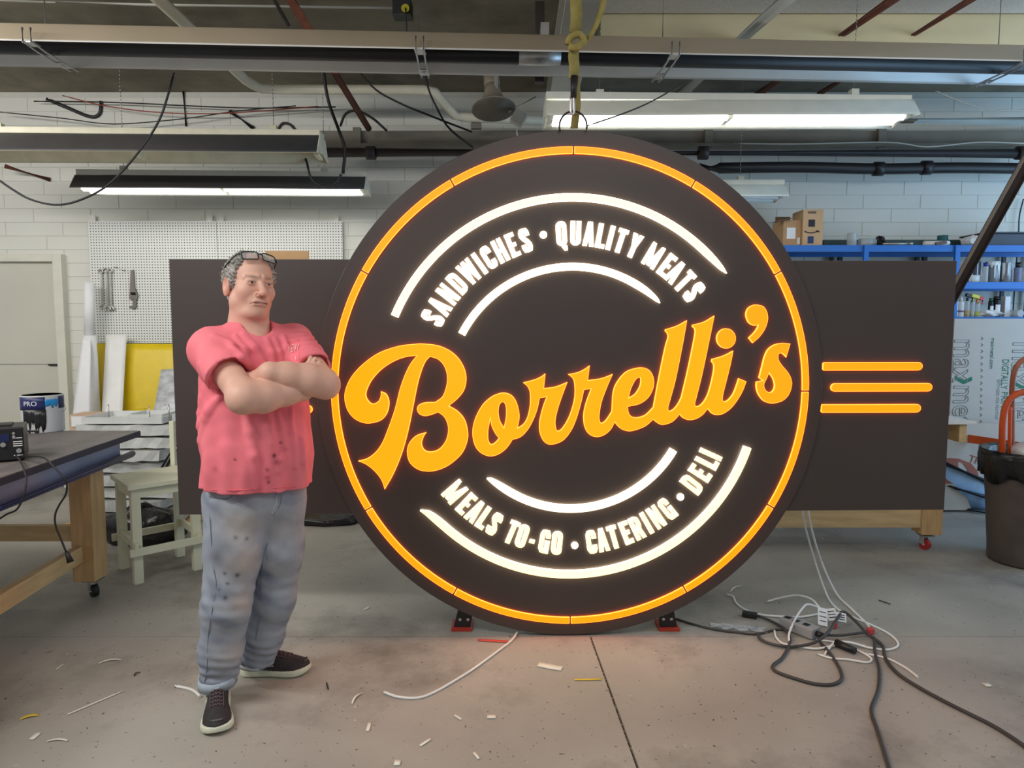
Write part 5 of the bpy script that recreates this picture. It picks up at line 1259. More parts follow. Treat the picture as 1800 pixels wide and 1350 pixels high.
for k in range(15):
    q = math.radians(150 - k * 11); O.append(PY(1668 + 55 * math.cos(q), 862 + 56 * math.sin(q) * -1, YB)); I.append(PY(1668 + 30 * math.cos(q), 862 - 44 * math.sin(q), YB))
P = [PY(1640, 804, YB), PY(1685, 806, YB), PY(1706, 814, YB), PY(1718, 828, YB), PY(1722, 850, YB), PY(1703, 850, YB), PY(1700, 826, YB), PY(1692, 814, YB), PY(1684, 811, YB), PY(1685, 850, YB), PY(1640, 850, YB)]
prism(bm, P, (0, -.003, 0)); part('letter_d', bm, m_brn, t)
me = text_mesh('TH', .085, extrude=.001); me.transform(Matrix.Rotation(math.radians(90), 4, 'X')); me.transform(Matrix.Rotation(math.radians(16), 4, 'Y')); p = PY(1701, 811, YB); me.transform(Matrix.Translation((p.x, YB - .003, p.z))); part('lettering', me, m_brn, t)
t = thing('framed_panel', 'light blue panel in a black frame lying behind the trash bin', 'panel', PZ(1690, 880))
Q = [PZ(1640, 888, .02), PZ(1735, 900, .02), PY(1745, 852, 5.66), PY(1640, 806, 5.7)]
bm = nb(); rows = [[Q[0].lerp(Q[1], k / 4) for k in range(5)], [Q[3].lerp(Q[2], k / 4) for k in range(5)]]; sheet(bm, rows, .012); part('panel', bm, mat('light_blue_panel', (150, 186, 220), rough=0.3, var=0.05), t)
for a, b in ((Q[0], Q[1]), (Q[3], Q[2]), (Q[0] * .5 + Q[3] * .5, Q[1] * .5 + Q[2] * .5)):
    bm = nb(); tube(bm, [a + V(0, -.012, .004), b + V(0, -.012, .004)], .018, seg=4); part('frame_bar', bm, m_black, t)
# hand truck
t = thing('hand_truck', 'orange hand truck with looped handles behind the trash bin', 'hand truck', PZ(1800, 905))
def htube(px, Y, m, name, r=.021):
    bm = nb(); tube(bm, catmull([PY(u, v, Y) for u, v in px], 5), r, seg=10); part(name, bm, m, t)
htube([(1757, 905), (1761, 800), (1763, 740), (1769, 712), (1783, 695), (1805, 689), (1835, 690)], 4.62, m_or, 'handle_tube')
m_cop = mat('worn_copper_paint', (160, 92, 62), rough=0.5, var=0.25, scale=12)
htube([(1778, 905), (1779, 770), (1779, 690), (1783, 655), (1794, 636), (1812, 630), (1840, 632)], 4.7, m_cop, 'frame_tube', .017)
htube([(1774, 905), (1775, 760), (1776, 715)], 4.68, m_or, 'side_tube', .012)
bm = nb(); p = PZ(1790, 912); bx(bm, (p.x + .05, p.y, .012), (.36, .2, .012)); part('toe_plate', bm, m_or, t)
# trash bin
bc = PZ(1800, 988); bc.y += .02; bc.x = PY(1803, 990, bc.y).x; bc.z = 0
BHt = PY(1800, 795, bc.y).z
m_bin = mat('brown_grey_plastic', (92, 80, 74), rough=0.55, var=0.18, scale=7, alt=(128, 116, 110), altscale=5, altlo=0.58, althi=0.8)
t = thing('trash_bin', 'big brown-grey trash bin with a black liner bag at right', 'trash bin', bc)
rb_, rt_ = .215, .268
bm = nb(); prof = [(rb_, .004), (rb_ + .004, .02)] + [(rb_ + (rt_ - rb_) * k / 10, .02 + (BHt - .02) * k / 10) for k in range(1, 11)] + [(rt_ + .015, BHt - .03), (rt_ + .015, BHt), (rt_ - .012, BHt), (rt_ - .012, BHt - .05), (rb_ - .01, .03), (0, .03)]
lathe(bm, prof, bc, 40); part('body', bm, m_bin, t)
bm = nb(); rings = []; rnd = random.Random(2)
for (r0_, z0_, am) in ((rt_ - .015, BHt - .16, .006), (rt_ - .012, BHt + .004, .008), (rt_ + .018, BHt + .016, .007), (rt_ + .024, BHt - .03, .006), (rt_ + .020, BHt - .10, .012), (rt_ + .006, BHt - .17, .02)):
    ring = []
    for k in range(72):
        a = 2 * math.pi * k / 72
        jz = .02 * math.sin(5 * a + 1) + .012 * math.sin(9 * a) if z0_ < BHt - .12 and r0_ > rt_ else 0
        r_ = r0_ + am * (math.sin(17 * a + z0_ * 30) * .6 + math.sin(29 * a) * .4)
        ring.append(V(bc.x + r_ * math.cos(a), bc.y + r_ * math.sin(a), z0_ + jz))
    rings.append(ring + [ring[0]])
sheet(bm, rings, .0025); part('liner_bag', bm, m_bag, t, smooth=True)
bm = nb(); blob(bm, (bc.x + .06, bc.y - .03, BHt - .005), (.2, .17, .075), 31, .08, 12); single('plastic_scrap', bm, mat('white_film', (226, 224, 222), rough=0.3, var=0.06, bump=0.5, bscale=14), 'crumpled white plastic heaped in the trash bin', 'plastic scrap', smooth=True)

# ================================================================== CORDS ON THE FLOOR
m_wcord = mat('white_cord', (230, 230, 226), rough=0.45, var=0.03)
m_dcord = mat('dark_grey_cord', (62, 60, 58), rough=0.5, var=0.12)
def q6(L, z=.006): return [PZ(1100 + x / 2.571, 980 + y / 2.571, zz if False else (z[i] if isinstance(z, (list, tuple)) else z)) for i, (x, y) in enumerate(L)]
def cord(label, pts, r, m, group=None):
    bm = nb(); tube(bm, catmull(pts, 6), r, seg=8); return single('extension_cord', bm, m, label, 'cord', group)
hang = lambda u, v, Y: PY(u, v, Y)
yA = PZ(1432, 1003).y
cord('white cord hanging from the sign and looping widest to the right', [hang(1411, 880, 4.05), hang(1413, 915, 4.02)] + [PY(1432, 985, 4.0)] + q6([(905, 160), (945, 222), (1010, 262), (1100, 300), (1190, 345), (1232, 392), (1190, 416), (1100, 408), (1020, 385), (950, 383), (912, 420), (900, 436)], [.03, .012, .006, .006, .006, .006, .006, .006, .02, .02, .006, .006]), .0055, m_wcord)
cord('white cord hanging from the sign straight down to the red connector', [hang(1421, 880, 4.04), hang(1423, 915, 4.0), PY(1443, 985, 3.98)] + q6([(950, 160), (1020, 232), (1085, 295), (1103, 322)], [.02, .008, .006, .01]), .006, m_wcord)
cord('white cord running from the floor under the sign to the power strip', q6([(455, 166), (485, 176), (500, 206), (540, 236), (600, 256), (690, 266), (790, 268), (868, 256)], .008), .0055, m_wcord)
cord('white cord arching above the power strip', q6([(636, 200), (700, 182), (775, 171), (838, 188), (878, 230)], [.006, .03, .05, .05, .03]), .0055, m_wcord)
cord('white cord looping over the middle of the power strip', q6([(742, 395), (738, 345), (768, 275), (800, 228), (822, 212), (860, 222), (890, 240)], [.006, .03, .06, .08, .08, .06, .03]), .0055, m_wcord)
cord('white cord end in front of the tangle', q6([(866, 436), (930, 455), (1010, 462), (1090, 474), (1110, 458), (1070, 430), (990, 396), (930, 380), (860, 372)], .007), .005, m_wcord)
cord('white cord end pointing to the right past the dark cords', q6([(1085, 434), (1180, 456), (1258, 494), (1320, 540)], .006), .005, m_wcord)
cord('white cord curl on the left of the tangle below the strip', q6([(672, 330), (680, 360), (710, 388), (780, 402), (860, 412), (930, 400), (1000, 388), (1080, 400)], .010), .005, m_wcord)
cord('black cord lying under the clear plastic towards the sign foot', q6([(198, 268), (300, 300), (400, 325), (500, 338), (590, 346), (680, 326), (742, 332)], .006), .006, m_dcord)
cord('dark cord from the black plug making a big loop in front', q6([(590, 262), (650, 284), (720, 326), (742, 380), (710, 450), (664, 490), (682, 516), (760, 545), (850, 570), (930, 574), (974, 550), (965, 500), (920, 430), (880, 385)], [.012, .012, .016, .012] + [.008] * 10), .0075, m_dcord)
cord('dark cord crossing the tangle and running to the bottom of the picture', q6([(598, 346), (612, 372), (680, 396), (760, 402), (850, 385), (912, 340), (960, 270), (985, 245), (1040, 290), (1090, 345), (1122, 372), (1126, 430), (1145, 510), (1140, 600), (1110, 690), (1140, 790), (1192, 960), (1215, 1040)], [.012, .012, .014, .014, .03, .05, .06, .06, .04, .02, .014] + [.008] * 7), .0075, m_dcord)
cord('dark cord running from the tangle to the lower right corner', q6([(1120, 362), (1160, 400), (1176, 460), (1230, 525), (1330, 590), (1450, 655), (1550, 705), (1650, 755), (1740, 810), (1830, 872)], [.02] + [.009] * 9), .0078, m_dcord)
cord('short dark cord plugged into the end of the power strip', q6([(862, 348), (960, 352), (1030, 345), (1075, 338)], .03), .0065, m_dcord)
t = thing('power_strip', 'grey power strip in the tangle of cords on the floor', 'power strip', PZ(1404, 1105))
a, b = PZ(1380, 1092, .03), PZ(1432, 1112, .03); d = (b - a); L_ = d.length + .02; yw = math.atan2(d.y, d.x); Rz = Matrix.Rotation(yw, 3, 'Z'); c = (a + b) / 2
bm = nb(); bx(bm, (c.x, c.y, .03), (L_, .075, .05), Rz, bev=.006); part('body', bm, m_greyp, t)
for f in (-.36, -.1, .2):
    bm = nb(); bx(bm, V(c.x, c.y, .0555) + Rz @ V(f * L_, 0, 0), (.03, .03, .002), Rz); part('socket', bm, m_blackp, t)
bm = nb(); e = V(c.x, c.y, .03) + Rz @ V(L_ / 2, 0, 0); cyl(bm, e, e + Rz @ V(.03, 0, 0), .014); part('plug_end', bm, m_blackp, t)
bm = nb(); a = PZ(1304, 1078, .015); b = PZ(1332, 1083, .015); d = b - a; Rz2 = Matrix.Rotation(math.atan2(d.y, d.x), 3, 'Z'); bx(bm, (a + b) / 2, (.075, .035, .028), Rz2, bev=.005); single('cord_plug', bm, m_blackp, 'black plug block at the left end of the dark cord', 'plug')
bm = nb(); a = PZ(1470, 1130, .02); b = PZ(1503, 1144, .02); cyl(bm, a, b, .019, .016, seg=12); single('cord_adapter', bm, m_blackp, 'black inline adapter lying in front of the power strip', 'adapter')
for k, (u, v, w, h, r, z, lab) in enumerate(((1446, 1084, .05, .09, .25, .05, 'white printed cord tag standing tallest beside the power strip'), (1462, 1080, .05, .06, -.1, .05, 'white printed cord tag in the middle of the tangle'), (1479, 1085, .05, .045, .2, .05, 'small white cord tag right of the other tags'))):
    p = PZ(u, v, z); bm = nb(); bx(bm, p, (w, .002, h), Matrix.Rotation(r, 3, 'Y') @ Matrix.Rotation(-.6, 3, 'X')); tg = thing('cord_tag', lab, 'tag', p); part('tag_sheet', bm, m_paper, tg)
    for q in range(3):
        bm = nb(); bx(bm, p + Matrix.Rotation(r, 3, 'Y') @ Matrix.Rotation(-.6, 3, 'X') @ V(0, -.002, h * (.25 - .25 * q)), (w * .7, .001, .004), Matrix.Rotation(r, 3, 'Y') @ Matrix.Rotation(-.6, 3, 'X')); part('printed_line', bm, m_blk, tg)
bm = nb(); p = PZ(1530, 1109, .018); bx(bm, p, (.03, .03, .03), Matrix.Rotation(.4, 3, 'Z'), bev=.006); single('red_connector', bm, mat('red_cap', (196, 70, 70), rough=0.4), 'small red wire connector at the right of the tangle', 'connector')
bm = nb(); p = PZ(1467, 1099, .02); bx(bm, p, (.022, .022, .03), bev=.005); single('red_connector', bm, MATS['red_cap'], 'small red wire connector behind the power strip', 'connector')
bm = nb(); rows = []
for i in range(12):
    f = i / 11; p = PZ(1246 + 100 * f, 1101 + 10 * f, 0); rows.append([p + V(.02 * math.sin(i * 2 + j), -.03 + .06 * j / 4, .004 + .012 * (math.sin(i * 1.7 + j * 2.1) * .5 + .5)) for j in range(5)])
sheet(bm, rows, .001); single('clear_wrap', bm, mat('clear_film', (220, 222, 222), rough=0.15, var=0.1, alpha=0.35), 'strip of clear plastic wrap along the cord by the sign foot', 'plastic wrap', smooth=False)
def z8b(L): return [PZ(600 + x / 3, 1000 + y / 3, .006) for x, y in L]
pts = z8b([(900, 375), (830, 430), (700, 525), (580, 600), (480, 655), (400, 680), (300, 675), (225, 650)])
bm = nb(); tube(bm, catmull([PY(912, 1106, 3.46)] + pts, 6), .0055, seg=8); single('extension_cord', bm, m_wcord, 'single white cord curving across the floor in front of the sign', 'cord')
bm = nb(); tube(bm, catmull([PZ(308, 1206, .006), PZ(325, 1209, .006), PZ(340, 1214, .007), PZ(352, 1224, .008)], 5), .006, seg=8); single('cable_offcut', bm, m_wcord, 'white cable offcut by the heel of the near shoe', 'offcut')

# ================================================================== SCRAPS ON THE FLOOR
m_scr = mat('white_scrap', (232, 228, 214), rough=0.6, var=0.05); m_scy = mat('yellow_scrap', (226, 196, 70), rough=0.5); m_scd = mat('dark_scrap', (48, 44, 40), rough=0.8); m_scr2 = mat('red_tape', (214, 84, 66), rough=0.5)
def scrap(label, u, v, u2, v2, w, m, name='floor_scrap', cat='scrap', curl=0.0):
    a, b = PZ(u, v, .003), PZ(u2, v2, .003); d = (b - a).normalized(); n = V(-d.y, d.x, 0); bm = nb(); rows = []
    for i in range(5):
        f = i / 4; p = a.lerp(b, f) + V(0, 0, curl * math.sin(math.pi * f)) + n * curl * 1.5 * math.sin(math.pi * f); rows.append([p - n * w / 2 * (1 - .3 * abs(f - .5)), p + n * w / 2 * (1 - .2 * abs(f - .5))])
    sheet(bm, rows, .002); single(name, bm, m, label, cat)
scrap('long thin white offcut lying at the lower left', 119, 1256, 218, 1214, .009, m_scr)
scrap('thin white curved offcut left of the man, farther back', 174, 1166, 213, 1160, .009, m_scr, curl=.006)
scrap('short white offcut lying near the table caster', 99, 1177, 111, 1168, .007, m_scr)
scrap('yellow offcut at the far lower left', 36, 1264, 68, 1257, .018, m_scy, curl=.004)
scrap('small white chip below the yellow offcut', 55, 1300, 69, 1288, .022, m_scr)
scrap('small white curved strip at the lower left corner', 83, 1303, 119, 1302, .010, m_scr, curl=.004)
scrap('white paper label lying right in front of the sign', 946, 1168, 988, 1176, .042, m_scr)
scrap('yellow strip lying beside the floor joint', 1010, 1195, 1057, 1194, .012, m_scy)
scrap('red tape piece stuck under the sign rim', 840, 1125, 893, 1128, .022, m_scr2)
scrap('cream torn chip in the middle foreground', 856, 1260, 872, 1260, .025, m_scr)
scrap('white stub left of the cream torn chip', 799, 1257, 811, 1265, .010, m_scr)
scrap('slim white strip standing near upright in the left middle foreground', 646, 1285, 650, 1271, .014, m_scr)
scrap('pale slanted strip in the lower middle foreground', 739, 1311, 757, 1299, .012, m_scr)
scrap('small pale strip at the bottom edge of the floor', 833, 1323, 842, 1334, .010, m_scr)
scrap('cream crumpled chip at the bottom edge', 693, 1341, 704, 1341, .03, m_scr)
scrap('thin white sliver right of the far shoe', 619, 1237, 635, 1219, .008, m_scr, curl=.005)
scrap('white cable stub behind the cord tangle', 1284, 1040, 1303, 1030, .010, m_scr, curl=.006)
scrap('dark metal sliver on the floor right of the tangle', 1545, 1055, 1565, 1062, .009, m_scd)
scrap('white square chip on the floor at right', 1730, 1204, 1741, 1204, .03, m_scr)
scrap('thin dark sliver near the far shoe toe', 574, 1200, 577, 1212, .006, m_scd)
scrap('dark curved sliver on the floor left of the man', 236, 1188, 246, 1182, .007, m_scd, curl=.004)
scrap('green and white sliver behind the man near the sign', 640, 1072, 650, 1067, .010, m_scr)
# ================================================================== THE MAN
def A3(v): return np.array(v, dtype=np.float32)
def rc(P, a, b, r1, r2):
    a, b = A3(a), A3(b); ba = b - a; L2 = float((ba * ba).sum())
    x, y, z = P[0] - a[0], P[1] - a[1], P[2] - a[2]
    t = np.clip((x * ba[0] + y * ba[1] + z * ba[2]) / L2, 0, 1)
    return np.sqrt((x - t * ba[0])**2 + (y - t * ba[1])**2 + (z - t * ba[2])**2) - (r1 + (r2 - r1) * t)
def chain(P, nodes, k=0.02):
    d = None
    for (a, ra), (b, rb2) in zip(nodes, nodes[1:]):
        e = rc(P, a, b, ra, rb2); d = e if d is None else smin(d, e, k)
    return d
def ell(P, c, r):
    x, y, z = (P[0] - c[0]) / r[0], (P[1] - c[1]) / r[1], (P[2] - c[2]) / r[2]
    k0 = np.sqrt(x*x + y*y + z*z) + 1e-9
    k1 = np.sqrt((x / r[0])**2 + (y / r[1])**2 + (z / r[2])**2) + 1e-9
    return k0 * (k0 - 1) / k1
def sph(P, c, r): return np.sqrt((P[0]-c[0])**2 + (P[1]-c[1])**2 + (P[2]-c[2])**2) - r
def smin(a, b, k):
    h = np.clip(0.5 + 0.5 * (b - a) / k, 0, 1); return b + (a - b) * h - k * h * (1 - h)
def smax(a, b, k): return -smin(-a, -b, k)
def wob(P, f, amp, seed):
    r = random.Random(seed); d = 0
    for _ in range(4):
        v = [r.uniform(-1, 1) for _ in range(3)]; n = math.sqrt(sum(q*q for q in v)) or 1; ff = f * r.uniform(.7, 1.5)
        d = d + np.sin((P[0]*v[0] + P[1]*v[1] + P[2]*v[2]) / n * ff + r.uniform(0, 6.28))
    return d * (amp / 4)
def nets(fn, lo, hi, h):
    lo = np.array(lo, dtype=np.float32); n = np.ceil((np.array(hi) - lo) / h).astype(int) + 1
    ax = [lo[i] + h * np.arange(n[i], dtype=np.float32) for i in range(3)]
    P = np.meshgrid(*ax, indexing='ij', sparse=False)
    D = fn(P).astype(np.float32)
    for s in ((0,), (-1,)):
        D[s[0], :, :] = np.maximum(D[s[0], :, :], h*.5); D[:, s[0], :] = np.maximum(D[:, s[0], :], h*.5); D[:, :, s[0]] = np.maximum(D[:, :, s[0]], h*.5)
    I = D < 0
    c = np.zeros(tuple(n - 1), dtype=np.int8)
    for dx in (0, 1):
        for dy in (0, 1):
            for dz in (0, 1): c += I[dx:dx+n[0]-1, dy:dy+n[1]-1, dz:dz+n[2]-1]
    act = (c > 0) & (c < 8); idx = np.argwhere(act)
    num = -np.ones(act.shape, dtype=np.int64); num[act] = np.arange(len(idx))
    acc = np.zeros((len(idx), 3)); cnt = np.zeros(len(idx))
    corners = [(dx, dy, dz) for dx in (0, 1) for dy in (0, 1) for dz in (0, 1)]
    val = {q: D[idx[:, 0]+q[0], idx[:, 1]+q[1], idx[:, 2]+q[2]] for q in corners}
    for a in corners:
        for k in range(3):
            if a[k] == 0:
                b = list(a); b[k] = 1; b = tuple(b); va, vb = val[a], val[b]
                m = (va < 0) != (vb < 0); t = np.where(m, va / np.where(m, va - vb, 1), 0)
                p = np.array(a, dtype=float)[None, :].repeat(len(idx), 0); p[:, k] += t
                acc[m] += p[m]; cnt[m] += 1
    verts = (idx + acc / cnt[:, None]) * h + lo
    faces = []
    for k in range(3):
        u, w = (k + 1) % 3, (k + 2) % 3
        sl0 = [slice(None)] * 3; sl1 = [slice(None)] * 3; sl0[k] = slice(0, -1); sl1[k] = slice(1, None)
        ch = I[tuple(sl0)] != I[tuple(sl1)]; e = np.argwhere(ch)
        e = e[(e[:, u] > 0) & (e[:, w] > 0) & (e[:, u] < n[u] - 1) & (e[:, w] < n[w] - 1)]
        fl = I[e[:, 0], e[:, 1], e[:, 2]]
        def cell(du, dw):
            q = e.copy(); q[:, u] -= du; q[:, w] -= dw; return num[q[:, 0], q[:, 1], q[:, 2]]
        qd = np.stack([cell(1, 1), cell(0, 1), cell(0, 0), cell(1, 0)], 1)
        qd[~fl] = qd[~fl][:, ::-1]; faces.append(qd)
    return verts, np.concatenate(faces)
def grid_mesh(name, verts, faces, col=None):
    me = bpy.data.meshes.new(name)
    me.vertices.add(len(verts)); me.vertices.foreach_set('co', np.ascontiguousarray(verts, dtype=np.float32).ravel())
    me.loops.add(len(faces) * 4); me.loops.foreach_set('vertex_index', np.ascontiguousarray(faces, dtype=np.int32).ravel())
    me.polygons.add(len(faces)); me.polygons.foreach_set('loop_start', np.arange(0, len(faces) * 4, 4, dtype=np.int32))
    me.update(calc_edges=True); me.validate()
    me.polygons.foreach_set('use_smooth', [True] * len(me.polygons))
    if col is not None:
        at = me.color_attributes.new('Col', 'FLOAT_COLOR', 'POINT'); c = np.ones((len(verts), 4), dtype=np.float32); c[:, :3] = col; at.data.foreach_set('color', c.ravel())
    return me
def bvh_of(verts, faces): return BVHTree.FromPolygons([tuple(v) for v in verts], [tuple(int(i) for i in f) for f in faces])
def hit(bvh, u, v):
    d = ray(u, v).normalized(); loc, nrm, _, _ = bvh.ray_cast(EYE, d); return loc, nrm
def gauss(verts, p, r): return np.exp(-((verts - A3(p))**2).sum(1) / (r * r))

PHI = math.radians(38)
LFT = V(math.cos(PHI), math.sin(PHI), 0); BCK = V(-math.sin(PHI), math.cos(PHI), 0)
c_bot, c_top = PY(453, 865, 2.80), PY(441, 575, 2.80)
man_org = V(PY(440, 1230, 2.80).x, 2.80, 0)
man = thing('person', 'man in a faded pink t-shirt and jeans standing with crossed arms', 'person', man_org)

# ---- joints
Rsh, Lsh = PY(371, 615, 2.69), PY(516, 601, 2.92)
Rel, Lel = PY(430, 697, 2.50), PY(569, 673, 2.70)
Rwr, Lwr = PY(532, 688, 2.665), PY(474, 655, 2.575)
neck = PY(442, 572, 2.80)

# ---- shirt
TZs = [.86, .90, 1.0, 1.10, 1.22, 1.34, 1.42, 1.48, 1.52, 1.56]
TA = [.205, .208, .213, .212, .206, .200, .190, .165, .125, .07]
TB = [.150, .156, .168, .170, .158, .142, .130, .110, .09, .06]
def torso(P):
    z = P[2]; f = (z - c_bot.z) / (c_top.z - c_bot.z)
    cx = c_bot.x + (c_top.x - c_bot.x) * f; cy = c_bot.y + (c_top.y - c_bot.y) * f
    dx, dy = P[0] - cx, P[1] - cy
    x = dx * LFT.x + dy * LFT.y; y = dx * BCK.x + dy * BCK.y
    y = y + 0.018 * np.exp(-((z - 1.05) / .12)**2)
    a = np.interp(z, TZs, TA); b = np.interp(z, TZs, TB)
    th = np.arctan2(y, x)
    r = (np.abs(x / a)**2.3 + np.abs(y / b)**2.3)**(1 / 2.3)
    k = np.clip((1.30 - z) / .4, 0, 1)
    ripple = .0065 * k * (np.sin(9 * th + 6 * z) + .6 * np.sin(15 * th - 9 * z + 1)) 
    return np.maximum((r - 1) * np.minimum(a, b) * .92 + ripple, z - 1.57)
Rsl = Rsh + (Rel - Rsh) * .60; Lsl = Lsh + (Lel - Lsh) * .68
aR = (Rel - Rsh).normalized(); aL = (Lel - Lsh).normalized()
HEM = PY(450, 862, 2.72).z
def dotp(P, o, n): return (P[0]-o.x)*n.x + (P[1]-o.y)*n.y + (P[2]-o.z)*n.z
nkF = neck - BCK * .045
def shirt_base(P):
    d = torso(P)
    d = smin(d, rc(P, neck + V(0, 0, -.055), Rsh + V(0, 0, .005), .060, .064), .05)
    d = smin(d, rc(P, neck + V(0, 0, -.055), Lsh, .060, .068), .05)
    tR = dotp(P, Rsh, aR); sR = rc(P, Rsh - aR * .005, Rel, .076, .098) + .004 * np.sin(tR * 75 + P[2] * 30)
    sR = np.maximum(sR, dotp(P, Rsl, aR))
    tL = dotp(P, Lsh, aL); sL = rc(P, Lsh, Lel, .072, .072) + .006 * np.sin(tL * 105 + 4 * np.sin(P[2] * 40)) * np.clip(tL / .06, 0, 1)
    sL = np.maximum(sL, dotp(P, Lsl, aL))
    d = smin(d, sR, .035); d = smin(d, sL, .03)
    # sleeve openings
    d = np.maximum(d, -np.maximum(rc(P, Rsl - aR * .035, Rel + aR * .1, .076, .088), -(dotp(P, Rsl, aR) + .03)))
    d = np.maximum(d, -np.maximum(rc(P, Lsl - aL * .03, Lel + aL * .1, .060, .070), -(dotp(P, Lsl, aL) + .03)))
    d = np.maximum(d, HEM - P[2] - .012 * np.clip(((P[0] - c_bot.x) * LFT.x + (P[1] - c_bot.y) * LFT.y) / .2, -1, 1))
    # neck opening
    d = smax(d, -rc(P, neck + V(0, .01, .06), nkF + V(0, 0, -.018), .074, .058), .008)
    return d
lo = (man_org.x - .40, 2.30, .84); hi = (man_org.x + .46, 3.10, 1.60)
vb_, fb_ = nets(shirt_base, lo, hi, .012)
bv0 = bvh_of(vb_, fb_)
RID = [([(428, 588), (446, 612), (466, 640)], .010), ([(414, 590), (428, 615), (434, 648)], .010), ([(470, 598), (478, 620), (482, 642)], .009), ([(498, 588), (503, 610), (505, 636)], .009),
       ([(484, 596), (492, 618), (495, 640)], .007), ([(400, 600), (424, 628), (440, 652)], .011), ([(376, 590), (408, 606), (432, 640)], .009), ([(352, 640), (366, 664), (384, 684)], .008),
       ([(431, 722), (440, 760), (446, 800), (448, 858)], .013), ([(386, 698), (366, 722), (349, 750)], .012), ([(376, 706), (362, 735), (352, 775)], .009), ([(352, 700), (350, 725), (350, 745)], .007),
       ([(470, 727), (474, 750), (480, 778)], .008), ([(488, 727), (496, 752), (500, 785)], .008), ([(512, 722), (514, 760), (520, 820)], .009), ([(500, 790), (492, 808), (488, 830)], .007), ([(530, 770), (534, 810), (538, 850)], .007)]
rid3 = []
for px, r in RID:
    pp_ = [hit(bv0, u, v)[0] for u, v in px]; pp_ = [p for p in pp_ if p is not None]
    if len(pp_) > 1: rid3.append((pp_, r))
def shirt(P):
    d = shirt_base(P)
    for pp_, r in rid3:
        n = len(pp_)
        for i in range(n - 1):
            ra = r * (.55 if i == 0 else 1); rb3 = r * (.5 if i == n - 2 else 1)
            d = smin(d, rc(P, pp_[i], pp_[i+1], ra * 1.2, rb3 * 1.2), .016)
    return d + wob(P, 45, .0035, 3) + wob(P, 110, .0012, 4)
sv, sf = nets(shirt, lo, hi, .006)
bvS = bvh_of(sv, sf)
# ---- arms and neck (skin)
def fingers(base, tips, r, bend, up):
    out = []
    for b, t in zip(base, tips):
        m = (b + t) / 2 + bend; out.append(((b, r), (m, r * .95), (t, r * .78)))
    return out
Rpalm = PY(538, 662, 2.715); Lpalm = PY(436, 672, 2.615)
rtips = [PY(546, 628, 2.722), PY(554, 630, 2.726), PY(561, 636, 2.730), PY(567, 644, 2.734)]
rbase = [Rpalm + (PY(538 + 5 * i, 652 + 2 * i, 2.712 + .002 * i) - Rpalm) for i in range(4)]
ltips = [PY(398, 668 + 6 * i, 2.66 - .004 * i) for i in range(4)]; lbase = [PY(424, 664 + 7 * i, 2.63) for i in range(4)]
fr_ = fingers(rbase, rtips, .0098, V(0, -.006, .0), 0); fl_ = fingers(lbase, ltips, .0095, V(0, -.006, 0), 0)
def arms(P):
    d = rc(P, Rsh + aR * .06, Rel, .056, .052)
    d = smin(d, chain(P, [(Rel, .052), (Rel.lerp(Rwr, .3) + V(0, 0, -.006), .058), (Rel.lerp(Rwr, .7), .046), (Rwr, .034)], .02), .03)
    d = smin(d, sph(P, Rel + (Rel - Rwr).normalized() * .012 + V(0, 0, -.008), .047), .03)
    d = smin(d, rc(P, Rwr, Rpalm, .032, .030), .02)
    d = smin(d, ell(P, Rpalm + V(.004, .004, -.004), (.032, .022, .036)), .015)
    for ch in fr_: d = smin(d, chain(P, ch, .006), .005)
    d = smin(d, chain(P, [(Rpalm + V(-.02, -.01, -.01), .013), (Rpalm + V(-.04, -.006, .012), .012), (Rpalm + V(-.045, 0, .035), .010)], .006), .008)
    e = rc(P, Lsh + aL * .06, Lel, .054, .050)
    e = smin(e, chain(P, [(Lel, .050), (Lel.lerp(Lwr, .3), .060), (Lel.lerp(Lwr, .7), .050), (Lwr, .038)], .02), .03)
    e = smin(e, sph(P, Lel + (Lel - Lwr).normalized() * .014 + V(0, 0, -.012), .043), .03)
    e = smin(e, rc(P, Lwr, Lpalm, .034, .03), .02)
    e = smin(e, ell(P, Lpalm, (.034, .024, .036)), .015)
    for ch in fl_: e = smin(e, chain(P, ch, .006), .005)
    e = smin(e, chain(P, [(Lpalm + V(.01, .01, .01), .013), (Lpalm + V(-.01, .025, .02), .012), (Lpalm + V(-.03, .03, .025), .010)], .006), .008)
    return np.minimum(d, e)
HSC = 1.04
Hc = PY(440, 500, 2.79)
HR = Matrix.Rotation(math.radians(44), 3, 'Z') @ Matrix.Rotation(math.radians(5), 3, 'Y') @ Matrix.Rotation(math.radians(-2), 3, 'X')
HRi = np.array(HR.transposed(), dtype=np.float32)
def to_head(P):
    x, y, z = P[0]-Hc.x, P[1]-Hc.y, P[2]-Hc.z
    return [(HRi[i, 0]*x + HRi[i, 1]*y + HRi[i, 2]*z) / HSC for i in range(3)]
def hw(x, y, z): return Hc + HR @ (V(x, y, z) * HSC)
def cran(Q): return ell(Q, (0, .012, .030), (.077, .098, .088))
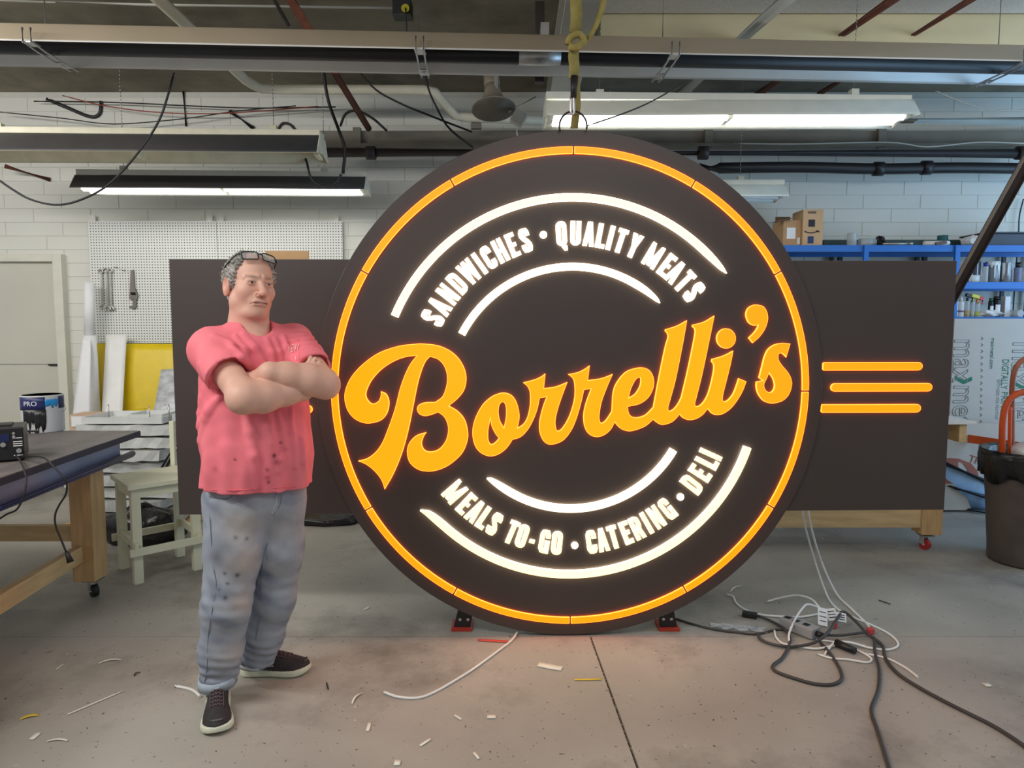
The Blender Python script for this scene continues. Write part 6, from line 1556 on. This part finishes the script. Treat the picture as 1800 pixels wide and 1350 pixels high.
def head(P):
    Q = to_head(P); ax_ = np.abs(Q[0]); S = [ax_, Q[1], Q[2]]
    d = cran(Q)
    d = smin(d, ell(Q, (0, -.022, -.045), (.065, .068, .078)), .03)
    d = smin(d, sph(S, (.046, -.006, -.070), .030), .03)
    d = smin(d, sph(Q, (0, -.068, -.100), .026), .025)
    d = smin(d, ell(Q, (0, -.030, -.112), (.052, .052, .030)), .025)
    d = smin(d, sph(S, (.040, -.058, -.032), .027), .025)
    d = smin(d, rc(S, (.010, -.086, .018), (.048, -.066, .015), .0105, .009), .012)
    d = smax(d, -sph(S, (.032, -.106, -.003), .0205), .012)
    d = smin(d, ell(Q, (0, -.074, -.070), (.034, .026, .030)), .015)
    d = smin(d, rc(Q, (0, -.086, .004), (0, -.116, -.040), .0085, .0145), .010)
    d = smin(d, sph(S, (.0150, -.101, -.045), .0105), .006)
    d = smax(d, -sph(S, (.0075, -.113, -.055), .0045), .004)
    d = smin(d, ell(S, (.033, -.0740, -.002), (.0195, .0165, .0150)), .006)
    d = smax(d, -ell(S, (.033, -.092, -.0035), (.0165, .012, .0023)), .0025)
    d = smin(d, ell(S, (.012, -.0955, -.0705), (.023, .008, .0046)), .007)
    d = smin(d, ell(Q, (0, -.0935, -.0815), (.028, .009, .0055)), .008)
    d = smax(d, -rc(S, (0, -.108, -.0757), (.036, -.087, -.0790), .0026, .0020), .003)
    d = smax(d, -ell(Q, (0, -.108, -.0935), (.020, .010, .006)), .008)
    d = smax(d, -rc(S, (.020, -.106, -.046), (.036, -.090, -.078), .0032, .0024), .007)
    d = smax(d, -rc(S, (.006, -.1035, .022), (.005, -.1015, .042), .0016, .0012), .004)
    ear = ell(S, (.0825, .016, -.014), (.011, .024, .040)); ear = smax(ear, -ell(S, (.096, .011, -.008), (.011, .013, .024)), .004)
    d = smin(d, ear, .006)
    d = smin(d, rc(Q, (0, .012, -.06), (0, .030, -.21), .060, .070), .025)
    return d * HSC
def skin(P):
    d = head(P)
    d = smin(d, rc(P, neck + V(0, 0, .02), neck - BCK * .02 + V(0, 0, -.07), .062, .075), .03)
    return d
hv, hf = nets(skin, (Hc.x - .17, Hc.y - .17, Hc.z - .27), (Hc.x + .17, Hc.y + .17, Hc.z + .15), .0028)
av, af = nets(arms, (min(Rsh.x, Lpalm.x) - .10, 2.40, 1.16), (Lel.x + .10, 3.02, 1.55), .0040)
SK = np.array(lin((216, 170, 150)))
def skin_cols(v, face):
    c = np.tile(SK, (len(v), 1)).astype(np.float32)
    if face:
        Q = to_head([v[:, 0], v[:, 1], v[:, 2]]); q = np.stack(Q, 1); s = np.stack([np.abs(Q[0]), Q[1], Q[2]], 1)
        def mix(w, rgb): 
            nonlocal c
            w = np.clip(w, 0, 1)[:, None]; c = c * (1 - w) + np.array(lin(rgb)) * w
        def g(p, r, sy=True):
            return np.exp(-(((s if sy else q) - A3(p)) / A3(r)).__pow__(2).sum(1))
        mix(.55 * g((0, -.116, -.042), (.018, .02, .016)), (206, 120, 108)); mix(.4 * g((.042, -.07, -.03), (.022, .03, .02)), (212, 130, 116))
        mix(.5 * g((.088, .012, -.01), (.02, .025, .04)), (214, 126, 112))
        mix(.6 * g((0, -.104, -.0760), (.028, .016, .008)), (186, 112, 104))
        mix(.9 * np.exp(-((s[:, 2] + .0757 + .0032 * (s[:, 0] / .034)**2) / .0020)**2) * np.clip((.037 - s[:, 0]) / .004, 0, 1) * (s[:, 1] < -.07), (104, 58, 52))
        mix(.8 * np.exp(-((s[:, 2] - .0185 + .10 * (s[:, 0] - .03)**2 * 10) / .0042)**2) * np.clip(1 - np.abs(s[:, 0] - .031) / .024, 0, 1)**.5 * (s[:, 1] < -.05), (110, 88, 76))
        mix(.28 * g((0, -.07, -.10), (.05, .05, .035)), (176, 140, 128))
        mix(.5 * g((.032, -.088, -.014), (.016, .02, .006)), (184, 124, 112))
        mix(.8 * np.exp(-((s[:, 2] - .0012) / .0022)**2) * np.clip(1 - np.abs(s[:, 0] - .033) / .019, 0, 1)**.5 * (s[:, 1] < -.05), (92, 60, 52))
        mix(.25 * g((.0, .0, -.15), (.2, .2, .05)), (206, 150, 130))
    return c
col_h = skin_cols(hv, True); col_a = skin_cols(av, False)
m_skin = mat('skin', (255, 255, 255), rough=0.5, var=0.05, scale=40, attr=True, bump=0.08, bscale=220, spec=0.4)
V_all = np.concatenate([hv, av]); F_all = np.concatenate([hf, af + len(hv)])
part('body', grid_mesh('body', V_all, F_all, np.concatenate([col_h, col_a])), m_skin, man)
# eyes
m_eyew = mat('eye_white', (226, 218, 208), rough=0.15, var=0.02); m_iris = mat('iris_brown', (62, 46, 38), rough=0.1, var=0.1)
for s in (-1, 1):
    bm = nb(); c = hw(s * .032, -.0742, -.003); bmesh.ops.create_uvsphere(bm, u_segments=16, v_segments=10, radius=.0140 * HSC, matrix=Matrix.Translation(c)); e = part('eye', bm, m_eyew, man, smooth=True)
    bm = nb(); d = (hw(s * .032 + .002, -.2, -.012) - c).normalized(); bmesh.ops.create_uvsphere(bm, u_segments=12, v_segments=8, radius=.0082, matrix=Matrix.Translation(c + d * .0076)); part('iris', bm, m_iris, e, smooth=True)

# ---- hair
def hair(P):
    Q = to_head(P); ax_ = np.abs(Q[0])
    st = .0030 * np.sin(Q[2] * 260 + 60 * Q[1] + 8 * np.sin(Q[0] * 90)) + .0035 * np.sin(Q[1] * 190 - Q[2] * 120 + Q[0] * 70) + .002 * np.sin(Q[0] * 330 + Q[2] * 200)
    thick = np.interp(Q[2], [-.09, -.02, .04, .09, .13], [.006, .013, .013, .008, .005])
    d = cran(Q) - thick + st
    yl = np.interp(Q[2], [-.12, -.05, -.028, -.024, .02, .055, .085, .105, .13], [.075, .05, .03, -.022, -.030, -.045, -.052, -.048, -.03])
    rec = .050 * np.exp(-(Q[0] / .034)**2) * np.clip((Q[2] - .05) / .03, 0, 1)
    d = smax(d, -(Q[1] - yl - rec + .0035 * np.sin(Q[2] * 170 + 5 * np.sin(Q[2] * 90)) + .002 * np.sin(Q[2] * 420)) * .8, .004)
    nape = ell(Q, (0, .060, -.045), (.055, .040, .055)) + st * .7
    d = smin(d, nape, .02)
    tuft = ell(Q, (.086, .030, -.012), (.014, .022, .022)) + st
    d = smin(d, tuft, .01)
    # keep clear of the ears
    ear = ell([ax_, Q[1], Q[2]], (.088, .012, -.010), (.016, .022, .030))
    d = smax(d, -ear, .004)
    return d * HSC
rv, rf = nets(hair, (Hc.x - .16, Hc.y - .16, Hc.z - .15), (Hc.x + .16, Hc.y + .16, Hc.z + .16), .0032)
rc_ = np.tile(np.array(lin((176, 172, 166))), (len(rv), 1)); rnds = np.sin(rv[:, 2] * 420 + rv[:, 0] * 260) * .5 + np.sin(rv[:, 1] * 380 - rv[:, 2] * 150) * .5
rc_ = rc_ * (1 + .45 * rnds[:, None])
Qr = to_head([rv[:, 0], rv[:, 1], rv[:, 2]]); dk = np.clip((Qr[2] - .05) / .05, 0, 1) * .45; rc_ = rc_ * (1 - dk[:, None])
m_hair = mat('grey_hair', (235, 232, 228), rough=0.55, var=0.3, scale=60, stretch=(1, 1, 3), attr=True, bump=0.6, bscale=120)
hair_o = part('hair', grid_mesh('hair', rv, rf, rc_), m_hair, man)
bvR = bvh_of(rv, rf); rnd = random.Random(5); bm = nb()
for k in range(150):
    i = rnd.randrange(len(rv)); p = Vector(rv[i]); q = HR.transposed() @ (p - Hc) / HSC
    if q.y < -.035 or q.z < -.06: continue
    n = (p - hw(0, .012, .03)).normalized(); t = n.cross(HR @ V(rnd.uniform(-.4, .4), .4, -1)).cross(n).normalized()
    if q.z > .09: t = (HR @ V(rnd.uniform(-.5, .5), .9, .2)).normalized()
    L = rnd.uniform(.012, .028); bend = n * rnd.uniform(.002, .008)
    tube(bm, [p - n * .001, p + t * L * .5 + bend, p + t * L + bend * rnd.uniform(.2, 1.8)], [.0013, .0012, .0005], seg=4)
for k in range(16):
    p = hw(.092, .03 + rnd.uniform(-.014, .016), -.012 + rnd.uniform(-.018, .016)); e = p + HR @ V(rnd.uniform(.008, .026), rnd.uniform(-.004, .02), rnd.uniform(-.012, .012))
    tube(bm, [p, (p + e) / 2 + V(0, 0, -.004), e], [.0016, .0013, .0005], seg=4)
for k in range(10):
    p = hw(rnd.uniform(-.02, .02), .02 + rnd.uniform(-.03, .03), .121); e = p + HR @ V(rnd.uniform(-.02, .02), rnd.uniform(-.01, .02), rnd.uniform(.006, .016)); tube(bm, [p, (p + e) / 2 + V(0, 0, .003), e], [.0013, .001, .0004], seg=4)
o = part('hair_strands', bm, mat('grey_strand', (140, 136, 130), rough=0.5, var=0.3, scale=60), hair_o); o['kind'] = 'stuff'

# ---- shirt mesh and colour
pink = np.array(lin((240, 124, 136))); sc3 = np.tile(pink, (len(sv), 1))
def mixc(c, w, rgb):
    w = np.clip(w, 0, 1)[:, None]; return c * (1 - w) + np.array(lin(rgb)) * w
sc3 = mixc(sc3, .35 * (np.sin(sv[:, 0] * 21 + sv[:, 2] * 13) * .5 + .5) * (np.sin(sv[:, 2] * 17 - sv[:, 1] * 19) * .5 + .5), (236, 140, 146))
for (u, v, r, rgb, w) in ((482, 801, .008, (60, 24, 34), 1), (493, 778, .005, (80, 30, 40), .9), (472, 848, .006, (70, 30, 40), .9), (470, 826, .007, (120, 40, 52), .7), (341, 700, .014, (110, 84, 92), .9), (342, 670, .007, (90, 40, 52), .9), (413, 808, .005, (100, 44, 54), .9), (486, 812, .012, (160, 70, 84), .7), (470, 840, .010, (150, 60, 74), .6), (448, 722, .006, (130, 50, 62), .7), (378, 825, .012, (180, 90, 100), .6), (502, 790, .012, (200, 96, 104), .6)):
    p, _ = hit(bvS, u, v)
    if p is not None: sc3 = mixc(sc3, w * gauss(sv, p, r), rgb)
m_shirt = mat('pink_cotton', (255, 255, 255), rough=0.85, var=0.06, scale=14, attr=True, bump=0.10, bscale=300, spec=0.2)
shirt_o = part('shirt', grid_mesh('shirt', sv, sf, sc3), m_shirt, man)
m_pinks = mat('pink_rib', (226, 104, 116), rough=0.85, var=0.08, scale=40)
def surf_line(bvh, px, r, m, name, parent, off=.0, n=6, seg=6):
    P_ = [hit(bvh, u, v) for u, v in px]; P_ = [(p + nn * off) for p, nn in P_ if p is not None]
    if len(P_) < 2: return
    bm = nb(); tube(bm, catmull(P_, n), r, seg=seg); part(name, bm, m, parent, smooth=True)
# collar ring
bm = nb(); rnks = []
for k in range(28):
    a = 2 * math.pi * k / 28; d = LFT * math.cos(a) + BCK * math.sin(a)
    front = max(0, -math.sin(a)); o_ = neck + V(0, .0, 0) + d * .10
    best = None
    zz_ = np.arange(1.44, 1.60, .002, dtype=np.float32)
    best = None
    for rr in np.arange(.05, .12, .004):
        p = neck + d * float(rr) - BCK * (.014 * front)
        D_ = shirt_base([np.full_like(zz_, p.x), np.full_like(zz_, p.y), zz_]); ins = np.where(D_ < 0)[0]
        if len(ins): best = V(p.x, p.y, float(zz_[ins[-1]])); break
    if best is not None: rnks.append(best)
rnks = [(rnks[i - 1] + rnks[i] * 2 + rnks[(i + 1) % len(rnks)]) / 4 for i in range(len(rnks))]
tube(bm, catmull(rnks, 3, True), .0075, seg=8, closed=True); part('collar', bm, m_pinks, shirt_o, smooth=True)
# faint chest print
me = text_mesh('NEW', 1.0, extrude=0.0)
co = np.empty(len(me.vertices) * 3); me.vertices.foreach_get('co', co); co = co.reshape(-1, 3)
w_, h_ = co[:, 0].max(), co[:, 1].max(); ok = True
for i in range(len(co)):
    p, nn = hit(bvS, 505 + 21 * co[i, 0] / w_, 621 - 4 * co[i, 0] / w_ - 12 * co[i, 1] / h_)
    if p is None: ok = False; break
    co[i] = p + nn * .004
if ok:
    me.vertices.foreach_set('co', co.ravel()); part('chest_print', me, mat('faded_print', (244, 190, 190), rough=0.8), shirt_o)
for (u0, v0, u1, v1) in ((519, 626, 521, 633), (514, 639, 524, 638)):
    surf_line(bvS, [(u0, v0), ((u0 + u1) / 2, (v0 + v1) / 2), (u1, v1)], .0022, mat('faded_print', (244, 190, 190)), 'chest_print', shirt_o, .001)
surf_line(bvS, [(358, 862), (375, 861), (400, 862), (430, 861), (460, 858), (490, 857), (520, 855), (545, 851)], .0018, m_pinks, 'hem_stitch', shirt_o, .0002)
surf_line(bvS, [(374, 683), (385, 675), (400, 667), (418, 660), (436, 652)], .0018, m_pinks, 'sleeve_stitch', shirt_o, .0002)

# ---- jeans
NR = [(PY(414, 880, 2.78), .118), (PY(412, 960, 2.755), .110), (PY(398, 1060, 2.72), .090), (PY(389, 1140, 2.755), .081), (PY(383, 1207, 2.79), .071)]
NL = [(PY(486, 880, 2.86), .114), (PY(490, 960, 2.875), .098), (PY(482, 1050, 2.90), .083), (PY(464, 1115, 2.94), .078), (PY(456, 1150, 2.965), .072)]
pel = PY(451, 872, 2.81)
zR = .085; zL = .085
def jeans(P):
    d = chain(P, NR, .04)
    tR = P[2]; ak = np.exp(-((P[2] - .17) / .09)**2); kn = np.exp(-((P[2] - .47) / .07)**2)
    e = chain(P, NL, .04)
    def wr(N, ph):
        cx = N[3][0].x; cy = N[3][0].y; th = np.arctan2(P[1] - cy, P[0] - cx)
        md = .35 + .65 * np.sin(1.5 * th + 25 * P[2] + ph)**2
        return md * ak * .0046 * np.sin(P[2] * 150 + 3.2 * np.sin(th + ph) + ph) + kn * .0022 * np.sin(P[2] * 120 + 3 * np.sin(th * 1.5 + ph)) + .0022 * np.sin(P[2] * 30 + 3 * th + ph)
    d = d + wr(NR, .5); e = e + wr(NL, 2.1)
    d = np.maximum(d, zR - P[2]); e = np.maximum(e, zL - P[2])
    q = [P[0], P[1], P[2]]
    dx, dy = P[0] - pel.x, P[1] - pel.y
    x = dx * LFT.x + dy * LFT.y; y = dx * BCK.x + dy * BCK.y
    hp_ = ell([x, y, P[2] - pel.z], (0, 0, .01), (.190, .140, .135))
    legs = np.minimum(d, e)
    legs = smin(d, e, .012)
    out = smin(legs, hp_, .05)
    return out + wob(P, 40, .003, 9) + wob(P, 95, .0013, 10)
jv, jf = nets(jeans, (NR[0][0].x - .22, 2.52, .06), (NL[0][0].x + .22, 3.10, 1.02), .0065)
bvJ = bvh_of(jv, jf)
jc = np.tile(np.array(lin((152, 159, 170))), (len(jv), 1))
ns = np.sin(jv[:, 0] * 31 + jv[:, 2] * 19) * np.sin(jv[:, 2] * 27 - jv[:, 1] * 23 + 1) + .6 * np.sin(jv[:, 2] * 61 + jv[:, 0] * 47)
jc = mixc(jc, .30 * np.clip(ns, 0, 1), (160, 168, 180)); jc = mixc(jc, .45 * np.clip(-ns, 0, 1), (96, 108, 130))
for (u, v, r, rgb, w) in ((425, 925, .07, (190, 180, 172), .75), (430, 990, .07, (184, 170, 158), .7), (425, 1060, .05, (186, 168, 152), .6), (410, 1150, .06, (186, 178, 172), .6), (500, 930, .06, (176, 172, 170), .6), (490, 1000, .05, (160, 158, 158), .5),
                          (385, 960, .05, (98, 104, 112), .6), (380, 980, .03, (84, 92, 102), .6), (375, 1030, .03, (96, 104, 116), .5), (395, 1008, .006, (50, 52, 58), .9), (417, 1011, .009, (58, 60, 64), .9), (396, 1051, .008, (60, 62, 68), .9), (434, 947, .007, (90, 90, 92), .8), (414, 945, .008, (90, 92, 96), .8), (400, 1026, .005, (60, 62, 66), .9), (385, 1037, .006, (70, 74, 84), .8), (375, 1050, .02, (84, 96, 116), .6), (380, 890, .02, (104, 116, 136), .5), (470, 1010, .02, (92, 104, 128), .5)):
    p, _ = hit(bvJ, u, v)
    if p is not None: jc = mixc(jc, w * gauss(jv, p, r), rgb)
m_jean = mat('worn_denim', (255, 255, 255), rough=0.85, var=0.10, scale=26, attr=True, bump=0.15, bscale=260, spec=0.2)
jeans_o = part('jeans', grid_mesh('jeans', jv, jf, jc), m_jean, man)
m_seam = mat('denim_seam', (108, 118, 138), rough=0.9, var=0.2, scale=60); m_seaml = mat('denim_seam_pale', (176, 180, 186), rough=0.9, var=0.1)
surf_line(bvJ, [(470, 955), (462, 985), (459, 1020), (458, 1055), (455, 1090), (450, 1120), (446, 1148)], .002, m_seam, 'inseam', jeans_o)
surf_line(bvJ, [(368, 876), (369, 910), (372, 960), (376, 1000), (380, 1030), (372, 1080), (366, 1120), (364, 1170), (360, 1200)], .0016, m_seam, 'side_seam', jeans_o)
surf_line(bvJ, [(368, 872), (385, 877), (402, 876), (412, 868)], .002, m_seam, 'pocket_edge', jeans_o)
surf_line(bvJ, [(487, 868), (484, 885), (477, 905)], .0028, m_seaml, 'fly_seam', jeans_o); surf_line(bvJ, [(495, 868), (492, 888), (480, 906)], .002, m_seam, 'fly_seam', jeans_o)
# turned-up cuff on the near leg, frayed hem on the far leg
def ringband(N, z0, z1, r0, r1, m, name, tilt=V(0, 0, 0), am=.003):
    bm = nb(); rows = []
    for z, r in ((z0, r0), (z0 + (z1 - z0) * .5, (r0 + r1) / 2 + .002), (z1, r1), (z1 + .001, r1 - .006), (z0 + .002, r0 - .008)):
        f = (z - N[-1][0].z) / (N[-2][0].z - N[-1][0].z); c = N[-1][0].lerp(N[-2][0], f)
        rows.append([V(c.x + (r + am * math.sin(5 * a + z * 40)) * math.cos(a), c.y + (r + am * math.sin(4 * a)) * math.sin(a) * 1.05, z + tilt.x * math.cos(a) + tilt.y * math.sin(a)) for a in [2*math.pi*k/40 for k in range(41)]])
    sheet(bm, rows, .002); part(name, bm, m, jeans_o, smooth=True)
ringband(NR, .078, .128, .072, .079, mat('cuff_denim', (170, 182, 194), rough=0.85, var=0.08, scale=20), 'cuff', V(.006, .004, 0))
ringband(NL, .078, .095, .071, .074, m_seaml, 'frayed_hem', V(.004, .002, 0), .005)
# ---- shoes
m_up = mat('black_mesh_upper', (46, 42, 44), rough=0.75, var=0.2, scale=40, bump=0.15, bscale=260); m_sole = mat('pale_midsole', (214, 218, 196), rough=0.6, var=0.06, scale=10); m_out = mat('grey_outsole', (92, 94, 88), rough=0.8, var=0.1)
m_lace = mat('dark_lace', (96, 78, 80), rough=0.8, var=0.2); m_logo = mat('silver_trim', (176, 178, 182), rough=0.4)
SW = ([0, .006, .016, .03, .08, .13, .20, .245, .275, .292, .302, .306], [.010, .026, .036, .041, .041, .042, .054, .054, .045, .032, .016, .002])
ST = ([0, .01, .05, .09, .11, .15, .20, .25, .285, .306], [.070, .096, .104, .108, .110, .104, .086, .072, .062, .045])
def shoe(heel, toe, label, side):
    dirv = (toe - heel); yaw = math.atan2(dirv.y, dirv.x); R = Matrix.Rotation(yaw, 3, 'Z'); Ri = R.transposed(); o = V(heel.x, heel.y, 0)
    t = part('shoe', nb(), m_up, man) if False else None
    def up(P):
        x, y, z = P; w = np.interp(x, *SW) * .97; tp = np.interp(x, *ST)
        r = np.sqrt((y / np.maximum(w, .004))**2 + ((z - .022) / (tp - .022))**2)
        d = (r - 1) * np.minimum(w, tp - .02) * .8
        d = np.maximum(d, .024 - z); d = smax(d, -ell(P, (.058, 0, .115), (.052, .030, .032)), .008)
        d = smax(d, x - .304, .006)
        return d + .0008 * np.sin(x * 400) * np.sin(y * 380)
    def so(P):
        x, y, z = P; w = np.interp(x, *SW) + .005 + .004 * np.sin(np.clip((x - .0) / .3, 0, 1) * 9) * .4
        zb = .018 * np.clip((x - .22) / .085, 0, 1)**2 + .006 * np.clip((.02 - x) / .02, 0, 1)
        zt_ = np.interp(x, [0, .06, .15, .24, .305], [.044, .038, .030, .032, .042])
        d = smax(np.abs(y) - w, np.maximum(zb + .002 - z, z - zt_), .010); d = smax(d, np.maximum(x - .308, -x - .008), .008)
        return d
    def place(v): return np.array([o + R @ Vector(p) for p in v])
    v1, f1 = nets(up, (-.01, -.06, .0), (.32, .06, .125), .004)
    upo = part('shoe', grid_mesh('shoe', place(v1), f1), m_up, man, label=label)
    v2, f2 = nets(so, (-.02, -.065, -.004), (.325, .065, .06), .004)
    part('midsole', grid_mesh('midsole', place(v2), f2), m_sole, upo)
    def W(x, y=None, z=None, off=.0025):
        w = float(np.interp(x, *SW)) * .97; tp = float(np.interp(x, *ST))
        if z is None: z = .022 + (tp - .022) * math.sqrt(max(0, 1 - (y / w)**2)); return o + R @ V(x, y, z + off)
        y_ = w * math.sqrt(max(0, 1 - ((z - .022) / (tp - .022))**2)); return o + R @ V(x, side * (y_ + off), z)
    for k in range(6):
        x = .125 + k * .018; bm = nb(); tube(bm, [W(x + .004 * math.cos(q * 2), (q / 5) * .021) for q in range(-5, 6)], .0026, seg=6); part('lace', bm, m_lace, upo, smooth=True)
    for s in (-1, 1):
        bm = nb(); tube(bm, [W(.118 + q * .0105, s * .024) for q in range(11)], .002, seg=6); part('eyelet_strip', bm, m_logo if False else m_lace, upo, smooth=True)
    bm = nb(); tube(bm, catmull([W(.075, z=.064), W(.10, z=.060), W(.115, z=.056), W(.10, z=.052), W(.088, z=.046), W(.115, z=.047), W(.155, z=.052), W(.125, z=.060), W(.105, z=.062)], 3), .0016, seg=5); part('side_logo', bm, m_logo, upo)
    for k in range(11):
        x = .03 + k * .011; bm = nb(); tube(bm, [W(x, z=.045 - .0006 * k), W(x + .006, z=.034)], .0014, seg=4); part('side_stripe', bm, m_logo, upo)
    bm = nb(); tube(bm, [W(x, y) for x, y in ((.282, -.022), (.288, -.012), (.290, 0), (.288, .012), (.282, .022))], .004, seg=6); part('toe_guard', bm, m_out, upo, smooth=True)
    bm = nb(); bx(bm, W(.13, .0, off=.006), (.024, .016, .003), R @ Matrix.Rotation(.25, 3, 'Y')); part('tongue_tab', bm, m_logo, upo)
    return upo
tR_ = PZ(381, 1297); aRk = NR[-1][0]; dR = V(tR_.x - aRk.x, tR_.y - aRk.y, 0).normalized()
shoe(V(tR_.x, tR_.y, 0) - dR * .305, tR_, 'black running shoe pointing to the viewer', -1)
hL, tL_ = PZ(424, 1184), PZ(547, 1181)
shoe(hL, tL_, 'black running shoe seen from the side', -1)
# ---- eyeglasses pushed up on the head
gl = thing('eyeglasses', 'black framed eyeglasses pushed up on the head of the man', 'glasses', hw(0, -.075, .092))
m_gf = mat('black_acetate', (22, 21, 22), rough=0.3, var=0.05); m_gl = mat('lens_glass', (190, 190, 190), rough=0.05, var=0.02, alpha=0.35, spec=0.8)
RG = Matrix.Rotation(math.radians(-28), 3, 'X')
def gp(x, y, z): q = RG @ V(x, y, z); return hw(q.x, -.076 + q.y, .098 + q.z)
for s in (-1, 1):
    L = []
    for k in range(28):
        a = 2 * math.pi * k / 28; ca, sa = math.cos(a), math.sin(a); ex_ = .35
        L.append((s * .036 + .028 * math.copysign(abs(ca)**ex_, ca), .0165 * math.copysign(abs(sa)**ex_, sa)))
    bm = nb(); tube(bm, [gp(x, .012 * (x / .06)**2, z) for x, z in L], .0024, seg=6, closed=True); part('rim', bm, m_gf, gl, smooth=True)
    bm = nb(); prism(bm, [gp(x * .995, .012 * (x / .06)**2, z * .96) for x, z in L], (HR @ V(0, .0012, 0))); part('lens', bm, m_gl, gl)
    bm = nb(); tube(bm, catmull([gp(s * .064, .014, .010), hw(s * .078, -.045, .092), hw(s * .088, .0, .066), hw(s * .090, .035, .045)], 5), .0024, seg=6); part('temple', bm, m_gf, gl, smooth=True)
bm = nb(); tube(bm, catmull([gp(-.009, 0, .006), gp(0, -.003, .009), gp(.009, 0, .006)], 4), .0024, seg=6); part('bridge', bm, m_gf, gl, smooth=True)
